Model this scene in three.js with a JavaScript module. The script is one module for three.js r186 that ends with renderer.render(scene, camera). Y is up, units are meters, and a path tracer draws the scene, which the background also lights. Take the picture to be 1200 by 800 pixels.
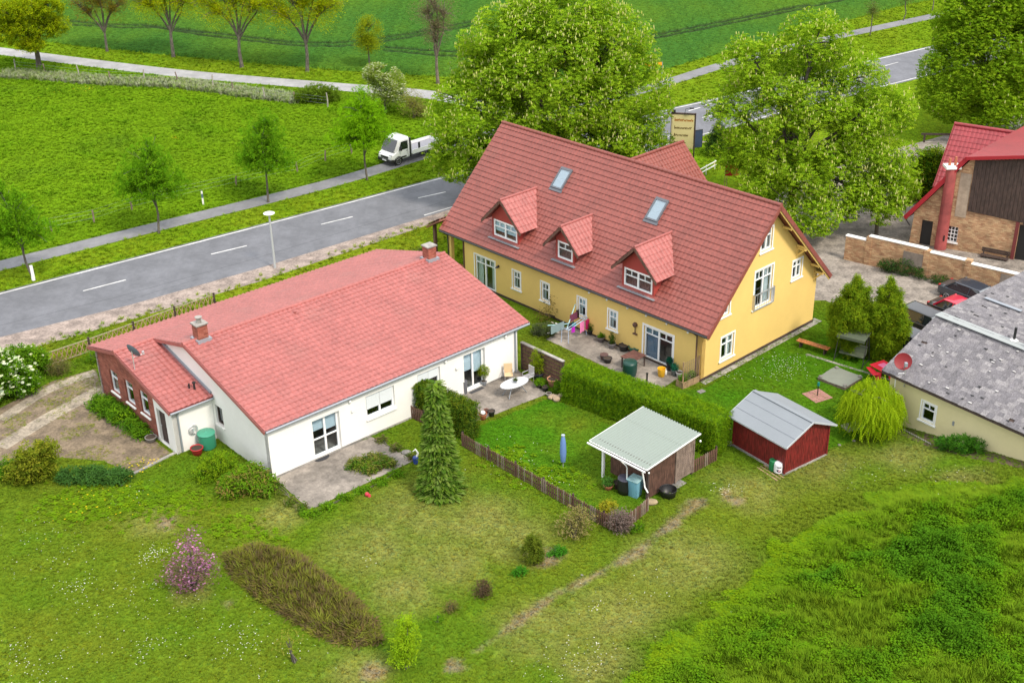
import * as THREE from 'three';
import { mergeGeometries } from 'three/addons/utils/BufferGeometryUtils.js';
import { RoundedBoxGeometry } from 'three/addons/geometries/RoundedBoxGeometry.js';
import { ImprovedNoise } from 'three/addons/math/ImprovedNoise.js';

// ---------------------------------------------------------------- camera, sky, sun, exposure
const scene = new THREE.Scene();
const camera = new THREE.PerspectiveCamera(30.6139, 1024 / 682, 0.5, 6000);
camera.position.set(0, 35, 0);
camera.rotation.order = 'YXZ';
camera.rotation.set(-0.46857, 0, -0.01892);
const renderer = new THREE.WebGLRenderer({ antialias: true });
renderer.setSize(1024, 682);
renderer.toneMapping = THREE.LinearToneMapping;
renderer.toneMappingExposure = 2.5;
renderer.shadowMap.enabled = true;
{ // bright overcast sky: a smooth cloud layer, a little darker towards the horizon
  const w = 64, h = 32, d = new Float32Array(w * h * 4);
  for (let j = 0; j < h; j++) for (let i = 0; i < w; i++) {
    const el = Math.sin(((j + 0.5) / h - 0.5) * Math.PI), k = el > 0 ? 0.54 + 0.21 * el : 0.24;
    d.set([k * 0.97, k * 0.99, k * 1.03, 1], (j * w + i) * 4);
  }
  const sky = new THREE.DataTexture(d, w, h, THREE.RGBAFormat, THREE.FloatType);
  sky.mapping = THREE.EquirectangularReflectionMapping; sky.magFilter = THREE.LinearFilter; sky.needsUpdate = true;
  scene.background = sky; scene.environment = sky;
}
const sun = new THREE.DirectionalLight(0xfff3e2, 1.5);
sun.position.set(62, 112, 2); sun.target.position.set(2, 0, -70);
sun.castShadow = true; sun.shadow.radius = 20; sun.shadow.mapSize.set(2048, 2048);
Object.assign(sun.shadow.camera, { left: -90, right: 90, top: 90, bottom: -90, near: 10, far: 320 });
scene.add(sun, sun.target);

// ---------------------------------------------------------------- helpers
let seed = 20240517;
const rnd = () => { seed = (seed + 0x6D2B79F5) | 0; let t = Math.imul(seed ^ (seed >>> 15), 1 | seed); t = (t + Math.imul(t ^ (t >>> 7), 61 | t)) ^ t; return ((t ^ (t >>> 14)) >>> 0) / 4294967296; };
const R = (a, b) => a + (b - a) * rnd();
const gauss = () => (rnd() + rnd() + rnd() - 1.5) * 1.15;
const V = (x, y, z) => new THREE.Vector3(x, y, z);
const clamp = (x, a = 0, b = 1) => Math.min(b, Math.max(a, x));
const smooth = (a, b, x) => { const t = clamp((x - a) / (b - a)); return t * t * (3 - 2 * t); };
const lerp = (a, b, t) => a + (b - a) * t;
const mix3 = (a, b, t) => [lerp(a[0], b[0], t), lerp(a[1], b[1], t), lerp(a[2], b[2], t)];
const perlin = new ImprovedNoise();
const N2 = (x, z, s = 0) => perlin.noise(x + 37.13, s + 0.37, z + 11.7);
const fbm = (x, z, s = 0) => N2(x, z, s) * 0.55 + N2(x * 2.1, z * 2.1, s + 3) * 0.28 + N2(x * 4.3, z * 4.3, s + 7) * 0.17;
function terrain(x, z) {          // the ground is flat but for a bank that rises past the yellow outbuilding
  const t = (x - 20.3) * 0.692 + (z + 58.7) * 0.722;
  return t < -1 ? 0 : t < 1 ? 0.176 * (t + 1) * (t + 1) / 4 : t < 10 ? 0.176 * t : 1.76 + 0.06 * (t - 10);
}
const inPoly = (P, x, z) => { let c = false; for (let i = 0, j = P.length - 1; i < P.length; j = i++) { const [xi, zi] = P[i], [xj, zj] = P[j]; if ((zi > z) !== (zj > z) && x < (xj - xi) * (z - zi) / (zj - zi) + xi) c = !c; } return c; };
const segDist = (x, z, a, b) => { const dx = b[0] - a[0], dz = b[1] - a[1], t = clamp(((x - a[0]) * dx + (z - a[1]) * dz) / (dx * dx + dz * dz)); return Math.hypot(x - a[0] - dx * t, z - a[1] - dz * t); };
const lineDist = (x, z, L) => { let m = 1e9; for (let i = 0; i < L.length - 1; i++) m = Math.min(m, segDist(x, z, L[i], L[i + 1])); return m; };

// textures: periodic value noise
function lattice(n, s) { const a = new Float32Array(n * n); let k = s * 7919 + 13; for (let i = 0; i < n * n; i++) { k = (Math.imul(k, 1664525) + 1013904223) >>> 0; a[i] = k / 4294967296; } return a; }
function pnoise(cells, s) { const L = lattice(cells, s); return (u, v) => { const x = u * cells, y = v * cells, i = Math.floor(x), j = Math.floor(y), a = x - i, b = y - j, A = a * a * (3 - 2 * a), B = b * b * (3 - 2 * b), m = q => ((q % cells) + cells) % cells; const g = (p, q) => L[m(q) * cells + m(p)]; return lerp(lerp(g(i, j), g(i + 1, j), A), lerp(g(i, j + 1), g(i + 1, j + 1), A), B); }; }
function tex(size, fn, srgb = false, metres = 4) {
  const d = new Uint8Array(size * size * 4);
  for (let j = 0; j < size; j++) for (let i = 0; i < size; i++) { const c = fn(i / size, j / size), k = (j * size + i) * 4; for (let q = 0; q < 3; q++) d[k + q] = clamp(c[q]) * 255; d[k + 3] = 255; }
  const t = new THREE.DataTexture(d, size, size); t.wrapS = t.wrapT = THREE.RepeatWrapping; t.magFilter = THREE.LinearFilter; t.minFilter = THREE.LinearMipmapLinearFilter; t.generateMipmaps = true;
  if (srgb) t.colorSpace = THREE.SRGBColorSpace; t.repeat.set(1 / metres, 1 / metres); t.needsUpdate = true; return t;
}
const grey = (size, cells, amp, base, metres, s = 1) => { const ns = cells.map((c, i) => pnoise(c, s * 31 + i)); return tex(size, (u, v) => { let h = 0, w = 0; ns.forEach((n, i) => { const k = 1 / (1 + i * 0.35); h += n(u, v) * k; w += k; }); const g = base + (h / w - 0.5) * amp; return [g, g, g]; }, true, metres); };
const T = {
  grass: (() => { const a = pnoise(24, 1), b = pnoise(70, 2), c = pnoise(220, 3); return tex(512, (u, v) => { const k = 0.86 + (a(u, v) - 0.5) * 0.22 + (b(u, v) - 0.5) * 0.3 + (c(u, v) - 0.5) * 0.5, w = b(v, u) - 0.5; return [k * (1 + 0.16 * w), k, k * (1 - 0.3 * w)]; }, true, 7); })(),
  asphalt: grey(512, [6, 24, 128, 256], 0.28, 0.9, 6, 2),
  gravel: grey(512, [8, 40, 120, 256], 0.75, 0.85, 4, 3),
  plaster: grey(512, [4, 12, 60, 200], 0.07, 0.97, 5, 4),
  dirt: grey(256, [3, 7, 20, 60], 0.5, 0.86, 5.3, 5),
  paving: grey(512, [5, 16, 50, 160], 0.62, 0.84, 5, 6),
  wood: (() => { const a = pnoise(90, 7), b = pnoise(8, 8); return tex(256, (u, v) => { const k = 0.85 + (a(u, v * 0.06) - 0.5) * 0.4 + (b(u, v) - 0.5) * 0.2; return [k, k, k]; }, true, 1.4); })(),
  tile: (() => { const a = pnoise(6, 11), b = pnoise(26, 12), c = pnoise(90, 13); return tex(512, (u, v) => { const k = 0.9 + (a(u, v) - 0.5) * 0.05 + (b(u, v) - 0.5) * 0.07 + (c(u, v) - 0.5) * 0.12, g = Math.max(0, a(v, u) - 0.7) * 0.4; return [k - g * 0.25, k + g * 0.15, k + g * 0.1]; }, true, 7.3); })(),
  brick: (() => { const a = pnoise(64, 21), b = pnoise(9, 22), c = pnoise(140, 23); return tex(512, (u, v) => { const row = Math.floor(v * 32), x = u * 12 + (row % 2) * 0.5, fx = x - Math.floor(x), fy = v * 32 - row, joint = fx < 0.05 || fy < 0.14; const t = a((Math.floor(x) % 12) / 12 + 0.01, row / 32 + 0.01), k = 0.72 + t * 0.3 + (b(u, v) - 0.5) * 0.2 + (c(u, v) - 0.5) * 0.15; return joint ? [0.8, 0.8, 0.78].map(q => q * (0.85 + 0.2 * b(u, v))) : [k, k * (0.86 + 0.2 * t), k * (0.8 + 0.2 * t)]; }, true, 3); })(),
  slate: (() => { const a = pnoise(9, 31), b = pnoise(40, 32), c = pnoise(150, 33); return tex(512, (u, v) => { const k = 0.86 + (a(u, v) - 0.5) * 0.06 + (b(u, v) - 0.5) * 0.1 + (c(u, v) - 0.5) * 0.25; return [k, k * 0.985, k * 0.99]; }, true, 5); })(),
};
const rgb = (r, g, b) => new THREE.Color().setRGB(r, g, b);
const mat = (c, rough = 0.8, o = {}) => new THREE.MeshStandardMaterial({ color: Array.isArray(c) ? rgb(...c) : new THREE.Color(c), roughness: rough, side: THREE.DoubleSide, ...o });
const tmat = (c, rough, t, bump = 0, o = {}) => { const m = mat(c, rough, { map: t, ...(bump ? { bumpMap: t, bumpScale: bump } : {}), ...o }); m.userData.metric = true; return m; };
const leafMat = (c, tr = 0.5) => new THREE.MeshPhysicalMaterial({ color: rgb(...c), roughness: 0.95, specularIntensity: 0.04, transmission: tr, thickness: 0, side: THREE.DoubleSide });
const M = {
  white: mat([0.82, 0.82, 0.80], 0.5), frame: mat([0.84, 0.84, 0.84], 0.35), whitePlaster: tmat([0.84, 0.83, 0.80], 0.9, T.plaster, 0.003),
  yellow: tmat([0.79, 0.555, 0.175], 0.9, T.plaster, 0.003), cream: tmat([0.72, 0.64, 0.36], 0.9, T.plaster, 0.004),
  glass: new THREE.MeshPhysicalMaterial({ color: rgb(0.86, 0.92, 0.95), roughness: 0.02, transmission: 1, thickness: 0, ior: 1.5, side: THREE.DoubleSide }),
  tileRed: tmat([0.29, 0.079, 0.062], 0.48, T.tile, 0.002), tilePink: tmat([0.43, 0.135, 0.122], 0.5, T.tile, 0.001), tileBarn: tmat([0.36, 0.045, 0.055], 0.4, T.tile, 0.001), tileOld: tmat([0.28, 0.11, 0.07], 0.8, T.tile, 0.004),
  redPaint: tmat([0.36, 0.05, 0.04], 0.7, T.plaster, 0.002), zinc: mat([0.30, 0.33, 0.37], 0.45, { metalness: 0.3 }), darkMetal: mat([0.05, 0.05, 0.055], 0.4, { metalness: 0.4 }),
  brickRed: tmat([0.36, 0.12, 0.09], 0.9, T.brick, 0.006), brickYellow: tmat([0.60, 0.40, 0.25], 0.9, T.brick, 0.006),
  shedRed: tmat([0.23, 0.016, 0.015], 0.65, T.wood, 0.003), felt: tmat([0.225, 0.25, 0.275], 0.85, T.plaster, 0.002),
  woodBrown: tmat([0.17, 0.085, 0.06], 0.8, T.wood, 0.004), woodDark: tmat([0.085, 0.055, 0.045], 0.85, T.wood, 0.005), woodGrey: tmat([0.30, 0.22, 0.18], 0.85, T.wood, 0.004), woodLight: tmat([0.45, 0.30, 0.17], 0.8, T.wood, 0.003), woodOrange: tmat([0.52, 0.19, 0.06], 0.7, T.wood, 0.003),
  asphalt: tmat([0.175, 0.182, 0.205], 0.9, T.asphalt, 0.006), path: tmat([0.22, 0.222, 0.235], 0.9, T.asphalt, 0.006), lane: tmat([0.38, 0.38, 0.39], 0.9, T.asphalt, 0.006), gravelPink: tmat([0.37, 0.30, 0.262], 1, T.gravel, 0.015),
  gravel: tmat([0.235, 0.18, 0.12], 1, T.gravel, 0.02), yard: tmat([0.33, 0.29, 0.25], 1, T.gravel, 0.015), patio: tmat([0.33, 0.29, 0.25], 0.9, T.paving, 0.006), soil: tmat([0.13, 0.09, 0.06], 1, T.gravel, 0.03), concrete: tmat([0.42, 0.40, 0.37], 0.9, T.paving, 0.004),
  linePaint: tmat([0.72, 0.72, 0.72], 0.7, T.dirt), bark: tmat([0.13, 0.11, 0.085], 0.95, T.wood, 0.02), barkGrey: tmat([0.16, 0.14, 0.115], 0.95, T.wood, 0.015), interior: mat([0.25, 0.21, 0.18], 0.9),
  slate: tmat([0.36, 0.34, 0.37], 0.8, T.slate, 0.012), black: mat([0.015, 0.015, 0.016], 0.45), tyre: mat([0.018, 0.018, 0.018], 0.85), rim: mat([0.45, 0.45, 0.47], 0.3, { metalness: 0.8 }), terracotta: mat([0.42, 0.14, 0.075], 0.85), blind: mat([0.66, 0.70, 0.73], 0.7), blindBlue: mat([0.17, 0.22, 0.29], 0.7), curtain: mat([0.75, 0.74, 0.70], 0.9), greenPlastic: mat([0.02, 0.13, 0.08], 0.45), silver: mat([0.6, 0.6, 0.62], 0.35, { metalness: 0.6 }),
};

// geometry helpers (all non-indexed with position, normal, uv)
const ni = g => { const q = g.index ? g.toNonIndexed() : g; for (const k of Object.keys(q.attributes)) if (!['position', 'normal', 'uv'].includes(k)) q.deleteAttribute(k); return q; };
const bx = (x0, x1, y0, y1, z0, z1) => { const g = new THREE.BoxGeometry(Math.abs(x1 - x0), Math.abs(y1 - y0), Math.abs(z1 - z0)); g.translate((x0 + x1) / 2, (y0 + y1) / 2, (z0 + z1) / 2); return ni(g); };
const rbx = (x0, x1, y0, y1, z0, z1, r = 0.03) => { const g = new RoundedBoxGeometry(x1 - x0, y1 - y0, z1 - z0, 2, r); g.translate((x0 + x1) / 2, (y0 + y1) / 2, (z0 + z1) / 2); return ni(g); };
const cyl = (r0, r1, h, x = 0, y = 0, z = 0, n = 12, open = false) => { const g = new THREE.CylinderGeometry(r1, r0, h, n, 1, open); g.translate(x, y + h / 2, z); return ni(g); };
const sph = (r, x, y, z, n = 10) => { const g = new THREE.SphereGeometry(r, n, Math.max(6, n * 0.7 | 0)); g.translate(x, y, z); return ni(g); };
const lathe = (pts, x = 0, y = 0, z = 0, n = 16) => { const g = new THREE.LatheGeometry(pts.map(p => new THREE.Vector2(...p)), n); g.translate(x, y, z); return ni(g); };
const bar = (p, q, r0, r1 = r0, n = 6) => { const a = V(...p), b = V(...q), d = b.clone().sub(a), L = d.length(), g = new THREE.CylinderGeometry(r1, r0, L, n, 1); g.translate(0, L / 2, 0); g.applyQuaternion(new THREE.Quaternion().setFromUnitVectors(V(0, 1, 0), d.normalize())); g.translate(a.x, a.y, a.z); return ni(g); };
const beam = (p, q, w, h) => { const a = V(...p), b = V(...q), d = b.clone().sub(a), L = d.length(), g = new THREE.BoxGeometry(w, h, L); const m = new THREE.Matrix4().lookAt(b, a, Math.abs(d.y) / L > 0.98 ? V(1, 0, 0) : V(0, 1, 0)); g.applyMatrix4(m); g.translate((a.x + b.x) / 2, (a.y + b.y) / 2, (a.z + b.z) / 2); return ni(g); };
function tube(pts, radii, n = 7) {
  const P = pts.map(p => p.isVector3 ? p : V(...p)), pos = [], idx = [], uv = []; let len = 0; let ref = V(0.31, 0.2, 0.93);
  P.forEach((p, i) => { const d = P[Math.min(i + 1, P.length - 1)].clone().sub(P[Math.max(i - 1, 0)]).normalize(); const a = ref.clone().addScaledVector(d, -ref.dot(d)).normalize(); ref = a; const b = d.clone().cross(a); if (i) len += p.distanceTo(P[i - 1]);
    for (let k = 0; k <= n; k++) { const t = k / n * Math.PI * 2, r = radii[i]; pos.push(p.x + (a.x * Math.cos(t) + b.x * Math.sin(t)) * r, p.y + (a.y * Math.cos(t) + b.y * Math.sin(t)) * r, p.z + (a.z * Math.cos(t) + b.z * Math.sin(t)) * r); uv.push(k / n * 0.6, len); } });
  for (let i = 0; i < P.length - 1; i++) for (let k = 0; k < n; k++) { const q = i * (n + 1) + k; idx.push(q, q + 1, q + n + 1, q + 1, q + n + 2, q + n + 1); }
  const g = new THREE.BufferGeometry(); g.setAttribute('position', new THREE.Float32BufferAttribute(pos, 3)); g.setAttribute('uv', new THREE.Float32BufferAttribute(uv, 2)); g.setIndex(idx); g.computeVertexNormals(); return ni(g);
}
function flipIfMirrored(g, m) { if (m.determinant() < 0) { for (const k of ['position', 'normal', 'uv']) { const a = g.attributes[k], s = a.itemSize; for (let t = 0; t < a.count; t += 3) for (let q = 0; q < s; q++) { const A = a.array, i1 = (t + 1) * s + q, i2 = (t + 2) * s + q, v = A[i1]; A[i1] = A[i2]; A[i2] = v; } } } return g; }
const xf = (g, m) => flipIfMirrored(g.clone().applyMatrix4(m), m);
function quad(a, b, c, d) { const g = new THREE.BufferGeometry(); g.setAttribute('position', new THREE.Float32BufferAttribute([...a, ...b, ...c, ...a, ...c, ...d], 3)); g.setAttribute('uv', new THREE.Float32BufferAttribute([0, 0, 1, 0, 1, 1, 0, 0, 1, 1, 0, 1], 2)); g.computeVertexNormals(); return g; }
function tris(list) { const g = new THREE.BufferGeometry(); g.setAttribute('position', new THREE.Float32BufferAttribute(list.flat(2), 3)); g.setAttribute('uv', new THREE.Float32BufferAttribute(new Array(list.length * 6).fill(0), 2)); g.computeVertexNormals(); return g; }
const merge = L => L.length === 1 ? L[0] : mergeGeometries(L.map(ni), false);
function metricUV(g) { const p = g.attributes.position, n = g.attributes.normal, uv = new Float32Array(p.count * 2); for (let i = 0; i < p.count; i++) { const ax = Math.abs(n.getX(i)), ay = Math.abs(n.getY(i)), az = Math.abs(n.getZ(i)); const x = p.getX(i), y = p.getY(i), z = p.getZ(i); if (ay > ax && ay > az) { uv[2 * i] = x; uv[2 * i + 1] = z; } else if (ax > az) { uv[2 * i] = z; uv[2 * i + 1] = y; } else { uv[2 * i] = x; uv[2 * i + 1] = y; } } g.setAttribute('uv', new THREE.BufferAttribute(uv, 2)); return g; }

// objects
const used = {};
const numbered = n => { used[n] = (used[n] || 0) + 1; return used[n] === 1 ? n : n + '_' + String(used[n] - 1).padStart(3, '0'); };
const setData = (o, label, category, group, kind) => { o.userData.label = label; if (category) o.userData.category = category; if (group) o.userData.group = group; if (kind) o.userData.kind = kind; return o; };
function thing(name, label, category, pos = [0, 0, 0], turn = 0, group) { const o = new THREE.Group(); o.name = numbered(name); o.position.set(...pos); o.rotation.y = turn; scene.add(o); return setData(o, label, category, group); }
function part(name, geos, m, parent, keepUV = false) { let g = Array.isArray(geos) ? merge(geos) : ni(geos); if (m.userData.metric && !keepUV) g = metricUV(g); const o = new THREE.Mesh(g, m); o.name = name; o.castShadow = o.receiveShadow = true; parent.add(o); return o; }
function solo(name, geos, m, label, category, pos = [0, 0, 0], turn = 0, group) { const o = part(name, geos, m, scene); o.name = numbered(name); o.position.set(...pos); o.rotation.y = turn; return setData(o, label, category, group); }
function structure(name, geos, m, keepUV) { const o = part(name, geos, m, scene, keepUV); o.name = numbered(name); o.userData.kind = 'structure'; return o; }
const dummy = new THREE.Object3D();
// items: [x,y,z, scale, rotY, tiltX, tiltZ, [r,g,b], scaleY]
function instances(name, geo, m, items, parent, label, category) {
  const o = new THREE.InstancedMesh(geo, m, items.length); o.name = parent === scene ? numbered(name) : name;
  items.forEach((t, i) => { dummy.position.set(t[0], t[1], t[2]); dummy.rotation.set(t[5] || 0, t[4] || 0, t[6] || 0, 'YXZ'); dummy.scale.set(t[3], t[8] || t[3], t[3]); dummy.updateMatrix(); o.setMatrixAt(i, dummy.matrix); if (t[7]) o.setColorAt(i, rgb(...t[7])); });
  o.castShadow = o.receiveShadow = true; o.userData.kind = 'stuff'; parent.add(o); if (label) setData(o, label, category); return o;
}
const at = (p, y = 0) => [p[0], terrain(p[0], p[1]) + y, p[1]];
const heading = (a, b) => Math.atan2(-(b[1] - a[1]), b[0] - a[0]);      // turn that lays local +x along a -> b

// a sheet over a polygon, draped on the terrain
function sheet(poly, y, step = 0) {
  const s = new THREE.Shape(poly.map(([x, z]) => new THREE.Vector2(x, -z))), g = new THREE.ShapeGeometry(s); g.rotateX(-Math.PI / 2); const p = g.attributes.position;
  for (let i = 0; i < p.count; i++) p.setY(i, terrain(p.getX(i), p.getZ(i)) + y); g.computeVertexNormals(); return ni(g);
}
// a strip of given width along a polyline; off shifts it sideways (to the right of travel)
function strip(line, width, y, off = 0) {
  const pos = [], L = [], Rr = [];
  line.forEach((p, i) => { const a = line[Math.max(0, i - 1)], b = line[Math.min(line.length - 1, i + 1)], d = Math.hypot(b[0] - a[0], b[1] - a[1]), nx = -(b[1] - a[1]) / d, nz = (b[0] - a[0]) / d; const w0 = off - width / 2, w1 = off + width / 2; L.push([p[0] + nx * w0, y, p[1] + nz * w0]); Rr.push([p[0] + nx * w1, y, p[1] + nz * w1]); });
  for (let i = 0; i < line.length - 1; i++) pos.push([L[i], Rr[i], Rr[i + 1]], [L[i], Rr[i + 1], L[i + 1]]);
  const g = tris(pos), n = g.attributes.normal; if (n.getY(0) < 0) { for (const k of ['position', 'normal']) { const A = g.attributes[k].array; for (let t = 0; t < A.length; t += 9) for (let q = 0; q < 3; q++) { const v = A[t + 3 + q]; A[t + 3 + q] = A[t + 6 + q]; A[t + 6 + q] = v; } } g.computeVertexNormals(); } return g;
}
function resample(line, step) { const out = [line[0]]; for (let i = 0; i < line.length - 1; i++) { const a = line[i], b = line[i + 1], n = Math.max(1, Math.round(Math.hypot(b[0] - a[0], b[1] - a[1]) / step)); for (let k = 1; k <= n; k++) out.push([lerp(a[0], b[0], k / n), lerp(a[1], b[1], k / n)]); } return out; }
const spline = (pts, n) => new THREE.CatmullRomCurve3(pts.map(([x, z]) => V(x, 0, z)), false, 'centripetal').getSpacedPoints(n).map(p => [p.x, p.z]);

// ---------------------------------------------------------------- the setting: ground, roads, field
const roadUp = [[-95, -33.4], [-62, -58.0], [-35.04, -78.13], [-25.08, -85.56], [-13.48, -94.2], [-4.05, -101.4], [6, -110.6], [15.72, -118.9], [20.86, -122.2], [39.55, -135.76], [44.19, -138.84], [75, -160], [140, -204]];
const roadLow = [[-95, -25], [-62, -49.7], [-32.53, -71.11], [-25.49, -75.6], [-17.95, -81.3], [-6.43, -90.9], [5, -100.2], [16.41, -108.84], [27, -117], [40.31, -126.24], [75, -150], [140, -194]];
const roadPoly = [...roadUp, ...roadLow.slice().reverse()];
const gravelLow = [[-95, -21.8], [-62, -46.6], [-29.77, -69.5], [-24.86, -73.3], [-17.51, -79.0], [-10.48, -85.3], [-6.04, -89.3], [4, -97.6], [12, -103.6], [18, -108.3]];
const shoulderPoly = [...roadLow.slice(0, 8).map(p => [p[0] - 0.1, p[1] - 0.1]), ...gravelLow.slice().reverse()];
const footLine = spline([[-95, -38], [-62, -63.6], [-36.7, -82.7], [-26.25, -90.5], [-14.1, -99.7], [-6.9, -106.6], [3, -116], [16, -127.6], [23.4, -134.8], [35.9, -144.8], [52.7, -156.4], [95, -185]], 120);
const laneLine = spline([[-130, -183], [-80, -158.5], [-60.5, -148], [-37, -136.3], [-27, -132.4], [-17.5, -129.0], [-8, -125.4], [-1.5, -120], [1.5, -114.5]], 90);
const driveway = [[-29.25, -61.97], [-27.32, -65.03], [-25.13, -66.55], [-23.59, -62.94], [-21.52, -60.34], [-18.29, -56.73], [-19.67, -54.70], [-21.74, -56.09], [-24.61, -56.61], [-27.07, -55.86], [-40, -50], [-44, -54], [-33, -62.5]];
const patioA = [[-12.37, -54.12], [-7.72, -58.00], [-5.26, -55.51], [-10.12, -51.14]];
const patioB = [[-4.41, -61.22], [0.27, -65.43], [1.95, -62.35], [-0.07, -60.86], [-1.83, -59.51], [-2.67, -59.27]];
const terraceY = [[2.13, -69.29], [3.72, -71.40], [9.97, -64.29], [8.31, -62.41]];
const gardenBed = [[-8.70, -55.46], [-7.25, -56.25], [-6.10, -55.37], [-7.49, -54.04]];
const yardPoly = [[26.00, -88.08], [28.45, -87.61], [33, -85.6], [46, -77], [44, -70], [30, -66], [22.5, -64.4], [23.33, -68.17], [22.07, -72.11], [20.71, -74.25], [19.82, -74.29], [17.2, -76.5], [20, -85]];
const parkYard = [[19, -90], [24, -83.5], [29.5, -85.0], [60, -62], [80, -96], [52, -117], [33, -104.5], [24, -98]];
const wallStrip = [[20.42, -58.16], [22.29, -55.93], [25.19, -52.09], [24.91, -51.39], [23.05, -53.09], [21.51, -54.88], [20.41, -57.05]];
const houseY = [[10.9, -63.45], [19.1, -71.07], [3.7, -87.67], [-4.5, -80.05]];
const houseW = [[-12.4, -54], [0.33, -65.25], [-9.3, -76.1], [-22, -64.8]];
const HARD = [roadPoly, shoulderPoly, driveway, patioA, patioB, terraceY, yardPoly, parkYard, houseY, houseW];
const onHard = (x, z) => HARD.some(P => inPoly(P, x, z)) || lineDist(x, z, footLine) < 1.0 || lineDist(x, z, laneLine) < 1.45;

// what grows where (linear base colours)
const C = { lawn: [0.135, 0.188, 0.014], lush: [0.096, 0.188, 0.010], inner: [0.066, 0.190, 0.008], meadow: [0.140, 0.262, 0.008], dry: [0.235, 0.232, 0.062], weed: [0.055, 0.170, 0.008], soil: [0.24, 0.175, 0.115], verge: [0.165, 0.245, 0.010], rough: [0.18, 0.22, 0.012] };
const innerGarden = [[-5.93, -60.89], [-1.96, -58.87], [1.88, -61.76], [2.83, -61.33], [7.17, -56.76], [10.57, -55.78], [8.24, -52.63], [4.64, -49.08]];
const rightGarden = [[11.04, -62.70], [19.24, -70.98], [20.21, -68.30], [22.25, -63.81], [20.20, -57.88], [15.96, -55.41], [11.53, -56.18], [10.97, -58.40], [8.27, -62.11]];
const moundCore = [[0, -34.5], [4.29, -37.76], [8.08, -41.75], [11.57, -45.73], [14.65, -49.04], [18.92, -50.59], [24.39, -50.03], [40, -46], [40, -20], [0, -20]], moundRim = moundCore.slice(1, 7);
const onMound = (x, z) => { const d = lineDist(x, z, moundRim), s = inPoly(moundCore, x, z) ? d : -d; return s + 2.4 * fbm(x * 0.3, z * 0.3, 12) + 0.7 * N2(x * 1.3, z * 1.3, 14) - 0.2 > 0; };
const meadowPoly = [[-110, -40], [-62, -65], ...footLine.filter(p => p[0] > -62 && p[0] < 0), [-2, -118], [-9, -124], [-18, -127.5], [-37, -134.6], [-60, -146], [-110, -170]];
const track = [[-1.67, -40.65], [-0.23, -42.07], [1.28, -43.69], [3.67, -45.68], [5.56, -47.16], [8.14, -50.24], [9.19, -51.23]];
const dryBlobs = [[[-4.34, -50.80], 3.6], [[-1.82, -50.00], 3.2], [[-6.61, -48.07], 3.2], [[-3.34, -46.66], 2.8], [[-0.18, -48.55], 2.6], [[1.22, -41.76], 2.6], [[4.20, -42.68], 3.0], [[7.61, -46.23], 3.2], [[3.21, -39.11], 2.4], [[11.80, -52.13], 2.4], [[15.70, -54.29], 2.4], [[20.00, -54.17], 2.2], [[21.97, -51.16], 1.6], [[-5.17, -44.84], 2.2], [[-11.49, -51.04], 2.0], [[-17.66, -50.51], 1.6], [[-14.40, -45.11], 1.4], [[-6.53, -39.34], 2.0]];
const soilBlobs = [[[-5.84, -39.42], 0.7], [[-2.70, -39.64], 0.5], [[-12.84, -43.99], 0.5], [[1.39, -47.03], 0.9], [[10.52, -52.17], 0.5], [[10.78, -51.18], 0.4], [[-25.71, -60.03], 0.4], [[-16.96, -50.20], 0.4]];
function groundColour(x, z) {
  const n1 = fbm(x * 0.16, z * 0.16, 1), n2 = fbm(x * 0.55, z * 0.55, 5), n3 = N2(x * 1.7, z * 1.7, 9);
  let c = mix3(C.lawn, C.lush, clamp(0.42 + n1 * 1.3 + n2 * 0.5));
  if (inPoly(innerGarden, x, z)) c = mix3(C.inner, C.lawn, clamp(0.2 + n1 + n2 * 0.6));
  else if (inPoly(rightGarden, x, z)) c = mix3(C.inner, C.lush, clamp(0.35 + n1 + n2));
  else if (inPoly(meadowPoly, x, z)) c = mix3(C.meadow, C.lush, clamp(0.12 + n1 * 1.2 + n2 * 0.7));
  else if (z > -76) {
    let d = 0; for (const [p, r] of dryBlobs) d = Math.max(d, 1 - smooth(r * 0.25, r * 1.25, Math.hypot(x - p[0], z - p[1]) + n2 * 1.6));
    c = mix3(c, C.dry, clamp(d * (0.66 + n2 * 0.6 + n3 * 0.2)));
    let s = 0.8 * (1 - smooth(0.05, 0.45, lineDist(x, z, track) + n2 * 0.55 + n3 * 0.25 + Math.max(0, n1) * 0.8));
    for (const [p, r] of soilBlobs) s = Math.max(s, 0.8 * (1 - smooth(r * 0.4, r, Math.hypot(x - p[0], z - p[1]) + n2 * 0.8)));
    c = mix3(c, C.soil, clamp(s));
    if (onMound(x, z)) c = mix3(C.weed, C.meadow, clamp(0.25 + n2));
  } else c = mix3(C.verge, C.meadow, clamp(0.45 + n1 + n2));
  if (lineDist(x, z, gravelLow) < 3.2 && !inPoly(meadowPoly, x, z) && x < -3) c = mix3(c, C.rough, clamp(0.55 + n2 * 1.2));
  return c;
}
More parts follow.
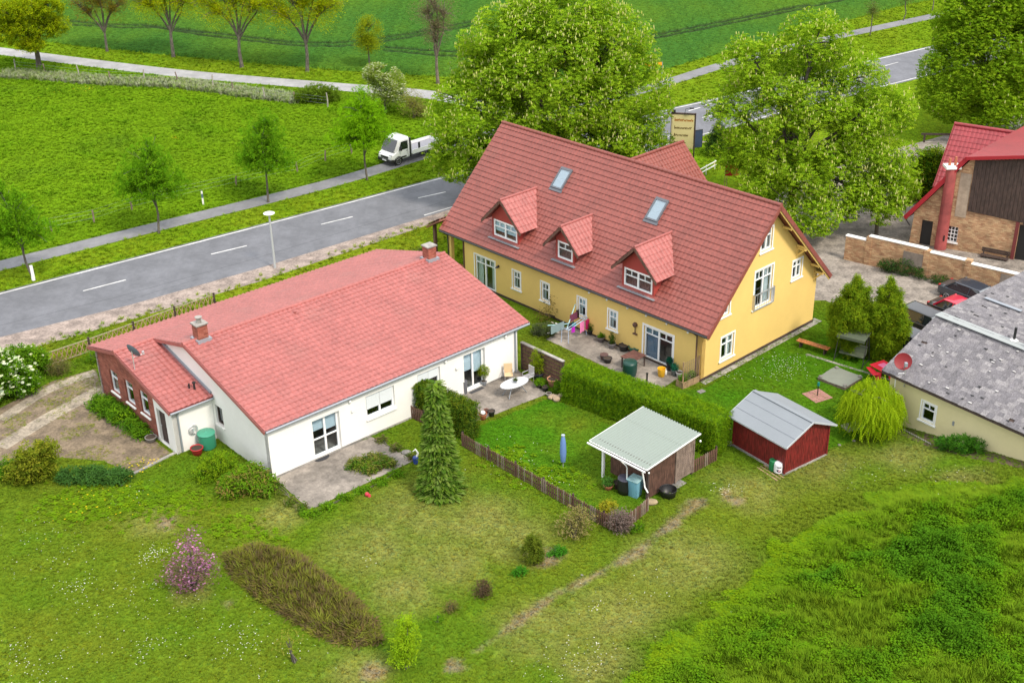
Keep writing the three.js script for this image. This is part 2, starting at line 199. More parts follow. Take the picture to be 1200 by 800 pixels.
{ // one sheet of ground to the horizon, fine near the houses
  const axis = (a, b, fine, f0, f1) => { const o = []; let v = a; while (v < b) { o.push(v); const d = v < f0 ? f0 - v : v > f1 ? v - f1 : 0; v += fine + d * 0.22; if (v > f0 && o[o.length - 1] < f0) v = f0; } o.push(b); return o; };
  const xs = axis(-1500, 1500, 0.38, -45, 40), zs = axis(-2500, 300, 0.38, -92, -34), nx = xs.length, nz = zs.length;
  const pos = new Float32Array(nx * nz * 3), col = new Float32Array(nx * nz * 3), uv = new Float32Array(nx * nz * 2), idx = [];
  for (let j = 0; j < nz; j++) for (let i = 0; i < nx; i++) { const k = j * nx + i, x = xs[i], z = zs[j]; pos.set([x, Math.abs(x) < 300 && z > -300 ? Math.min(terrain(x, z), 3) : 0, z], k * 3); col.set(groundColour(x, z), k * 3); uv.set([x, z], k * 2); }
  for (let j = 0; j < nz - 1; j++) for (let i = 0; i < nx - 1; i++) { const k = j * nx + i; idx.push(k, k + nx, k + 1, k + 1, k + nx, k + nx + 1); }
  const g = new THREE.BufferGeometry(); g.setAttribute('position', new THREE.BufferAttribute(pos, 3)); g.setAttribute('color', new THREE.BufferAttribute(col, 3)); g.setAttribute('uv', new THREE.BufferAttribute(uv, 2)); g.setIndex(idx); g.computeVertexNormals();
  const m = new THREE.Mesh(g, new THREE.MeshPhysicalMaterial({ color: 0xffffff, roughness: 1, specularIntensity: 0.02, side: THREE.DoubleSide, vertexColors: true, map: T.grass, bumpMap: T.grass, bumpScale: 0.02 })); m.name = 'ground'; m.receiveShadow = m.castShadow = true; m.userData.kind = 'structure'; scene.add(m);
}
structure('road', sheet(roadPoly, 0.012), M.asphalt);
structure('road_seam', strip(resample(roadLow.slice(1, 7), 3), 0.07, 0.015, -1.75), tmat([0.12, 0.125, 0.14], 0.9, T.asphalt));
structure('road_seam', strip([[-25.78, -76.33], [-21.79, -79.67]], 0.06, 0.015), tmat([0.12, 0.125, 0.14], 0.9, T.asphalt));
structure('gravel_shoulder', sheet(shoulderPoly, 0.008), M.gravelPink);
structure('footpath', strip(footLine, 1.9, 0.020), M.path);
structure('lane', strip(laneLine, 2.7, 0.026), M.lane);
structure('driveway', sheet(driveway, 0.010), M.gravel);
for (const [i, L] of [[[-28.77, -60.61], [-27.05, -64.19], [-25.01, -66.11]], [[-27.72, -57.67], [-26.17, -60.70], [-24.09, -63.97]]].entries()) structure('wheel_track', strip(spline(L, 12), i ? 1.0 : 0.8, 0.016), tmat([0.38, 0.325, 0.25], 1, T.gravel, 0.01));
structure('farmyard', sheet(yardPoly, 0.010), M.yard);
structure('forecourt', sheet(parkYard, 0.006), M.yard);
{ // painted lines: edge line and dashes
  structure('edge_line', strip(resample(roadUp, 4), 0.16, 0.017, 0.32), M.linePaint);
  structure('edge_line', strip(resample(roadLow.slice(5), 4), 0.14, 0.017, -0.35), M.linePaint);
  const dashes = [[[-29.33, -78.01], [-26.87, -79.76]], [[-21.82, -84.10], [-19.48, -85.61]], [[-14.51, -89.64], [-12.24, -91.15]], [[-7.35, -95.07], [-5.20, -96.35]]];

  for (const q of [[[13.99, -109.24], [15.14, -110.45]], [[13.91, -115.61], [15.14, -116.37]], [[18.55, -115.59], [20.30, -116.89]], [[17.56, -117.93], [18.88, -119.01]], [[19.50, -119.85], [20.85, -120.96]], [[40.52, -133.11], [42.74, -134.78]], [[23.85, -119.26], [25.78, -120.63]], [[29.48, -124.09], [31.61, -125.87]], [[34.83, -128.29], [37.01, -130.19]]]) dashes.push(q);
  const a = dashes[0][0], b = dashes[0][1]; dashes.push([[a[0] - 9.2, a[1] + 6.6], [b[0] - 9.2, b[1] + 6.6]]);
  for (const [p, q] of dashes) structure('lane_dash', strip([p, q], 0.14, 0.018), M.linePaint);
}
{ // the sown field beyond the lane: a knee-high crop with wheel tracks left open
  const edge = resample([[-260, -236], [-150, -194], [-62.81, -155.73], [-50.23, -149.03], [-34.51, -142.13], [-18.16, -135.63], [-6.79, -132.31], [4.13, -130.15], [16.16, -132.76], [24.80, -140.73], [43.23, -156.24], [51.72, -163.53], [150, -225], [260, -290]], 0.55);
  const tr = [[[-61.39, -164.20], [-56.06, -162.75], [-51.43, -160.41], [-45.53, -159.44], [-37.24, -155.01], [-30.26, -151.32], [-25.75, -148.80], [-20.57, -147.96], [-17.60, -148.58], [-11.73, -152.03], [-3.54, -158.78]], [[-61.84, -162.26], [-56.56, -160.84], [-47.79, -158.20], [-43.62, -157.86], [-36.85, -153.18], [-29.95, -149.56], [-24.99, -147.05], [-19.86, -146.23], [-16.92, -146.83], [-11.61, -150.26], [-2.98, -156.82]],
    [[-13.65, -143.70], [-8.61, -141.33], [0.59, -138.70], [10.39, -142.24], [16.53, -146.71], [21.15, -149.79], [32.35, -157.66], [44.78, -166.82]], [[-13.79, -145.34], [-8.71, -143.32], [0.61, -140.62], [10.53, -144.26], [16.70, -148.41], [21.38, -151.56], [39.12, -164.13]]];
  const offs = []; let v = 0; while (v < 40) { offs.push(v); v += 0.4; } while (v < 700) { offs.push(v); v *= 1.25; }
  const n = edge.length, pos = [], col = [], uv = [], idx = [];
  for (let j = 0; j < offs.length; j++) for (let i = 0; i < n; i++) { const [x, z0] = edge[i], z = z0 - offs[j]; let d = 9; if (z > -190) for (const t of tr) d = Math.min(d, lineDist(x, z, t)); const k = 1 - smooth(0.3, 0.7, d + N2(x * 2, z * 2, 2) * 0.1); const w = fbm(x * 0.11, z * 0.05, 4);
    pos.push(x, (j === 0 ? 0.01 : 0.3 * (1 - 0.85 * k) + N2(x * 1.4, z * 1.4) * 0.05), z); const c = mix3(mix3([0.055, 0.155, 0.022], [0.085, 0.185, 0.018], clamp(0.5 + w * 1.6)), [0.035, 0.055, 0.025], k * 0.9); col.push(...c); uv.push(x, z); }
  for (let j = 0; j < offs.length - 1; j++) for (let i = 0; i < n - 1; i++) { const k = j * n + i; idx.push(k, k + 1, k + n, k + 1, k + n + 1, k + n); }
  const g = new THREE.BufferGeometry(); g.setAttribute('position', new THREE.Float32BufferAttribute(pos, 3)); g.setAttribute('color', new THREE.Float32BufferAttribute(col, 3)); g.setAttribute('uv', new THREE.Float32BufferAttribute(uv, 2)); g.setIndex(idx); g.computeVertexNormals();
  const m = new THREE.Mesh(g, new THREE.MeshPhysicalMaterial({ color: 0xffffff, roughness: 1, specularIntensity: 0.02, side: THREE.DoubleSide, vertexColors: true, map: T.grass, bumpMap: T.grass, bumpScale: 0.05 })); m.name = 'crop_field'; m.castShadow = m.receiveShadow = true; m.userData.kind = 'structure'; scene.add(m);
}
structure('patio', sheet(patioA, 0.03), M.patio);
structure('patio', sheet(patioB, 0.03), M.patio);
structure('terrace', sheet(terraceY, 0.03), M.patio);
{ // paved strip along the gable of the yellow house, kerb of the gravel yard, soil strip at the outbuilding
  structure('gable_path', sheet([[10.75, -63.62], [19.35, -71.6], [19.75, -71.15], [11.15, -63.1]], 0.028), M.concrete);
  structure('kerb', bx(0, 1, 0, 0.07, -0.09, 0.09).applyMatrix4(new THREE.Matrix4().compose(V([-19.80, -54.70][0], 0, [-19.80, -54.70][1]), new THREE.Quaternion().setFromAxisAngle(V(0, 1, 0), heading([-19.80, -54.70], [-18.27, -56.47])), V(2.9, 1, 1))), M.concrete);
  structure('soil_strip', sheet(wallStrip, 0.012), M.soil);
  structure('soil_bed', sheet(gardenBed, 0.05), M.soil);
  structure('garden_edging', strip([[17.76, -66.69], [20.10, -64.74], [22.55, -62.76]], 0.22, 0.02), M.concrete);
}

// ---------------------------------------------------------------- building helpers
// rows of pantiles on a plane: o = lower left corner, u = along the eave, s = up the slope; uMin/uMax(s) trim a row
function tiled(o, u, s, lenU, lenS, { tw = 0.3, tl = 0.38, amp = 0.035, step = 0.03, seg = 6, uMin = null, uMax = null, thick = 0.14 } = {}) {
  const U = V(...u).normalize(), S = V(...s).normalize(), Nn = U.clone().cross(S).normalize(); if (Nn.y < 0) Nn.negate();
  const O = V(...o), rows = Math.round(lenS / tl), L = lenS / rows, cols = Math.max(1, Math.round(lenU / tw)), W = lenU / cols, pos = [], uv = [], idx = [];
  const P = (a, b, h) => { const lo = uMin ? uMin(b) : 0, hi = uMax ? uMax(b) : lenU, x = Math.min(hi, Math.max(lo, a)); pos.push(O.x + U.x * x + S.x * b + Nn.x * h, O.y + U.y * x + S.y * b + Nn.y * h, O.z + U.z * x + S.z * b + Nn.z * h); uv.push(x + O.x * 0.37 + O.z * 0.53, b + O.y); };
  const n = cols * seg;
  for (let r = 0; r < rows; r++) {
    const base = pos.length / 3, jit = Math.sin(r * 12.9) * 0.004;
    for (let k = 0; k <= n; k++) { const a = k * W / seg, ph = (k % seg) / seg, w = amp * Math.pow(Math.abs(Math.cos(ph * Math.PI)), 0.75); const b = r * L; P(a, b + 0.002, w + step - 0.02); P(a, b, w + step + jit); P(a, Math.min(b + L + 0.09, lenS), w + jit * 0.5); }
    for (let k = 0; k < n; k++) { const q = base + k * 3; idx.push(q, q + 3, q + 1, q + 1, q + 3, q + 4, q + 1, q + 4, q + 2, q + 2, q + 4, q + 5); }
  }
  const g = new THREE.BufferGeometry(); g.setAttribute('position', new THREE.Float32BufferAttribute(pos, 3)); g.setAttribute('uv', new THREE.Float32BufferAttribute(uv, 2)); g.setIndex(idx); g.computeVertexNormals();
  const out = [ni(g)];
  if (thick) { const c = (a, b, h) => { const lo = uMin ? uMin(b) : 0, hi = uMax ? uMax(b) : lenU, x = Math.min(hi, Math.max(lo, a)); return V(O.x, O.y, O.z).addScaledVector(U, x).addScaledVector(S, b).addScaledVector(Nn, h).toArray(); }; const e = 0.01, A = c(e, e, -0.03), B = c(lenU - e, e, -0.03), D = c(lenU - e, lenS, -0.03), E = c(e, lenS, -0.03), a = c(e, e, -thick), b = c(lenU - e, e, -thick), d = c(lenU - e, lenS, -thick), f = c(e, lenS, -thick); out.push(quad(A, B, D, E), quad(a, f, d, b), quad(A, a, b, B), quad(B, b, d, D), quad(D, d, f, E), quad(E, f, a, A)); }
  return merge(out);
}
const frameOf = (o, u, w) => new THREE.Matrix4().makeBasis(V(...u), V(0, 1, 0), V(...w)).setPosition(...o);   // (u, v, outward)
function wallPanel(name, m, F, outline, holes, parent, thick = 0.3) {
  const s = new THREE.Shape(outline.map(p => new THREE.Vector2(...p)));
  for (const [a, b, c, d] of holes) s.holes.push(new THREE.Path([new THREE.Vector2(a, c), new THREE.Vector2(a, d), new THREE.Vector2(b, d), new THREE.Vector2(b, c)]));
  const g = ni(new THREE.ExtrudeGeometry(s, { depth: thick, bevelEnabled: false })); g.translate(0, 0, -thick); return part(name, xf(g, F), m, parent);
}
// a window or glazed door in a wall opening: frame with one mesh per pane, sill, blind
function glazed(name, parent, F, [u0, u1, v0, v1], { leaves = 1, transom = 0, top = 2, sill = true, surround = 0, blind = [], depth = 0.10, blindMat = M.blind, midrail = 0, curtain = 0, frameMat = M.frame, sillMat = M.white, blindAt = 0 } = {}) {
  const fr = [], panes = [], f = 0.06, w0 = -depth - 0.07, w1 = -depth;
  fr.push(bx(u0, u0 + f, v0, v1, w0, w1), bx(u1 - f, u1, v0, v1, w0, w1), bx(u0 + f, u1 - f, v0, v0 + f, w0, w1), bx(u0 + f, u1 - f, v1 - f, v1, w0, w1));
  const lw = (u1 - u0 - 2 * f) / leaves;
  for (let k = 0; k < leaves; k++) {
    const a = u0 + f + k * lw, b = a + lw, c = v0 + f, d = v1 - f, e = 0.055, x0 = w0 + 0.005, x1 = w1 + 0.02;
    fr.push(bx(a, a + e, c, d, x0, x1), bx(b - e, b, c, d, x0, x1), bx(a + e, b - e, c, c + e, x0, x1), bx(a + e, b - e, d - e, d, x0, x1));
    const A = a + e, B = b - e, Cc = c + e, D = d - e; let mid = D;
    if (transom) { mid = lerp(Cc, D, 1 - transom); fr.push(bx(A, B, mid - 0.025, mid + 0.025, x0, x1)); const tw = (B - A) / top; for (let q = 0; q < top; q++) { if (q) fr.push(bx(A + q * tw - 0.02, A + q * tw + 0.02, mid + 0.025, D, x0, x1)); panes.push([A + q * tw + 0.012, A + (q + 1) * tw - 0.012, mid + 0.02, D]); } mid -= 0.02; }
    if (midrail) { const m = lerp(Cc, mid, midrail); fr.push(bx(A, B, m - 0.03, m + 0.03, x0, x1)); panes.push([A, B, Cc, m - 0.02], [A, B, m + 0.02, mid]); } else panes.push([A, B, Cc, mid]);
  }
  if (surround) { const t = surround; fr.push(bx(u0 - t, u0, v0 - (sill ? 0 : t), v1 + t, 0.002, 0.022), bx(u1, u1 + t, v0 - (sill ? 0 : t), v1 + t, 0.002, 0.022), bx(u0, u1, v1, v1 + t, 0.002, 0.022)); }
  const o = part(name, fr.map(g => xf(g, F)), frameMat, parent);
  for (const [a, b, c, d] of panes) part('pane', xf(bx(a - 0.005, b + 0.005, c - 0.005, d + 0.005, (w0 + w1) / 2 - 0.006, (w0 + w1) / 2 + 0.006), F), M.glass, o);
  if (sill) part('sill', xf(rbx(u0 - 0.06 - surround, u1 + 0.06 + surround, v0 - 0.1, v0 - 0.005, -depth, 0.09, 0.015), F), sillMat, o);
  if (curtain) for (const sd of [0, 1]) { const w = (u1 - u0) * 0.26, zc = w0 - 0.12, n = 10, tr = []; const X = t => sd ? u1 - 0.04 - w * t : u0 + 0.04 + w * t, Z = t => zc + 0.03 * Math.sin(t * 22); for (let i = 0; i < n; i++) { const a = i / n, b = (i + 1) / n; tr.push([[X(a), v0 + 0.05, Z(a)], [X(b), v0 + 0.05, Z(b)], [X(b), v1 - 0.05, Z(b)]], [[X(a), v0 + 0.05, Z(a)], [X(b), v1 - 0.05, Z(b)], [X(a), v1 - 0.05, Z(a)]]); } part('curtain', xf(tris(tr), F), M.curtain, o); }
  blind.forEach((q, k) => { if (q > 0) { const a = u0 + f + k * lw + 0.02, g = []; const h = (v1 - v0 - 0.1) * q, nSl = Math.max(3, Math.round(h / 0.09)), zb = blindAt || w0 - 0.05; for (let i = 0; i < nSl; i++) { const y = v1 - 0.07 - (i + 1) * h / nSl; g.push(bx(a, a + lw - 0.04, y + 0.004, y + h / nSl, zb - 0.012, zb)); } part('blind', g.map(x => xf(x, F)), blindMat, o); } });
  return o;
}
function ridgeTiles(p, q, r = 0.13, piece = 0.38) { const a = V(...p), b = V(...q), L = a.distanceTo(b), n = Math.max(1, Math.round(L / piece)), d = b.clone().sub(a).normalize(), out = []; for (let k = 0; k < n; k++) { const s = a.clone().addScaledVector(d, k * L / n - 0.02), e = a.clone().addScaledVector(d, (k + 1) * L / n); out.push(bar(s.toArray(), e.toArray(), r * 1.06, r * 0.94, 8)); } return merge(out); }
const gutter = (p, q, r = 0.07) => merge([bar(p, q, r, r, 8)]);

// ---------------------------------------------------------------- yellow house with dormers
const YELLOW_TURN = Math.atan2(0.73298, -0.68025);
{
  const h = thing('yellow_house', 'yellow rendered house with steep red tiled roof, dormers and skylights', 'house', [10.892, 0, -63.451], YELLOW_TURN);
  const FR = frameOf([0, 0, 0], [1, 0, 0], [0, 0, -1]), GB = frameOf([0, 0, 0], [0, 0, 1], [-1, 0, 0]), k = 1.0245, W = 11.2, wr = 5.65;
  const roofY = z => z <= wr ? 3.765 + k * z : 3.765 + k * (W + 0.1 - z);
  // openings in the front wall
  const narrow = [15.45, 12.8, 9.53, 6.93].map(c => [c - 0.36, c + 0.36, 1.0, 2.28]);
  const doorB = [2.15, 4.4, 0.06, 2.2], doorA = [17.55, 19.55, 0.06, 2.32];
  wallPanel('wall', M.yellow, FR, [[0, 0], [20.6, 0], [20.6, 3.5], [0, 3.5]], [...narrow, doorA, doorB], h);
  for (const w of narrow) glazed('window', h, FR, w, { transom: 0.34, top: 2, surround: 0.09, depth: 0.06, curtain: 1, blind: [w[0] > 10 ? 0 : 0.55] });
  glazed('patio_door', h, FR, doorA, { curtain: 1,  leaves: 2, transom: 0.2, top: 2, surround: 0.09, sill: false, depth: 0.08 });
  glazed('patio_door', h, FR, doorB, { leaves: 2, transom: 0.2, top: 2, surround: 0.12, sill: false, depth: 0.08, blind: [0, 0.97], blindMat: M.blindBlue });
  // open corner at the road end, with a post and a window set back
  wallPanel('wall', M.yellow, frameOf([20.6, 0, 0.3], [0, 0, 1], [1, 0, 0]), [[0, 0], [1.6, 0], [1.6, 3.5], [0, 3.5]], [], h);
  const backWin = [20.95, 21.9, 0.9, 2.3];
  wallPanel('wall', M.yellow, frameOf([0, 0, 1.6], [1, 0, 0], [0, 0, -1]), [[20.6, 0], [22.3, 0], [22.3, 3.5], [20.6, 3.5]], [backWin], h);
  glazed('window', h, frameOf([0, 0, 1.6], [1, 0, 0], [0, 0, -1]), backWin, { transom: 0.3, surround: 0.08 });
  part('porch_post', bx(22.02, 22.3, 0, 3.4, 0.02, 0.3), M.yellow, h); part('corner_pipe', bx(20.62, 20.7, 0, 3.4, -0.06, 0.04), M.woodBrown, h);
  { const rail = [beam([20.7, 0.95, 0.15], [22.0, 0.95, 0.15], 0.07, 0.09), beam([20.7, 0.25, 0.15], [22.0, 0.25, 0.15], 0.06, 0.07), beam([20.7, 0.3, 0.15], [22.0, 0.92, 0.15], 0.05, 0.07), beam([20.7, 0.92, 0.15], [22.0, 0.3, 0.15], 0.05, 0.07)]; part('porch_rail', rail, M.woodOrange, h); }
  // gable
  const gw = [[[1.78, 2.98, 0.72, 2.22], { leaves: 2, transom: 0.32, top: 1 }], [[1.35, 2.35, 3.62, 4.6], {}], [[4.65, 6.4, 3.06, 5.5], { leaves: 2, transom: 0.22, top: 2 }], [[8.45, 9.4, 3.78, 5.0], { leaves: 2, transom: 0.3, top: 1 }], [[5.0, 6.05, 6.62, 8.0], { leaves: 2, transom: 0.3, top: 1 }]];
  wallPanel('wall', M.yellow, GB, [[0, 0], [W, 0], [W, 3.58], [wr, 9.28], [0, 3.48]], gw.map(g => g[0]), h);
  for (const [r, o] of gw) glazed('window', h, GB, r, { surround: 0.1, depth: 0.07, curtain: 1, ...o });
  { const rl = []; for (let i = 0; i <= 8; i++) rl.push(xf(bx(4.62 + i * 0.23, 4.64 + i * 0.23, 3.1, 4.05, 0.14, 0.16), GB)); rl.push(xf(bx(4.55, 6.52, 4.03, 4.08, 0.12, 0.17), GB), xf(bx(4.55, 6.52, 3.06, 3.1, 0.12, 0.17), GB), xf(bx(4.55, 4.6, 3.06, 4.08, 0.0, 0.17), GB), xf(bx(6.47, 6.52, 3.06, 4.08, 0.0, 0.17), GB)); part('balcony_rail', rl, M.silver, h); }
  part('plinth', [xf(bx(0.0, W + 0.02, 0, 0.2, 0.003, 0.035), GB), bx(0.01, 20.55, 0, 0.14, -0.034, -0.003)], M.woodDark, h);
  wallPanel('wall', M.yellow, frameOf([0, 0, W], [1, 0, 0], [0, 0, 1]), [[0.3, 0], [22.0, 0], [22.0, 3.42], [0.3, 3.42]], [], h);
  wallPanel('wall', M.yellow, frameOf([22.3, 0, 0], [0, 0, 1], [1, 0, 0]), [[1.6, 0], [W, 0], [W, 3.42], [wr, 9.2], [0, 3.42], [0, 3.4], [1.6, 3.4]], [], h);
  part('floor', bx(0.3, 22, 0.005, 0.05, 0.3, W - 0.3), M.interior, h);
  // roof
  const lenS = (wr + 0.4156) * Math.hypot(1, k);
  part('roof', [tiled([-0.68, 3.339, -0.4156], [1, 0, 0], [0, k, 1], 23.33, lenS, { tw: 0.3, tl: 0.385, amp: 0.026, step: 0.058 }), tiled([-0.68, 3.339, 11.3 + 0.4156], [1, 0, 0], [0, k, -1], 23.33, lenS, { tw: 0.3, tl: 0.385, amp: 0.03, step: 0.045, seg: 4 })], M.tileRed, h, true);
  const rf = h.children[h.children.length - 1];
  part('ridge_tiles', ridgeTiles([-0.7, 9.57, wr], [22.66, 9.57, wr], 0.13), M.tileRed, rf);
  for (const s of [-1, 1]) { const z0 = s < 0 ? -0.43 : 11.73, zr = wr; part('verge_board', [beam([-0.70, 3.21, z0], [-0.70, 9.46, zr], 0.03, 0.26)], M.tileRed, rf); part('fascia', [beam([-0.62, 3.08, z0 + s * -0.05], [-0.62, 9.30, zr], 0.05, 0.2)], M.yellow, rf); }
  for (const d of [0.9, 2.6, 4.2]) part('purlin_end', beam([-0.02, roofY(11.3 - d) - 0.42, 11.3 - d], [-0.6, roofY(11.3 - d) - 0.42, 11.3 - d], 0.12, 0.14), M.yellow, rf);
  for (const z of [8.75, 10.9]) { const y = roofY(z) - 0.55; part('gable_bracket', [beam([-0.01, y, z], [-0.62, y, z], 0.1, 0.12), beam([-0.02, y - 0.5, z], [-0.5, y - 0.04, z], 0.08, 0.1), beam([-0.03, y - 0.6, z], [-0.03, y + 0.1, z], 0.1, 0.08)], M.yellow, h); }
  part('gutter', gutter([-0.66, 3.27, -0.47], [22.6, 3.27, -0.47]), M.darkMetal, rf);
  part('downpipe', [bar([0.35, 0.1, -0.08], [0.35, 2.9, -0.08], 0.045), bar([0.35, 2.9, -0.08], [0.35, 3.2, -0.42], 0.045)], M.woodBrown, h);
  part('downpipe', [bar([22.25, 0.1, -0.05], [22.25, 2.9, -0.05], 0.045), bar([22.25, 2.9, -0.05], [22.25, 3.2, -0.42], 0.045)], M.darkMetal, h);
  for (const u of [8.74, 7.25, 5.58, 4.1, 2.52, 0.93]) part('spotlight', [sph(0.075, u, 2.98, -0.2), bar([u, 3.0, -0.2], [u, 3.25, -0.2], 0.02)], M.white, h);
  part('wall_lamp', [bx(17.1, 17.2, 2.05, 2.2, -0.1, -0.003), lathe([[0.02, 0.1], [0.11, 0], [0.12, -0.02]], 17.15, 2.1, -0.2)], M.darkMetal, h);
  part('wall_ornament', [sph(0.16, 5.05, 2.0, -0.08), bx(4.9, 5.2, 1.35, 1.42, -0.12, -0.003), bar([5.05, 1.4, -0.06], [5.05, 1.95, -0.06], 0.03)], M.woodBrown, h);
  // dormers
  for (const [c, hw, fw, wRoof, ye, yr, leaves] of [[16.68, 1.85, 1.26, 0.63, 5.12, 6.93, 2], [11.32, 1.5, 0.8, 0.73, 5.02, 6.57, 1], [5.2, 1.75, 1.26, 0.66, 5.26, 6.98, 2]]) {
    const z0 = wRoof - 0.4156, yb = 3.339 + wRoof * k, sl = (yr - ye) / hw, zAt = y => (y - 3.339) / k - 0.4156, F = frameOf([c, 0, z0], [1, 0, 0], [0, 0, -1]), yw = yr - sl * fw - 0.18;
    const win = [-fw + 0.14, fw - 0.14, yb + 0.14, yb + 1.3];
    const d = wallPanel('dormer', M.redPaint, F, [[-fw, yb - 0.12], [fw, yb - 0.12], [fw, yw], [0, yr - 0.18], [-fw, yw]], [win], h, 0.2);
    glazed('dormer_window', d, F, win, { leaves, transom: 0.36, top: 2, depth: 0.02, sill: false, blind: leaves === 2 && c > 10 ? [0.7, 0.7] : [] });
    for (const s of [-1, 1]) part('cheek', [0].map(() => { const x = s * fw, zt = zAt(yw); return tris([[[c + x, yb - 0.1, z0 + 0.2], [c + x, yw, z0 + 0.2], [c + x, yw, zt]], [[c + x - s * 0.05, yb - 0.1, z0 + 0.2], [c + x - s * 0.05, yw, z0 + 0.2], [c + x - s * 0.05, yw, zt]]]); }), M.redPaint, d);
    const start = z0 - 0.42, ls = Math.hypot(hw, yr - ye);
    part('dormer_roof', [-1, 1].map(s => tiled([c + s * hw, ye, start], [0, 0, 1], [-s * hw, yr - ye, 0], zAt(yr) - start + 0.12, ls, { tw: 0.3, tl: 0.4, amp: 0.028, step: 0.035, thick: 0.07, uMax: b => zAt(ye + (yr - ye) * b / ls) - start + 0.12 })), M.tilePink, d, true);
    part('dormer_ridge', ridgeTiles([c, yr + 0.03, start], [c, yr + 0.03, zAt(yr) + 0.1], 0.085), M.tilePink, d);
    part('valley_flashing', [-1, 1].map(s => beam([c + s * hw, ye + 0.05, zAt(ye) + 0.1], [c, yr + 0.05, zAt(yr) + 0.12], 0.1, 0.03)), M.zinc, d);
    part('barge_board', [-1, 1].map(s => beam([c + s * (hw + 0.02), ye - 0.11, start - 0.012], [c, yr - 0.09, start - 0.012], 0.025, 0.16)), M.woodBrown, d);
    part('apron_flashing', [beam([c - fw - 0.2, yb - 0.03, z0 - 0.12], [c + fw + 0.2, yb - 0.03, z0 - 0.12], 0.3, 0.04)].map(g => g), M.zinc, d);
  }
  // skylights
  for (const c of [15.05, 6.92]) {
    const F = new THREE.Matrix4().makeBasis(V(1, 0, 0), V(0, k, 1).normalize(), V(0, 1, -k).normalize()).setPosition(c, 3.339 + 3.75 * k, -0.4156 + 3.75);
    const s = part('skylight', [bx(-0.5, -0.4, 0, 1.52, -0.05, 0.17), bx(0.4, 0.5, 0, 1.52, -0.05, 0.17), bx(-0.4, 0.4, 0, 0.1, -0.05, 0.165), bx(-0.4, 0.4, 1.36, 1.52, -0.05, 0.18), bx(-0.56, 0.56, -0.2, -0.005, -0.01, 0.10)].map(g => xf(g, F)), mat([0.11, 0.12, 0.14], 0.5), h);
    part('pane', xf(bx(-0.4, 0.4, 0.1, 1.36, 0.135, 0.145), F), M.glass, s);
    part('blind', xf(bx(-0.4, 0.4, 0.1, 1.36, 0.112, 0.12), F), mat([0.46, 0.46, 0.48], 0.8), s);
  }
  // cross wing towards the road
  { const c = 15.85, yr = 7.0, hw = 3.5, ye = 3.35, z1 = 17.1, zs = 8.0, ls = Math.hypot(hw, yr - ye), zBack = y => 11.3 - (y - 3.765) / k;
    const wing = wallPanel('wing', M.yellow, frameOf([c, 0, 16.6], [1, 0, 0], [0, 0, 1]), [[-3.1, 0], [3.1, 0], [3.1, 3.5], [0, 6.75], [-3.1, 3.5]], [], h);
    for (const s of [-1, 1]) wallPanel('wing_wall', M.yellow, frameOf([c + s * 3.1, 0, 0], [0, 0, 1], [s, 0, 0]), [[11.2, 0], [16.3, 0], [16.3, 3.4], [11.2, 3.4]], [], wing);
    part('wing_roof', [-1, 1].map(s => tiled([c + s * hw, ye, zs], [0, 0, 1], [-s * hw, yr - ye, 0], z1 - zs, ls, { tw: 0.3, tl: 0.4, amp: 0.03, step: 0.045, uMin: b => zBack(ye + (yr - ye) * b / ls) - zs - 0.1 })), M.tileRed, wing, true);
    part('wing_ridge', ridgeTiles([c, yr + 0.04, zBack(yr)], [c, yr + 0.04, z1], 0.12), M.tileRed, wing);
  }
  part('pent_roof', [tiled([24.1, 3.2, -0.45], [0, 0, 1], [-1.45, 0.85, 0], 12.1, 1.68, { tw: 0.28, tl: 0.34, amp: 0.05, step: 0.05 })], M.tileOld, h, true);
  for (const z of [0, 10.8]) part('porch_post', bx(23.7, 23.9, 0, 3.2, z, z + 0.2), M.woodBrown, h);
}

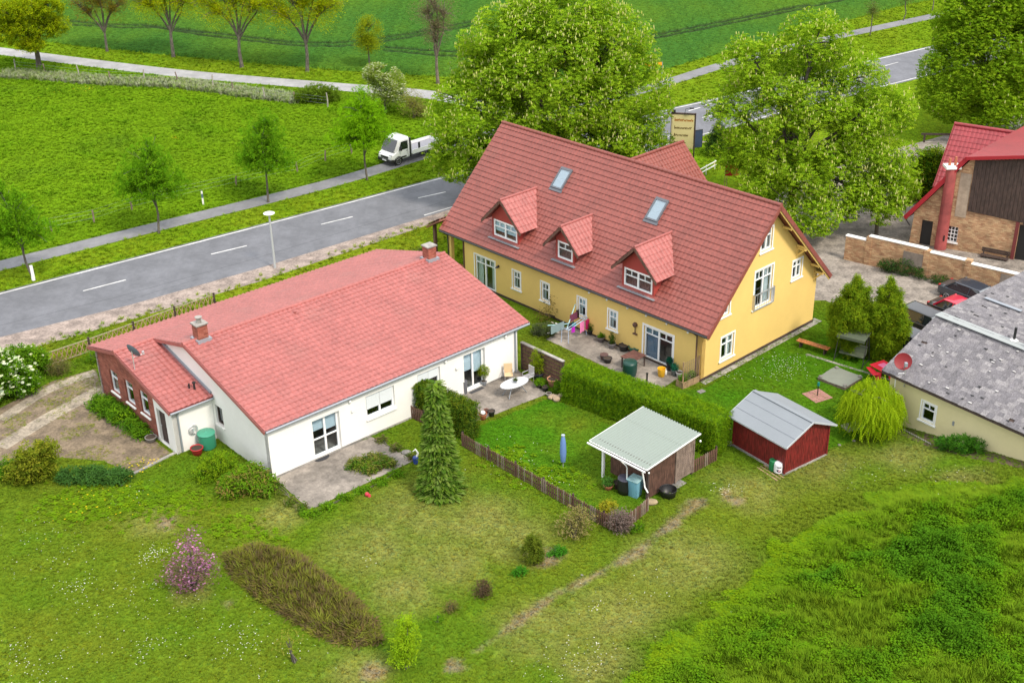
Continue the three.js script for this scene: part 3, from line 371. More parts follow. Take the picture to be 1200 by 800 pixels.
// ---------------------------------------------------------------- white bungalow with brick annex
const WHITE = [-12.4, -53.982], WHITE_TURN = 0.72384;
const wLocal = (u, d) => [WHITE[0] + u * 0.74927 - d * 0.66227, WHITE[1] - u * 0.66227 - d * 0.74927];   // u along the front, d back into the house
{
  const h = thing('white_house', 'white rendered bungalow with low red pantile roof and brick annex', 'house', [WHITE[0], 0, WHITE[1]], WHITE_TURN);
  const FR = frameOf([0, 0, 0], [1, 0, 0], [0, 0, 1]), GL = frameOf([0, 0, 0], [0, 0, -1], [-1, 0, 0]), AN = frameOf([-2.4, 0, 0], [0, 0, -1], [-1, 0, 0]), L = 16.95, k = 0.2705;
  const d1 = [2.62, 4.32, 0.06, 2.36], w1 = [6.05, 7.95, 1.12, 2.5], w2 = [9.55, 11.15, 1.35, 2.5], d2 = [12.86, 14.45, 0.1, 2.5];
  wallPanel('wall', M.whitePlaster, FR, [[0, 0], [L, 0], [L, 2.95], [0, 2.95]], [d1, w1, w2, d2], h, 0.34);
  glazed('patio_door', h, FR, d1, { leaves: 2, depth: 0.2, sill: false, midrail: 0.45, blind: [0.34, 0.42] });
  glazed('window', h, FR, w1, { leaves: 2, depth: 0.14, blind: [0.62, 0.62], blindAt: -0.09 });
  glazed('window', h, FR, w2, { leaves: 2, depth: 0.14, blind: [0.5, 0.5], blindAt: -0.09 });
  glazed('patio_door', h, FR, d2, { leaves: 2, depth: 0.2, sill: false, blind: [0.5, 0.62] });
  part('wall_lamp', [rbx(5.05, 5.2, 1.95, 2.12, 0, 0.1, 0.03)], M.white, h); part('wall_lamp', [sph(0.09, 12.3, 1.95, 0.08)], M.white, h); for (const u of [5.0, 11.5, 16.0]) part('eave_lamp', sph(0.08, u, 2.66, 0.08), M.white, h);
  const gw = [4.6, 5.35, 1.1, 2.25];
  wallPanel('wall', M.whitePlaster, GL, [[0.01, 0], [14.4, 0], [14.4, 3.05], [7.535, 4.9], [0.01, 2.9]], [gw], h);
  glazed('window', h, GL, gw, { depth: 0.12, frameMat: M.woodDark });
  wallPanel('wall', M.whitePlaster, frameOf([L, 0, 0], [0, 0, -1], [1, 0, 0]), [[0.35, 0], [14.4, 0], [14.4, 3.05], [7.535, 4.9], [0.35, 2.98]], [], h);
  wallPanel('wall', M.whitePlaster, frameOf([0, 0, -14.4], [1, 0, 0], [0, 0, -1]), [[-2.4, 0], [L, 0], [L, 3.05], [-2.4, 3.05]], [], h);
  part('floor', bx(0.3, L - 0.3, 0.004, 0.05, -14, -0.35), M.interior, h);
  part('plinth', bx(0.02, L - 0.02, 0, 0.12, 0.003, 0.02), M.concrete, h);
  // annex: brick end with three windows, rendered end with the door
  const bw = [[11.85, 12.85, 1.0, 2.42], [10.0, 11.0, 1.05, 2.5], [8.25, 9.25, 1.1, 2.55]], dr = [6.4, 7.35, 0.08, 2.15];
  const anY = d => d < 11.2 ? 2.70 + (d - 5.35) * 0.235 - 0.12 : 4.07 - (d - 11.2) * 0.27 - 0.12;
  wallPanel('brick_wall', M.brickRed, AN, [[7.6, 0.2], [14.4, 0.2], [14.4, anY(14.4)], [11.2, anY(11.2)], [7.6, anY(7.6)]], bw, h);
  wallPanel('wall', M.whitePlaster, AN, [[5.6, 0], [7.6, 0], [7.6, anY(7.6)], [5.6, anY(5.6)]], [dr], h);
  part('plinth', xf(bx(7.6, 14.4, 0, 0.2, -0.3, 0.03), AN), M.concrete, h);
  for (const r of bw) glazed('window', h, AN, r, { leaves: 1, depth: 0.1, transom: 0.3, top: 1, sillMat: M.white });
  part('door', [xf(bx(dr[0], dr[1], 0.08, 2.15, -0.2, -0.14), AN), xf(bx(dr[0] + 0.12, dr[1] - 0.12, 0.3, 1.0, -0.14, -0.125), AN), xf(bx(dr[0] + 0.12, dr[1] - 0.12, 1.15, 2.0, -0.14, -0.125), AN)], M.woodDark, h);
  part('door_handle', [xf(bar([7.22, 1.1, -0.13], [7.22, 1.1, -0.07], 0.015), AN), xf(bar([7.22, 1.1, -0.07], [7.1, 1.1, -0.07], 0.012), AN)], M.silver, h.children[h.children.length - 1]);
  wallPanel('wall', M.whitePlaster, frameOf([0, 0, -5.6], [1, 0, 0], [0, 0, 1]), [[-2.39, 0], [-0.01, 0], [-0.01, 2.6], [-2.39, 2.6]], [], h);
  part('downpipe', [bar([-2.1, 0.1, -5.52], [-2.1, 2.3, -5.52], 0.05), bar([-2.1, 2.3, -5.52], [-2.1, 2.62, -5.32], 0.05)], M.zinc, h);
  part('downpipe', [bar([16.75, 0.05, 0.07], [16.75, 2.7, 0.07], 0.055), bar([16.75, 2.7, 0.07], [17.0, 2.95, 0.2], 0.055)], M.zinc, h);
  // roofs
  const q = { tw: 0.3, tl: 0.36, amp: 0.058, step: 0.04, seg: 8 };
  const rf = part('roof', [tiled([-0.24, 2.985, 0.15], [1, 0, 0], [0, k, -1], 18.0, 7.685 * Math.hypot(1, k), q), tiled([-0.24, 3.1, -14.8], [1, 0, 0], [0, 0.27, 1], 18.0, 7.265 * Math.hypot(1, 0.27), q)], M.tilePink, h, true);
  part('annex_roof', [tiled([-2.6, 3.1, -14.8], [1, 0, 0], [0, 0.27, 1], 2.36, 3.6 * Math.hypot(1, 0.27), q), tiled([-2.6, 2.7, -5.35], [1, 0, 0], [0, 0.235, -1], 2.58, 5.85 * Math.hypot(1, 0.235), { ...q, tw: 0.323 })], M.tilePink, h, true);
  part('ridge_tiles', ridgeTiles([-0.26, 5.09, -7.535], [17.78, 5.09, -7.535], 0.13), M.tilePink, rf);
  part('ridge_tiles', ridgeTiles([-2.62, 4.10, -11.2], [-0.2, 4.10, -11.2], 0.12), M.tilePink, rf);
  for (const [u, e] of [[-0.27, -1], [17.79, 1]]) part('verge_board', [beam([u, 2.92, 0.17], [u, 5.02, -7.535], 0.03, 0.2), beam([u, 5.02, -7.535], [u, e < 0 ? 4.05 : 3.04, e < 0 ? -11.2 : -14.82], 0.03, 0.2)], M.tilePink, rf);
  part('verge_board', [beam([-2.63, 2.64, -5.33], [-2.63, 4.02, -11.2], 0.03, 0.18), beam([-2.63, 4.02, -11.2], [-2.63, 3.04, -14.82], 0.03, 0.18)], M.tilePink, rf);
  part('gutter', [bar([-0.2, 2.93, 0.2], [17.75, 2.93, 0.2], 0.07, 0.07, 8), bar([-2.58, 2.63, -5.3], [-0.05, 2.63, -5.3], 0.06, 0.06, 8)], M.zinc, rf);
  part('fascia', [beam([-0.2, 2.93, 0.06], [17.7, 2.93, 0.06], 0.06, 0.12)], M.white, rf);
  part('flashing', [beam([-0.05, 2.9, -5.5], [-0.05, 4.06, -10.6], 0.1, 0.12)], M.zinc, rf);
  for (const [u, hh, top] of [[0.85, 0.9, 1], [16.6, 0.85, 0]]) {
    const c = part('chimney', [bx(u - 0.3, u + 0.3, 4.85, 5.05 + hh, -7.85, -7.25)], M.brickRed, rf);
    part('chimney_cap', [bx(u - 0.36, u + 0.36, 5.05 + hh, 5.12 + hh, -7.91, -7.19), ...(top ? [cyl(0.13, 0.13, 0.28, u, 5.12 + hh, -7.55), cyl(0.2, 0.2, 0.04, u, 5.42 + hh, -7.55)] : [])], M.concrete, c);
    part('chimney_flashing', [bx(u - 0.42, u + 0.42, 4.98, 5.16, -7.98, -7.1)], M.zinc, c);
  }
  part('roof_vent', [cyl(0.06, 0.05, 0.5, -0.55, 2.85, -6.3), cyl(0.1, 0.1, 0.06, -0.55, 3.35, -6.3), cyl(0.05, 0.05, 0.4, -0.75, 2.9, -6.5)], M.black, rf);
  part('roof_vent', [cyl(0.07, 0.07, 0.3, 6.4, 4.75, -6.9), cyl(0.1, 0.1, 0.05, 6.4, 5.05, -6.9)], M.tilePink, rf);
  part('hose_reel', [new THREE.TorusGeometry(0.25, 0.03, 6, 18).translate(-1.35, 1.15, -5.5), new THREE.TorusGeometry(0.18, 0.025, 6, 16).translate(-1.33, 1.1, -5.47), bx(-1.4, -1.3, 1.05, 1.2, -5.58, -5.45)].map(ni), M.silver, h);
}

// ---------------------------------------------------------------- outbuilding with grey slate roof at the right edge
const GD = [0.6, 0.8], GN = [0.8, -0.6], GE = [20.3, -58.7];
{
  const h = thing('yellow_outbuilding', 'low cream outbuilding with weathered grey slate roof and one window', 'building', [GE[0], 0, GE[1]], heading([0, 0], GD));   // local x along the wall; local z points to the wall's outside
  const F = frameOf([0, 0, 0], [1, 0, 0], [0, 0, 1]), w = [2.12, 3.0, 1.1, 2.22], L = 16, k = 0.43;
  wallPanel('wall', M.cream, F, [[0, -0.3], [L, -0.3], [L, 2.85], [0, 2.85]], [w], h);
  glazed('window', h, F, w, { transom: 0.32, top: 2, surround: 0.07, depth: 0.05 });
  wallPanel('wall', M.cream, frameOf([0, 0, 0], [0, 0, -1], [-1, 0, 0]), [[0.01, -0.3], [12, -0.3], [12, 5.0], [4.2, 4.85], [0.01, 2.9]], [], h);
  wallPanel('wall', M.cream, frameOf([0, 0, -12], [1, 0, 0], [0, 0, -1]), [[0.3, -0.3], [L, -0.3], [L, 5], [0.3, 5]], [], h);
  part('wall_vent', bx(4.05, 4.15, 1.6, 1.85, 0.0, 0.03), M.zinc, h);
  // slates: every course its own row of thin plates of uneven length and tone, a few slipped
  const slateMats = [[0.225, 0.22, 0.235], [0.26, 0.255, 0.265], [0.19, 0.187, 0.2], [0.32, 0.315, 0.32]].map(c => tmat(c, 0.8, T.slate, 0.006)), geos = [[], [], [], []];
  const plane = (o, s, lenS, row, lenU, jit) => { const S = V(0, s[0], s[1]).normalize(), Nn = V(1, 0, 0).cross(S).normalize(); if (Nn.y < 0) Nn.negate(); const rows = Math.round(lenS / row);
    for (let r = 0; r < rows; r++) { let x = -R(0, 0.3); while (x < lenU) { const wd = R(0.28, 0.42), b = r * row + gauss() * jit, t = R(0, 0.012), x0 = Math.max(0, x), x1 = Math.min(lenU, x + wd - 0.008); if (x1 > x0 && rnd() > 0.006) { const g = new THREE.BoxGeometry(x1 - x0, 0.028 + t, row * 1.3); const m = new THREE.Matrix4().makeBasis(V(1, 0, 0), Nn, V(1, 0, 0).clone().cross(Nn)); g.rotateX((rnd() - 0.5) * 0.06 + 0.09); g.applyMatrix4(m); g.translate(o[0] + (x0 + x1) / 2, o[1] + S.y * (b + row / 2) + Nn.y * 0.02, o[2] + S.z * (b + row / 2) + Nn.z * 0.02); geos[rnd() < 0.12 ? 3 : rnd() * 3 | 0].push(ni(g)); } x += wd; } } };
  const lenA = 4.45 * Math.hypot(1, k);
  plane([-0.3, 3.36 - 0.18, 0.42], [k, -1], lenA, 0.26, L, 0.02);
  plane([-0.3, 5.12, -4.05], [0.035, -1], 8.2, 0.24, L, 0.03);
  const deckT = 0.1; const rf = part('roof', [quad([-0.28, 3.15, 0.42], [L, 3.15, 0.42], [L, 5.06, -4.03], [-0.28, 5.06, -4.03]), quad([-0.28, 5.08, -4.03], [L, 5.08, -4.03], [L, 5.38, -12.3], [-0.28, 5.38, -12.3]), quad([-0.28, 3.0, 0.42], [L, 3.0, 0.42], [L, 4.93, -4.03], [-0.28, 4.93, -4.03]), beam([-0.28, 3.07, 0.41], [L, 3.07, 0.41], 0.05, 0.15), beam([-0.27, 3.08, 0.42], [-0.27, 4.98, -4.03], 0.05, 0.16), beam([-0.27, 4.98, -4.03], [-0.27, 5.28, -12.3], 0.05, 0.16)], M.woodDark, h);
  geos.forEach((g, i) => { if (g.length) { const o = part('slates', g, slateMats[i], rf); o.userData.kind = 'stuff'; } });
  part('ridge_sheet', [beam([-0.3, 5.17, -4.05], [L, 5.17, -4.05], 0.62, 0.025)], mat([0.30, 0.325, 0.325], 0.7), rf);
  part('roof_strip', [beam([0.35, 5.36, -7.4], [2.6, 5.36, -7.4], 0.22, 0.04)], M.zinc, rf);
  const vp = part('vent_pipe', [cyl(0.07, 0.07, 0.75, 4.15, 5.15, -4.35)], M.black, rf); part('vent_collar', [cyl(0.25, 0.1, 0.08, 4.15, 5.16, -4.35)], M.white, vp);
  part('chimney', [bx(6.1, 6.75, 5.0, 6.55, -4.75, -4.1), bx(6.02, 6.83, 6.55, 6.65, -4.83, -4.02)], M.brickRed, rf);
  { const s = part('roof_patch', Array.from({ length: 34 }, () => { const a = R(0, 11), b = R(0.1, 4.1); return beam([a, 3.2 + b * k + 0.075, 0.42 - b], [a + R(0.06, 0.2), 3.2 + b * k + 0.075, 0.42 - b], R(0.05, 0.11), 0.012); }), mat([0.48, 0.47, 0.46], 0.8), rf); s.userData.kind = 'stuff'; }
  { const s = part('slate_gap', Array.from({ length: 60 }, () => { const a = R(0, 11), b = rnd() < 0.5 ? R(0.1, 4.1) : R(4.8, 9); const y = b < 4.4 ? 3.2 + b * k + 0.062 : 5.19 + (b - 4.45) * 0.035; return beam([a, y, 0.42 - b], [a + R(0.08, 0.2), y, 0.42 - b], R(0.06, 0.12), 0.012); }), M.black, rf); s.userData.kind = 'stuff'; }
}
{ // red satellite dish and cable bracket on the outbuilding
  const p = [GE[0] + GD[0] * 0.75 + GN[0] * 0.05, GE[1] + GD[1] * 0.75 + GN[1] * 0.05];
  const d = thing('satellite_dish', 'dark red satellite dish on the eave of the slate roof', 'antenna', [p[0], 0, p[1]], 0);
  const dish = lathe([[0.01, 0.0], [0.2, 0.015], [0.38, 0.055], [0.52, 0.12], [0.53, 0.125], [0.51, 0.10], [0.37, 0.035], [0.2, -0.005], [0.01, -0.02]], 0, 0, 0, 24); dish.scale(0.86, 0.86, 0.86); dish.rotateX(1.15); dish.rotateY(-0.35); dish.translate(-0.25, 4.15, 0.35);
  part('reflector', dish, mat([0.21, 0.012, 0.016], 0.6), d); part('mast', [bar([0, 2.6, 0.3], [-0.05, 3.6, 0.35], 0.025), bar([-0.05, 3.6, 0.35], [-0.2, 4.05, 0.4], 0.025), bar([0, 2.6, 0.3], [0.05, 2.55, -0.02], 0.03)], M.silver, d); part('feed_arm', [beam([-0.2, 3.65, 0.4], [-0.3, 4.3, 0.95], 0.06, 0.06), bx(-0.38, -0.24, 4.2, 4.4, 0.9, 1.08)], M.zinc, d);
  const q = [GE[0] + GD[0] * 0.55 - GN[0] * 0.22, GE[1] + GD[1] * 0.55 - GN[1] * 0.22];
  solo('cable_bracket', [tube([[0.35, 3.35, -0.1], [0.1, 3.3, 0.05], [0, 2.9, 0.12], [0.02, 2.2, 0.1]], [0.03, 0.03, 0.03, 0.03]), bar([0.02, 2.2, 0.1], [0.4, 2.15, 0.05], 0.02), bar([0.02, 1.95, 0.1], [0.4, 1.9, 0.05], 0.02)], M.white, 'white curved pipe and bracket below the slate eave', 'bracket', [q[0], 0, q[1]], heading([0, 0], GD));
}

// ---------------------------------------------------------------- red garden shed
{
  const p = [13.73, -53.46], left = [11.62, -56.43], right = [16.04, -55.59], tn = heading(left, p), L = 3.64, Wd = 3.14;
  const h = thing('red_shed', 'dark red painted garden shed with grey felt gable roof', 'shed', [left[0], 0, left[1]], tn);   // x: left corner -> front corner, -z: back
  const boards = (F, w, hAt, n) => { const g = []; for (let i = 0; i < n; i++) { const a = i * w / n, b = (i + 1) * w / n; g.push(xf(bx(a + 0.006, b - 0.006, 0.12, hAt((a + b) / 2), -0.03, 0.0 + (i % 2) * 0.004), F)); } return g; };
  const peak = x => 2.02 + 0.62 * (1 - Math.abs(x / Wd - 0.5) * 2) - 0.05;
  for (const [F, w, f, n] of [[frameOf([0, 0, 0], [1, 0, 0], [0, 0, 1]), L, () => 1.98, 28], [frameOf([L, 0, 0], [0, 0, -1], [1, 0, 0]), Wd, peak, 24], [frameOf([0, 0, 0], [0, 0, -1], [-1, 0, 0]), Wd, peak, 24], [frameOf([0, 0, -Wd], [1, 0, 0], [0, 0, -1]), L, () => 1.98, 28]]) for (const g of boards(F, w, f, n)) part('board', g, M.shedRed, h);
  part('corner_post', [[0, 0], [L, 0], [L, -Wd], [0, -Wd]].map(([x, z]) => bx(x - 0.05, x + 0.05, 0.1, 1.98, z - 0.05, z + 0.05)), M.shedRed, h);
  part('base', bx(-0.05, L + 0.05, 0, 0.12, -Wd - 0.05, 0.05), M.concrete, h);
  const ry = 2.68, ey = 1.98, ov = 0.3;
  const slab = (z0, y0, z1, y1) => beam([L / 2, y0, z0], [L / 2, y1, z1], L + 0.5, 0.045);
  const rf = part('roof', [slab(ov, ey - 0.12, -Wd / 2 + 0.003, ry), slab(-Wd - ov, ey - 0.12, -Wd / 2 - 0.003, ry)], M.felt, h);
  for (const [a, b] of [[0.33, 1], [0.66, 1]]) part('felt_seam', [beam([-0.25, lerp(ey - 0.12, ry, a) + 0.028, lerp(ov, -Wd / 2, a)], [L + 0.25, lerp(ey - 0.12, ry, a) + 0.028, lerp(ov, -Wd / 2, a)], 0.06, 0.012)], mat([0.2, 0.22, 0.25], 0.9), rf);
  part('ridge_cap', [beam([-0.25, ry + 0.03, -Wd / 2], [L + 0.25, ry + 0.03, -Wd / 2], 0.22, 0.03)], M.felt, rf);
  part('roof_edge', [beam([-0.27, ey - 0.14, ov], [-0.27, ry, -Wd / 2], 0.03, 0.09), beam([L + 0.27, ey - 0.14, ov], [L + 0.27, ry, -Wd / 2], 0.03, 0.09), beam([L + 0.27, ey - 0.14, -Wd - ov], [L + 0.27, ry, -Wd / 2], 0.03, 0.09), beam([-0.26, ey - 0.15, ov + 0.01], [L + 0.26, ey - 0.15, ov + 0.01], 0.03, 0.09)], mat([0.42, 0.45, 0.48], 0.6), rf);
}

// ---------------------------------------------------------------- wooden shelter with corrugated translucent roof
{
  // corners of the roof: left [3.99,-53.78] back [6.87,-56.68] right [9.31,-53.76] front [6.49,-51.08]; x runs left -> front, z from the front-left side backwards is negative
  const O = [4.35, -53.65], tn = heading([3.99, -53.78], [6.49, -51.08]);
  const h = thing('garden_shelter', 'brown slatted garden shelter with pale corrugated lean-to roof', 'shelter', [O[0], 0, O[1]], tn);
  const L = 3.1, D = 3.5, yf = 2.05, yb = 2.3;
  for (const [x, z] of [[0.12, -0.12], [L, -0.12], [L, -D], [0.12, -D]]) part('post', bx(x - 0.06, x + 0.06, 0, z < -1 ? yb : yf, z - 0.06, z + 0.06), x < 1 ? M.frame : M.woodDark, h);
  for (let i = 0; i < 26; i++) { const z = -0.2 - i * 0.075; part('slat', bx(L + 0.02, L + 0.045, 0.12, yf - 0.05, z - 0.03, z + 0.024), M.woodBrown, h); }
  part('slat_rail', [bx(L - 0.02, L + 0.02, 0.5, 0.58, -2.1, -0.15), bx(L - 0.02, L + 0.02, 1.5, 1.58, -2.1, -0.15)], M.woodDark, h);
  for (let i = 0; i < 18; i++) { const y = 0.15 + i * 0.115; part('slat', bx(L + 0.05, L + 0.07, y, y + 0.095, -3.5, -2.2), M.woodGrey, h); }
  part('frame', [bx(L + 0.02, L + 0.1, 0.1, 2.25, -2.22, -2.13), bx(L + 0.02, L + 0.1, 0.1, 2.25, -3.58, -3.5)], M.woodGrey, h);
  for (let i = 0; i < 24; i++) { const x = 0.2 + i * 0.12; part('slat', bx(x, x + 0.105, 0.1, 2.02, -0.62, -0.59), M.woodBrown, h); }
  for (let i = 0; i < 14; i++) { const z = -1.6 - i * 0.135; part('slat', bx(0.1, 0.13, 0.1, 2.2, z - 0.06, z + 0.06), M.woodBrown, h); }
  part('beam', [bx(-0.2, L + 0.2, yf - 0.02, yf + 0.1, -0.18, -0.06), bx(-0.2, L + 0.2, yb - 0.02, yb + 0.1, -D - 0.06, -D + 0.06), beam([L, yf + 0.06, -0.1], [L, yb + 0.06, -D], 0.08, 0.12)], M.woodDark, h);
  { // corrugated sheet, waves running down the slope, one lap joint
    const n = 200, pos = [], idx = [], uv = [], x0 = -0.42, x1 = L + 0.32, rows = [[0.36, yf + 0.09], [-2.3, lerp(yf, yb, 0.7) + 0.115], [-2.3, lerp(yf, yb, 0.7) + 0.135], [-D - 0.22, yb + 0.16]];
    rows.forEach(([z, y], r) => { for (let i = 0; i <= n; i++) { const t = i / n; pos.push(lerp(x0, x1, t), y + 0.02 * 1.8 * Math.sin(t * Math.PI * 2 * 22), z); uv.push(t, r); } });
    for (const r of [0, 1, 2]) for (let i = 0; i < n; i++) { const q = r * (n + 1) + i; idx.push(q, q + 1, q + n + 1, q + 1, q + n + 2, q + n + 1); }
    const g = new THREE.BufferGeometry(); g.setAttribute('position', new THREE.Float32BufferAttribute(pos, 3)); g.setAttribute('uv', new THREE.Float32BufferAttribute(uv, 2)); g.setIndex(idx); g.computeVertexNormals();
    const rf = part('roof', g, new THREE.MeshPhysicalMaterial({ color: rgb(0.26, 0.315, 0.285), roughness: 0.55, transmission: 0.2, thickness: 0, side: THREE.DoubleSide }), h);
    part('roof_edge', [beam([x0, yf + 0.06, 0.36], [x1, yf + 0.06, 0.36], 0.03, 0.06), beam([x1, yf + 0.07, 0.36], [x1, yb + 0.14, -D - 0.22], 0.03, 0.07), beam([x0, yf + 0.07, 0.36], [x0, yb + 0.14, -D - 0.22], 0.03, 0.07)], M.frame, rf);
    part('gutter', [bar([x0, yf + 0.02, 0.5], [x1, yf + 0.02, 0.5], 0.05, 0.05, 8)], M.frame, rf);
    part('downpipe', [tube([[1.7, yf, 0.48], [2.0, 1.75, 0.3], [2.05, 1.6, 0.25], [2.05, 0.9, 0.25]], [0.035, 0.035, 0.035, 0.035]), tube([[L + 0.1, yf, 0.45], [L + 0.1, 1.2, 0.25], [L + 0.1, 1.0, 0.22], [L + 0.3, 0.75, 0.2]], [0.04, 0.04, 0.04, 0.04])], M.frame, h);
    part('corner_lamp', [sph(0.05, L + 0.4, 1.98, 0.3), sph(0.06, L + 0.4, 2.1, -D - 0.1)], M.white, h);
  }
}

// ---------------------------------------------------------------- brick barn at the right and its yard wall
{
  const B0 = [28.95, -83.7], e = [0.83, 0.558];
  const h = thing('brick_barn', 'yellow brick barn with red half-hipped roof and dark boarded gable', 'barn', [B0[0], 0, B0[1]], heading([0, 0], e));
  const F = frameOf([0, 0, 0], [1, 0, 0], [0, 0, 1]), k = 1.38, cx = 7.6;
  const door = [0.72, 1.5, 0.1, 1.98], win = [2.35, 3.3, 0.75, 1.9], gate = [7.3, 9.2, 0, 2.95];
  wallPanel('brick_wall', M.brickYellow, F, [[0, 0], [15, 0], [15, 2.5], [13.6, 4.4], [11.8, 6.95], [7.6, 7.75], [3.45, 6.95], [0.1, 2.45]], [door, win, gate], h);
  part('door', xf(bx(...door.slice(0, 2), 0.1, 1.98, -0.16, -0.1), F), M.black, h); part('gate', xf(bx(7.3, 9.2, 0, 2.95, -0.16, -0.1), F), M.black, h);
  { const o = part('window', [0, 1, 2, 3, 4].flatMap(i => [xf(bx(2.35 + i * 0.2275, 2.39 + i * 0.2275, 0.75, 1.9, -0.12, -0.06), F), xf(bx(2.35, 3.3, 0.75 + i * 0.277, 0.79 + i * 0.277, -0.12, -0.061), F)]), M.frame, h); part('pane', xf(bx(2.35, 3.3, 0.75, 1.9, -0.15, -0.13), F), M.glass, o); part('sill', xf(bx(2.25, 3.4, 0.65, 0.75, -0.1, 0.08), F), M.white, o); }
  for (let i = 0; i < 30; i++) { const x = 3.72 + i * 0.27; part('board', bx(x, x + 0.255, i > 13 ? 2.95 : 3.25 - i * 0.01, i < 15 ? 6.95 + i * 0.054 : 7.7 - (i - 14) * 0.054, 0.02, 0.06 + (i % 3) * 0.008), M.woodDark, h); }
  part('render_band', bx(2.9, 3.66, 2.7, 5.9, 0.004, 0.03), tmat([0.45, 0.36, 0.27], 0.9, T.dirt, 0.004), h);
  part('gate_frame', [bx(7.05, 7.28, 0, 3.1, 0.004, 0.06)], mat([0.16, 0.03, 0.03], 0.7), h);
  // gambrel roof: steep lower slope seen almost edge on, shallow upper slope
  const yE = 2.05, xE = -0.45, yH = 7.15, xH = xE + (yH - yE) / k, depth = 10, ls = Math.hypot(xH - xE, yH - yE), ku = 0.2, lu = (cx - xH) * Math.hypot(1, ku), back = [0.17, 0, -1];
  const rf = part('roof', [tiled([xE, yE, 0.35], back, [1, k, 0], depth, ls, { tw: 0.3, tl: 0.4, amp: 0.03, step: 0.03 }), tiled([2 * cx - xE, yE, 0.35], back, [-1, k, 0], depth, ls, { tw: 0.3, tl: 0.4, amp: 0.03, step: 0.03, seg: 3 })], M.tileBarn, h, true);
  part('upper_roof', [tiled([xH - 0.05, yH, 0.4], back, [1, ku, 0], depth, lu + 0.06, { tw: 0.4, tl: 0.5, amp: 0.01, step: 0.012 }), tiled([2 * cx - xH + 0.05, yH, 0.4], back, [-1, ku, 0], depth, lu + 0.06, { tw: 0.4, tl: 0.5, amp: 0.01, step: 0.012, seg: 3 })], M.tileBarn, h, true);
  part('verge_board', [beam([xE, yE - 0.05, 0.37], [xH, yH - 0.05, 0.37], 0.05, 0.3)], mat([0.34, 0.015, 0.025], 0.5), rf); part('verge_board', [beam([xH - 0.05, yH - 0.06, 0.43], [cx, yH + ku * (cx - xH) - 0.06, 0.43], 0.06, 0.24)], mat([0.34, 0.015, 0.025], 0.5), rf);
  part('gutter', [tube([[xE + 0.05, yE - 0.1, 0.3], [xE + 0.2, yE - 0.35, 0.2], [xE + 0.35, yE - 0.6, 0.1]], [0.05, 0.05, 0.05])], M.darkMetal, rf);
  // wing behind, its ridge parallel to the boarded front
  part('rear_roof', [tiled([0.1, 3.0, -4.4], [1, 0, 0], [0, 3.8, -3.6], 14, 5.23, { tw: 0.3, tl: 0.42, amp: 0.03, step: 0.04 }), tiled([0.1, 3.0, -11.6], [1, 0, 0], [0, 3.8, 3.6], 14, 5.23, { tw: 0.3, tl: 0.42, amp: 0.03, step: 0.04, seg: 3 })], M.tileBarn, h, true);
  part('ridge_tiles', [ridgeTiles([0.05, 6.85, -8], [14, 6.85, -8], 0.14)], M.tileBarn, h.children[h.children.length - 1]);
  part('verge_board', [beam([0.05, 2.95, -4.35], [0.05, 6.78, -8], 0.05, 0.24), beam([0.05, 2.95, -11.65], [0.05, 6.78, -8], 0.05, 0.24)], M.tileBarn, h.children[h.children.length - 1]);
  wallPanel('brick_wall', M.brickYellow, frameOf([0.3, 0, 0], [0, 0, -1], [-1, 0, 0]), [[4.7, 0], [11.3, 0], [11.3, 3.1], [8, 6.5], [4.7, 3.1]], [], h);
  wallPanel('brick_wall', M.brickYellow, frameOf([0.1, 0, 0], [0, 0, -1], [-1, 0, 0]), [[0.3, 0], [4.7, 0], [4.7, 2.3], [0.3, 2.3]], [], h);
}
{ const o = thing('chimney_stack', 'round red chimney pipe with white cap in front of the brick barn', 'chimney', [30.75, 0, -82.3], 0); part('pipe', [cyl(0.42, 0.36, 6.2, 0, 0, 0, 18)], tmat([0.42, 0.09, 0.085], 0.7, T.dirt, 0.002), o); part('cap', [bx(-0.52, 0.52, 6.2, 6.38, -0.42, 0.42)], M.white, o); part('pots', [cyl(0.1, 0.08, 0.5, -0.2, 6.38, 0), cyl(0.1, 0.08, 0.6, 0.2, 6.38, 0)], M.terracotta, o); part('bracket', [bx(-0.02, 0.06, 0.9, 1.3, 0.38, 0.46)], M.black, o); }
{ const o = thing('wooden_bench', 'dark wooden bench against the brick barn front', 'bench', [28.95 + 0.83 * 6.0 - 0.35 * 0.5, 0, -83.7 + 0.558 * 6.0 + 0.83 * 0.5], heading([0, 0], [0.83, 0.558])); for (let i = 0; i < 3; i++) part('seat_slat', bx(-0.95, 0.95, 0.42, 0.46, -0.2 + i * 0.15, -0.07 + i * 0.15), M.woodDark, o); for (let i = 0; i < 2; i++) part('back_slat', bx(-0.95, 0.95, 0.6 + i * 0.17, 0.73 + i * 0.17, -0.28, -0.24), M.woodDark, o); for (const s of [-1, 1]) part('leg', [bx(s * 0.8 - 0.04, s * 0.8 + 0.04, 0, 0.42, -0.2, 0.22), bx(s * 0.8 - 0.04, s * 0.8 + 0.04, 0.42, 0.92, -0.24, -0.2)], M.woodDark, o); }
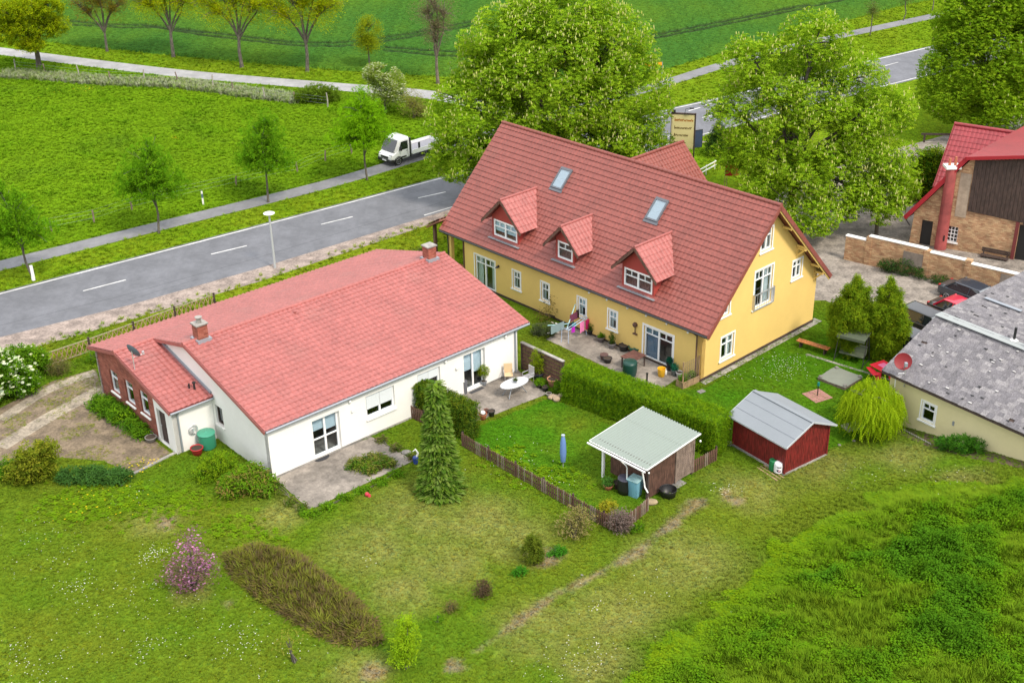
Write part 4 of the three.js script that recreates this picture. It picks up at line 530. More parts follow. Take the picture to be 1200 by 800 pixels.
{ // yard wall in stepped lengths with white coping
  const a = [23.64, -81.12], b = [36.6, -70.9], L = Math.hypot(b[0] - a[0], b[1] - a[1]);
  const h = thing('yard_wall', 'long yellow brick yard wall with stepped white coping', 'wall', [a[0], 0, a[1]], heading(a, b));
  const cuts = [[0, 1.7, 1.75], [1.7, 5.8, 2.1], [5.8, 8.6, 1.95], [8.6, 13.2, 1.8], [13.2, L, 2.0]];
  for (const [x0, x1, y] of cuts) { part('brick_wall', bx(x0, x1, 0, y, -0.17, 0.17), M.brickYellow, h); part('coping', [rbx(x0 - 0.05, x1 - 0.02, y + 0.003, y + 0.09, -0.2, 0.2, 0.03)], M.white, h); }
  for (const x of [1.7, 5.8, 8.6, 13.2]) part('pier', bx(x - 0.2, x + 0.2, 0, 2.08, -0.21, 0.21), M.brickYellow, h);
  for (const x of [4.2, 10.8]) part('render_patch', bx(x, x + 1.5, 0.7, 1.7, 0.172, 0.19), tmat([0.28, 0.235, 0.2], 0.9, T.dirt, 0.004), h);
}

// ---------------------------------------------------------------- vegetation
const leafQuad = (len, wid, bend = 0.15) => [[[0, 0, 0], [wid / 2, bend * len * 0.4, len * 0.5], [0, 0, len]], [[0, 0, 0], [0, 0, len], [-wid / 2, bend * len * 0.4, len * 0.5]]];
function leafCluster(n, spread, len, wid, flat = 0.6, local = 5) { // n separate small leaves in a puff
  let s = local * 7919; const r = () => { s = (Math.imul(s, 1664525) + 1013904223) >>> 0; return s / 4294967296; }; const out = [];
  for (let i = 0; i < n; i++) { const m = new THREE.Matrix4().compose(V((r() - 0.5) * spread, (r() - 0.5) * spread * flat, (r() - 0.5) * spread), new THREE.Quaternion().setFromEuler(new THREE.Euler((r() - 0.5) * 1.6, r() * 6.28, (r() - 0.5) * 1.2)), V(1, 1, 1).multiplyScalar(0.75 + r() * 0.5)); out.push(...leafQuad(len, wid).map(t => t.map(p => V(...p).applyMatrix4(m).toArray()))); }
  return tris(out);
}
function palmate(n, len, wid, droop) { const out = []; for (let i = 0; i < n; i++) { const a = (i / n - 0.5) * 5.2 + 0.1 * (i % 2), m = new THREE.Matrix4().makeRotationFromEuler(new THREE.Euler(droop, a, 0, 'YXZ')), k = 1 - 0.35 * Math.abs(i / (n - 1) - 0.5) * 2; out.push(...[[[0, 0, 0.03], [wid * 0.5, 0.02, len * 0.62], [0, -0.01, len]], [[0, 0, 0.03], [0, -0.01, len], [-wid * 0.5, 0.02, len * 0.62]]].map(t => t.map(p => V(p[0] * k, p[1], p[2] * k).applyMatrix4(m).toArray()))); } return tris(out); }
const G = {
  palm: palmate(6, 0.21, 0.095, 0.45), puff: leafCluster(9, 0.42, 0.15, 0.085), puffSmall: leafCluster(9, 0.26, 0.085, 0.05), bud: leafCluster(8, 0.5, 0.09, 0.055, 0.9, 9), spray: leafCluster(10, 0.3, 0.16, 0.05, 0.8, 11), willow: (() => { const o = []; for (let i = 0; i < 12; i++) { const y = -i * 0.075, s = i % 2 ? 1 : -1; o.push([[0, y, 0], [s * 0.05, y - 0.07, 0.02], [s * 0.015, y - 0.10, -0.01]]); o.push([[0, y, 0], [0.01, y - 0.02, s * 0.05], [0, y - 0.09, s * 0.045]]); } return tris(o); })(),
  candle: (() => { const g = lathe([[0.0, 0.22], [0.03, 0.15], [0.05, 0.05], [0.035, 0.0]], 0, 0, 0, 5); return g; })(),
  flower: (() => { const o = []; for (let i = 0; i < 5; i++) { const a = i * 1.2566; o.push([[0, 0, 0], [Math.cos(a - 0.5) * 0.045, 0.012, Math.sin(a - 0.5) * 0.045], [Math.cos(a + 0.5) * 0.045, 0.012, Math.sin(a + 0.5) * 0.045]]); } return tris(o); })(),
  blade: (() => { const o = []; let s = 99; const r = () => { s = (Math.imul(s, 1664525) + 1013904223) >>> 0; return s / 4294967296; }; for (let i = 0; i < 9; i++) { const a = r() * 6.28, x = (r() - 0.5) * 0.3, z = (r() - 0.5) * 0.3, h = 0.5 + r() * 0.5, w = 0.045, dx = Math.cos(a), dz = Math.sin(a), l = 0.25 + r() * 0.45; const b0 = [x - dz * w, 0, z + dx * w], b1 = [x + dz * w, 0, z - dx * w], m0 = [x + dx * l * 0.35 - dz * w * 0.7, h * 0.65, z + dz * l * 0.35 + dx * w * 0.7], m1 = [x + dx * l * 0.35 + dz * w * 0.7, h * 0.65, z + dz * l * 0.35 - dx * w * 0.7], t = [x + dx * l, h, z + dz * l]; o.push([b0, b1, m1], [b0, m1, m0], [m0, m1, t]); } return tris(o); })(),
  weed: (() => { const o = []; let s = 123; const r = () => { s = (Math.imul(s, 1664525) + 1013904223) >>> 0; return s / 4294967296; }; for (let i = 0; i < 14; i++) { const a = r() * 6.28, y = 0.15 + r() * 0.85, l = 0.16 + 0.14 * (1 - y), w = 0.11, dx = Math.cos(a), dz = Math.sin(a), x = (r() - 0.5) * 0.16, z = (r() - 0.5) * 0.16; const tip = [x + dx * l, y - 0.06, z + dz * l], c0 = [x, y, z], s0 = [x + dx * l * 0.5 - dz * w / 2, y + 0.02, z + dz * l * 0.5 + dx * w / 2], s1 = [x + dx * l * 0.5 + dz * w / 2, y + 0.02, z + dz * l * 0.5 - dx * w / 2]; o.push([c0, s1, tip], [c0, tip, s0]); } return tris(o); })(),
};
const vary = (c, a = 0.18) => { const k = 1 + gauss() * a, h = gauss() * a * 0.5; return [c[0] * k * (1 + h), c[1] * k, c[2] * k * (1 - h)]; };
const LM = { leaf: leafMat([1, 1, 1], 0.3), thin: leafMat([1, 1, 1], 0.4), grass: new THREE.MeshPhysicalMaterial({ color: 0xffffff, roughness: 1, specularIntensity: 0.03, side: THREE.DoubleSide }), petal: leafMat([1, 1, 1], 0.25) };

// trunk, limbs to each lobe and twigs inside it
function limbs(base, trunkTop, trunkR, lobes, twigs, rng = 1) {
  const out = [], b = V(...base), tt = V(...trunkTop), bend = V(gauss() * 0.15, 0, gauss() * 0.15);
  out.push(tube([b.clone().add(V(0, -0.1, 0)), b.clone().lerp(tt, 0.08), b.clone().lerp(tt, 0.5).add(bend), tt], [trunkR * 1.45, trunkR * 1.08, trunkR * 0.92, trunkR * 0.75], 9));
  for (const [x, y, z, r] of lobes) { const c = V(x, y, z), s = b.clone().lerp(tt, R(0.72, 1)), d = c.distanceTo(s), mid = s.clone().lerp(c, 0.5).add(V(gauss() * 0.1 * d, d * 0.08, gauss() * 0.1 * d)), r0 = Math.min(trunkR * 0.62, 0.03 * d + 0.04); out.push(tube([s, s.clone().lerp(mid, 0.5).add(V(0, d * 0.03, 0)), mid, mid.clone().lerp(c, 0.55), c], [r0, r0 * 0.85, r0 * 0.65, r0 * 0.45, r0 * 0.2], 6));
    for (let k = 0; k < twigs; k++) { const t = R(0.35, 1), p = mid.clone().lerp(c, t), q = c.clone().add(V(clamp(gauss(), -0.8, 0.8) * r * 0.95, (clamp(gauss(), -0.7, 0.7) * 0.7 + 0.1) * r, clamp(gauss(), -0.8, 0.8) * r * 0.95)), m = p.clone().lerp(q, 0.5).add(V(gauss() * 0.15, r * 0.1, gauss() * 0.15)); out.push(tube([p, m, q], [r0 * 0.36, r0 * 0.22, 0.012], 4)); } }
  return merge(out);
}
// leaves through the volume of the lobes, thickest near the skin, with holes where a slow noise is low
function foliage(lobes, density, { shell = 0.45, thr = -0.15, freq = 0.6, size = [0.8, 1.25], cols, up = 0.5, vy = 0.8, minY = -1e9 }) {
  const items = [];
  for (const [x, y, z, rx, ry = rx * vy, rz = rx] of lobes) { const n = Math.round(density * rx * (rx + ry)); for (let i = 0; i < n; i++) {
      let a, b, c, q; do { a = rnd() * 2 - 1; b = rnd() * 2 - 1; c = rnd() * 2 - 1; q = a * a + b * b + c * c; } while (q > 1 || q < 1e-4); q = Math.sqrt(q); const rad = 1 - shell * Math.pow(rnd(), 1.3), ra = rad / q * (1 + 0.13 * perlin.noise(a / q * 2.3 + x, b / q * 2.3 + y, c / q * 2.3 + z));
      const px = x + a * ra * rx, py = y + b * ra * ry, pz = z + c * ra * rz; if (py < minY) continue; if (perlin.noise(px * freq, py * freq, pz * freq) < thr) continue;
      items.push([px, py, pz, R(...size), rnd() * 6.283, gauss() * 0.55 + (1 - up) * 0.3, gauss() * 0.5, vary(cols[rnd() * cols.length | 0], 0.13)]); } }
  return items;
}
const shift = (lobes, [x, z], y = 0) => lobes.map(l => [l[0] + x, l[1] + y, l[2] + z, ...l.slice(3)]);

function broadTree(name, label, group, p, { lobes, top, tr, density, leaf = G.puff, mt = LM.leaf, cols, bark = M.bark, twigs = 4, blossom, ...o }) {
  const base = [p[0], terrain(...p), p[1]], t = thing(name, label, 'tree', base, 0, group);
  part('trunk', limbs([0, 0, 0], top, tr, lobes, twigs), bark, t);
  const items = foliage(lobes, density, { cols, ...o }); instances('crown', leaf, mt, items, t);
  if (blossom) { const bl = foliage(lobes, blossom.density, { cols: blossom.cols, shell: blossom.shell ?? 0.12, thr: o.thr ?? -0.15, freq: o.freq ?? 0.6, size: blossom.size || [0.8, 1.3] }).filter(q => blossom.low || q[1] > -1e9); for (const q of bl) { q[5] *= 0.4; q[6] *= 0.4; } instances('blossom', blossom.geo || G.candle, LM.petal, bl, t); }
  return t;
}
const chestnutCols = [[0.22, 0.38, 0.014], [0.26, 0.42, 0.016], [0.18, 0.33, 0.012], [0.29, 0.44, 0.02]], candleCols = [[0.50, 0.55, 0.16], [0.44, 0.51, 0.12], [0.56, 0.58, 0.22]];
// great chestnut behind the yellow house
broadTree('chestnut_tree', 'huge round chestnut in flower rising behind the yellow house ridge', 'chestnuts in flower', [3.2, -94.5], {
  lobes: [[0, 10.2, 0, 6.4, 5.6, 6.2], [-5.4, 7.2, 0.8, 4.2, 3.7, 4.2], [-7.0, 4.2, 1.2, 2.7, 2.2, 2.7], [5.2, 8.0, 0.3, 4.4, 4.6, 4.4], [7.0, 4.6, 0.6, 2.9, 2.8, 3.0], [1.0, 14.0, -0.5, 4.7, 3.5, 4.6], [-2.6, 12.2, 0.4, 4.2, 3.6, 4.2], [4.6, 11.6, -0.8, 3.9, 3.6, 3.9], [-1.5, 5.4, 3.6, 4.0, 3.0, 3.0], [4.2, 4.8, 2.8, 3.6, 2.8, 3.0], [-4.4, 10.2, -1.5, 3.4, 3.0, 3.4]],
  top: [0.2, 4.6, 0], tr: 0.42, density: 270, leaf: G.palm, cols: chestnutCols, twigs: 5, shell: 0.5, thr: -0.09, freq: 0.62, size: [0.7, 1.35], blossom: { density: 24, cols: candleCols, size: [0.75, 1.2] } });
broadTree('chestnut_tree', 'open chestnut with bare limbs showing, beside the farmyard gate', 'chestnuts in flower', [21.4, -88.5], {
  lobes: [[-3.6, 12.3, 0, 2.6, 2.1, 2.5], [0.6, 14.0, 0, 2.7, 2.0, 2.6], [3.6, 11.2, 0, 2.5, 1.9, 2.4], [6.0, 8.6, 0.2, 2.4, 1.9, 2.4], [-5.0, 9.0, 0.3, 2.3, 1.9, 2.3], [-4.0, 5.9, 1.0, 2.5, 2.0, 2.4], [0.4, 9.4, 1.8, 2.5, 2.0, 2.3], [4.2, 5.6, 1.0, 2.7, 2.1, 2.6], [7.3, 4.4, 0.5, 2.3, 1.9, 2.3], [0.5, 5.0, 2.6, 2.8, 2.2, 2.5], [3.0, 3.0, 2.6, 2.6, 1.9, 2.4], [5.6, 2.8, 3.4, 2.3, 1.7, 2.2], [0.6, 2.2, 4.6, 2.0, 1.4, 1.9], [3.4, 8.4, 2.0, 2.2, 1.8, 2.1], [-1.6, 7.6, 2.4, 1.9, 1.6, 1.8], [-2.2, 10.4, 1.6, 1.9, 1.6, 1.8], [-2.4, 3.6, 2.4, 2.4, 1.9, 2.3], [0.8, 11.2, -2.4, 2.6, 2.1, 2.5]],
  top: [-0.3, 4.4, 0], tr: 0.33, density: 265, leaf: G.palm, cols: chestnutCols, twigs: 6, shell: 0.65, thr: -0.1, freq: 0.7, size: [0.7, 1.3], blossom: { density: 22, size: [0.7, 1.15], cols: candleCols, shell: 0.2 } });
broadTree('chestnut_tree', 'dense green chestnut over the forecourt behind the barn', 'chestnuts in flower', [42.5, -108.5], {
  lobes: [[0, 8, 0, 5.3, 6, 5.3], [-3.2, 5.6, 0.6, 3.3, 4.0, 3.3], [3.6, 6.2, 0.6, 3.6, 4.4, 3.6], [0.5, 13, 0, 4.3, 4, 4.3], [-2.4, 10.6, 0.5, 3.3, 3.4, 3.3], [3.4, 11.4, 0, 3.4, 3.5, 3.4], [0.6, 3.6, 2.4, 3.4, 2.4, 3.0], [6.2, 3.8, 1.4, 2.4, 2.2, 2.4]],
  top: [0, 4, 0], tr: 0.5, density: 270, leaf: G.palm, cols: [[0.17, 0.32, 0.010], [0.21, 0.36, 0.012], [0.25, 0.39, 0.014]], twigs: 3, shell: 0.4, thr: -0.2, freq: 0.7, size: [0.85, 1.3], blossom: { density: 2.2, cols: candleCols } });
// young street trees between the footpath and the road
[[[-33.35, -79.92], 'young ball-headed street tree with white base guard at the road edge'], [[-26.69, -88.50], 'young street tree next along the footpath from the white-guarded one'], [[-19.42, -94.74], 'young street tree between the reflector post and the lamp post'], [[-11.92, -99.63], 'young street tree standing before the white pickup']].forEach(([p, lb], i) => {
  const sc = [1.0, 1.04, 1.02, 1.08][i], lean = [-0.5, 0.1, 0.15, -0.1][i]; const t = broadTree('street_tree', lb, 'young street trees', p, { lobes: [[0, 4.2, 0, 2.3, 1.6, 2.3], [0.1, 5.5, 0.1, 1.8, 1.4, 1.8], [-0.8, 3.6, 0.4, 1.8, 0.9, 1.8], [0.9, 3.6, -0.3, 1.8, 0.9, 1.8], [0.1, 6.6, 0, 0.9, 0.9, 0.9]].map(l => [l[0] * sc + gauss() * 0.35 + lean, (l[1] + gauss() * 0.2) * sc, l[2] * sc + gauss() * 0.35, l[3] * sc * R(0.85, 1.15), l[4] * sc * R(0.85, 1.15), l[5] * sc * R(0.85, 1.15)]), top: [lean * 0.7, 3.0, 0], tr: 0.085, density: 230, leaf: G.puff, cols: i === 3 ? [[0.16, 0.36, 0.005], [0.20, 0.41, 0.006]] : [[0.115, 0.28, 0.006], [0.15, 0.32, 0.008], [0.095, 0.245, 0.006]], shell: 0.75, thr: -0.08, freq: 1.3, size: [0.5, 0.9], bark: M.barkGrey, twigs: 5 });
  if (i === 0) part('trunk_guard', cyl(0.13, 0.12, 1.1, 0, 0.05, 0, 12), M.white, t);
});
// trees along the far lane: tops just coming into leaf
const bud = [[0.36, 0.44, 0.005], [0.43, 0.43, 0.005], [0.31, 0.43, 0.005]];
[[[-47.02, -146.70], 'lane tree with thin orange budding crown next to the big leafy tree', 7.6, [[0.24, 0.18, 0.02], [0.20, 0.18, 0.02]], 0.5], [[-38.38, -143.21], 'lane tree with stout straight trunk and olive spring crown', 10, bud, 1.3], [[-29.54, -137.94], 'lane tree with many steep forking branches, crown barely in leaf', 10.2, bud, 0.9], [[-21.89, -135.54], 'lane tree with widely forked limbs and golden budding crown', 10.2, bud, 1.0]].forEach(([p, lb, hgt, cols, dens], i) => {
  const s = hgt / 10; broadTree('lane_tree', lb, 'budding trees along the lane', p, { lobes: [[0, 7.4, 0, 2.4, 2.4, 2.4], [-2.0, 6.4, 0.3, 2.0, 2.2, 2.0], [2.1, 6.7, 0, 2.0, 2.3, 2.0], [-3.4, 7.4, 0, 1.6, 1.5, 1.6], [3.4, 7.6, 0.2, 1.6, 1.6, 1.6], [0.2, 9.4, 0, 2.4, 1.9, 2.4], [-1.6, 8.6, 0.2, 2.1, 1.7, 2.1], [1.8, 8.8, -0.3, 2.1, 1.7, 2.1]].map(l => l.map(v => v * s)), top: [0.1, 3.7 * s, 0], tr: 0.19 * s, density: 170 * dens, leaf: G.bud, mt: LM.thin, cols, shell: 1, thr: -0.05, freq: 1.1, size: [0.8, 1.5], bark: M.barkGrey, twigs: 24 });
});
broadTree('lane_tree', 'small yellow-green lane tree beside the golden budding one', 'budding trees along the lane', [-15.15, -136.51], { lobes: [[0, 3.2, 0, 1.7, 1.6, 1.7], [0.3, 4.6, 0, 1.3, 1.2, 1.3]], top: [0, 1.9, 0], tr: 0.1, density: 330, leaf: G.bud, mt: LM.thin, cols: [[0.27, 0.32, 0.008], [0.23, 0.30, 0.008]], shell: 0.95, size: [0.8, 1.4], bark: M.barkGrey, twigs: 10 });
broadTree('lane_tree', 'leafless grey-brown lane tree nearest the great chestnut', 'budding trees along the lane', [-7.31, -129.61], { lobes: [[0, 6.2, 0, 2.2, 2.2, 2.2], [-0.8, 7.6, 0, 1.8, 1.8, 1.8], [0.9, 7.6, 0, 1.8, 1.8, 1.8], [0, 8.8, 0, 1.5, 1.4, 1.5], [0, 4.8, 0, 1.5, 1.2, 1.5]], top: [0, 3.4, 0], tr: 0.17, density: 60, leaf: G.bud, mt: LM.thin, cols: [[0.20, 0.17, 0.09], [0.18, 0.16, 0.07]], shell: 1, size: [0.8, 1.2], bark: tmat([0.21, 0.17, 0.13], 0.95, T.wood, 0.01), twigs: 26 });
broadTree('leafy_tree', 'broad yellow-green tree with dark trunk beside the lane fence', null, [-52.00, -137.74], { lobes: [[0, 5.2, 0, 3.0, 1.7, 3.0], [-2.4, 4.6, 0.2, 2.4, 1.4, 2.4], [2.3, 5.2, 0.2, 2.2, 1.3, 2.2], [0.4, 7.2, 0, 2.8, 1.6, 2.8], [-2.6, 6.9, 0, 2.3, 1.4, 2.3], [2.4, 7.4, 0.2, 2.0, 1.3, 2.0], [-4.2, 5.6, 0, 1.9, 1.3, 1.9], [0, 3.4, 1.4, 1.8, 0.8, 1.5]], top: [0.1, 3.2, 0], tr: 0.3, density: 170, leaf: G.puff, cols: [[0.26, 0.34, 0.004], [0.32, 0.37, 0.005], [0.20, 0.29, 0.004]], shell: 0.7, thr: -0.12, freq: 0.9 });
broadTree('blossom_tree', 'small rounded tree with whitish blossom near the meadow corner', null, [-11.95, -119.29], { lobes: [[0, 2.9, 0, 2.1, 1.9, 2.1], [-0.6, 3.8, 0, 1.5, 1.2, 1.5], [0.9, 2.0, 0.5, 1.5, 1.2, 1.5]], top: [0, 1.4, 0], tr: 0.13, density: 300, leaf: G.puff, size: [0.5, 0.85], cols: [[0.20, 0.29, 0.03], [0.27, 0.34, 0.08]], shell: 0.6, blossom: { density: 75, cols: [[0.60, 0.62, 0.42], [0.48, 0.53, 0.30]], geo: G.flower, size: [1.6, 2.4], shell: 0.25 } });
for (const [p, lb] of [[[42.95, -147.15], 'bare young tree at the far path, nearest the great field track'], [[49.08, -154.78], 'bare young tree at the far path past its twin'], [[54.19, -159.72], 'bare young tree at the far path, last before the dense chestnut']]) broadTree('path_tree', lb, 'young trees along the far path', p, { lobes: [[0, 3.0, 0, 1.0, 1.2, 1.0], [0.1, 4.0, 0, 0.8, 0.9, 0.8]], top: [0, 1.9, 0], tr: 0.07, density: 160, leaf: G.bud, cols: [[0.12, 0.17, 0.02], [0.16, 0.17, 0.05]], shell: 1, twigs: 8, size: [0.7, 1.1], bark: M.barkGrey });

// shrubs
function shrub(name, label, p, lobes, { density = 200, leaf = G.puffSmall, cols, stems = 6, blossom, group, cat = 'shrub', mt = LM.leaf, ...o }) {
  const t = thing(name, label, cat, [p[0], terrain(...p), p[1]], 0, group), st = []; for (let i = 0; i < stems; i++) { const l = lobes[i % lobes.length]; st.push(tube([[gauss() * 0.1, -0.03, gauss() * 0.1], [l[0] * 0.5 + gauss() * 0.1, l[1] * 0.55, l[2] * 0.5 + gauss() * 0.1], [l[0] + gauss() * l[3] * 0.5, l[1] + l[3] * 0.3, l[2] + gauss() * l[3] * 0.5]], [0.035, 0.022, 0.008], 5)); }
  part('stems', st, M.barkGrey, t); instances('foliage', leaf, mt, foliage(lobes, density, { cols, shell: 0.6, thr: -0.3, freq: 1.3, size: [0.75, 1.2], minY: 0.03, ...o }), t);
  if (blossom) instances('blossom', blossom.geo || G.flower, LM.petal, foliage(lobes, blossom.density, { cols: blossom.cols, shell: blossom.shell || 0.2, thr: -0.3, size: blossom.size || [1, 1.6], minY: 0.05 }), t); return t;
}
const dk = [[0.055, 0.155, 0.008], [0.08, 0.19, 0.008], [0.095, 0.215, 0.01]], md = [[0.10, 0.225, 0.008], [0.135, 0.265, 0.008], [0.08, 0.19, 0.008]], yl = [[0.19, 0.27, 0.008], [0.24, 0.30, 0.01], [0.15, 0.23, 0.008]];
shrub('shrub', 'wide dark green bush by the meadow fence end', [-19.22, -123.67], [[0, 0.9, 0, 1.6, 1.0, 1.4], [-1.2, 0.7, 0, 1.2, 0.8, 1.2], [1.2, 0.8, 0, 1.2, 0.9, 1.2]], { cols: [[0.14, 0.23, 0.015], [0.11, 0.19, 0.012]], density: 190, leaf: G.puff });
shrub('shrub', 'brownish thin bush beside the whitish blossom tree', [-9.16, -117.39], [[0, 1.4, 0, 1.3, 1.6, 1.2], [0.8, 0.8, 0, 0.9, 0.9, 0.9]], { cols: [[0.25, 0.27, 0.04], [0.21, 0.19, 0.07]], density: 160, leaf: G.bud, shell: 1 });
shrub('shrub', 'low bush round the foot of the broad leafy tree', [-51.18, -136.95], [[0, 0.5, 0, 1.0, 0.6, 0.8], [1.1, 0.45, 0.2, 0.8, 0.5, 0.6]], { cols: md, density: 160 });
shrub('white_lilac', 'large bush covered in white flowers beside the driveway', [-28.93, -63.55], [[-1.0, 1.6, 0.4, 1.9, 1.5, 1.8], [-2.6, 2.1, 0, 1.8, 1.7, 1.8], [0.5, 0.9, 0, 1.1, 0.9, 1.1], [-1.6, 0.8, 1.4, 1.5, 0.9, 1.3]], { cols: dk.concat(md), density: 210, leaf: G.puff, blossom: { density: 60, cols: [[0.72, 0.76, 0.55], [0.62, 0.70, 0.42]], size: [1.8, 3.0] } });
shrub('shrub', 'green flowering bush between the white lilac and the trellis', [-28.70, -66.15], [[0, 0.8, 0, 1.1, 0.9, 1.0], [-0.7, 1.1, -0.2, 0.9, 0.8, 0.9]], { cols: md, density: 190, leaf: G.puff, blossom: { density: 22, cols: [[0.6, 0.66, 0.4]], size: [1.4, 2.2] } });
shrub('shrub', 'small round brown twiggy bush on the verge by the driveway', [-27.11, -65.98], [[0, 0.45, 0, 0.75, 0.5, 0.7]], { cols: [[0.16, 0.15, 0.04], [0.12, 0.11, 0.04]], density: 420, leaf: G.bud, size: [0.5, 0.8] });
shrub('shrub', 'small green bush under the brick annex eave at the trellis', [-25.55, -67.45], [[0, 0.4, 0, 0.6, 0.45, 0.6]], { cols: md, density: 260 });
shrub('shrub', 'olive leafy bush in the corner of the lawn by the gravel drive', [-24.75, -54.55], [[0, 1.0, 0, 1.25, 1.1, 1.2], [0.6, 1.5, -0.2, 0.8, 0.7, 0.8], [-0.6, 0.6, 0.2, 0.9, 0.6, 0.8]], { cols: [[0.17, 0.21, 0.012], [0.23, 0.25, 0.02], [0.12, 0.17, 0.01]], density: 230, leaf: G.puff, size: [0.7, 1.0] });
shrub('ground_shrub', 'spreading bluish-green perennial clump along the gravel drive edge', [-22.65, -54.32], [[0, 0.25, 0, 0.9, 0.3, 0.6], [1.0, 0.25, 0, 1.0, 0.3, 0.7], [2.1, 0.22, 0.1, 0.9, 0.28, 0.6]], { cols: [[0.06, 0.15, 0.03], [0.05, 0.13, 0.02]], density: 330, leaf: G.spray, blossom: { density: 8, cols: [[0.6, 0.5, 0.03]], size: [0.8, 1.3] } });
shrub('ground_shrub', 'dark low perennials on the far side of the olive corner bush', [-26.38, -54.93], [[0, 0.3, 0, 0.9, 0.35, 0.6]], { cols: dk, density: 330, leaf: G.spray });
shrub('rhododendron', 'round green bush in the bed by the green barrel', [-15.23, -54.62], [[0, 0.6, 0, 0.95, 0.75, 0.85], [-0.5, 0.4, 0.5, 0.75, 0.5, 0.7]], { cols: [[0.16, 0.28, 0.008], [0.21, 0.32, 0.01], [0.11, 0.23, 0.008]], density: 380, leaf: G.puffSmall });
shrub('fern_bush', 'arching green and reddish bush at the white gable corner', [-13.48, -53.22], [[0, 0.55, 0, 1.0, 0.65, 0.9], [0.7, 0.4, 0.3, 0.7, 0.45, 0.7], [-0.7, 0.4, 0.4, 0.7, 0.5, 0.7]], { cols: [[0.12, 0.25, 0.010], [0.18, 0.29, 0.012], [0.20, 0.17, 0.04], [0.10, 0.22, 0.01]], density: 300, leaf: G.spray, size: [1.0, 1.6] });
shrub('hosta_row', 'row of green plants along the brick annex wall', [ [-21.32, -59.59][0], [-21.32, -59.59][1] ], [[-2.0, 0.3, -2.2, 0.75, 0.4, 0.7], [-1.2, 0.35, -1.4, 0.75, 0.45, 0.7], [-0.4, 0.35, -0.6, 0.75, 0.45, 0.7], [0.4, 0.3, 0.2, 0.7, 0.4, 0.7], [1.1, 0.25, 1.0, 0.6, 0.35, 0.6]], { cols: dk.concat(md), density: 260, leaf: G.spray, size: [0.9, 1.4] });
shrub('bed_plants', 'mixed herbs and grasses in the bed of the front patio', [-7.37, -55.08], [[-0.7, 0.15, 0.1, 0.6, 0.28, 0.5], [0.1, 0.18, -0.3, 0.6, 0.3, 0.5], [0.6, 0.15, 0.1, 0.6, 0.26, 0.5], [0, 0.13, 0.5, 0.6, 0.25, 0.4]], { cols: [[0.12, 0.19, 0.014], [0.17, 0.19, 0.05], [0.06, 0.15, 0.012], [0.20, 0.21, 0.04]], density: 420, leaf: G.spray, cat: 'plants' });
shrub('patio_edging', 'low green plants edging the front patio towards the lawn', [-7.69, -52.94], [[-2.4, 0.06, 2.2, 0.4, 0.13, 0.3], [-1.6, 0.06, 1.6, 0.4, 0.12, 0.3], [-0.8, 0.06, 0.9, 0.4, 0.12, 0.3], [0.0, 0.06, 0.2, 0.4, 0.12, 0.3], [0.8, 0.06, -0.5, 0.4, 0.12, 0.3], [1.6, 0.06, -1.2, 0.4, 0.12, 0.3]], { cols: md, density: 300, leaf: G.spray, cat: 'plants' });
shrub('patio_edging', 'low plants and stones edging the patio from the gable bush', [-11.22, -52.29], [[-0.9, 0.08, -0.9, 0.3, 0.15, 0.35], [-0.45, 0.08, -0.2, 0.3, 0.15, 0.35], [0.1, 0.08, 0.5, 0.3, 0.15, 0.35], [0.6, 0.08, 1.1, 0.3, 0.14, 0.3]], { cols: [[0.12, 0.16, 0.02], [0.16, 0.15, 0.06], [0.07, 0.14, 0.012]], density: 330, leaf: G.spray, cat: 'plants' });
shrub('patio_edging', 'low plants edging the patio on the side of the spruce', [-6.37, -56.64], [[-0.8, 0.08, -0.9, 0.28, 0.15, 0.28], [0.1, 0.08, 0, 0.28, 0.15, 0.28], [1.0, 0.08, 0.9, 0.28, 0.15, 0.28]], { cols: [[0.12, 0.16, 0.02], [0.16, 0.13, 0.06], [0.07, 0.14, 0.012]], density: 300, leaf: G.spray, cat: 'plants' });
shrub('lilac_sapling', 'young tree in pink blossom on the lawn', [-14.55, -45.12], [[0, 1.2, 0, 1.0, 1.0, 0.9], [-0.75, 1.0, 0.1, 0.65, 0.6, 0.6], [0.75, 1.3, 0, 0.65, 0.6, 0.6], [0.15, 2.3, -0.1, 0.65, 0.9, 0.6], [-0.3, 0.5, 0.2, 0.7, 0.4, 0.6]], { cols: [[0.20, 0.11, 0.12], [0.15, 0.12, 0.06]], density: 70, leaf: G.bud, cat: 'tree', stems: 16, blossom: { density: 120, cols: [[0.52, 0.20, 0.42], [0.40, 0.14, 0.30], [0.6, 0.30, 0.5]], size: [0.8, 1.4], shell: 0.9 } });
shrub('sapling', 'light green sapling on the lawn below the heather bed', [-4.53, -39.69], [[0, 1.3, 0, 0.65, 0.7, 0.6], [0.1, 2.1, 0, 0.5, 0.7, 0.5], [-0.2, 0.7, 0.1, 0.6, 0.4, 0.55]], { cols: [[0.22, 0.37, 0.010], [0.27, 0.41, 0.012]], density: 420, leaf: G.puffSmall, cat: 'tree', shell: 1, stems: 5 });
shrub('sapling', 'bare thin sapling with white base on the lawn beside the heather', [-9.26, -40.18], [[-0.2, 1.0, 0, 0.4, 0.5, 0.4]], { cols: [[0.2, 0.22, 0.03]], density: 60, leaf: G.bud, cat: 'tree', stems: 7 });
shrub('cypress', 'small upright yellow-green conifer near the fence corner', [0.79, -46.66], [[0, 0.45, 0, 0.52, 0.5, 0.5], [0, 0.95, 0, 0.4, 0.55, 0.4]], { cols: [[0.13, 0.17, 0.014], [0.09, 0.14, 0.012]], density: 900, leaf: G.spray, size: [0.5, 0.7] });
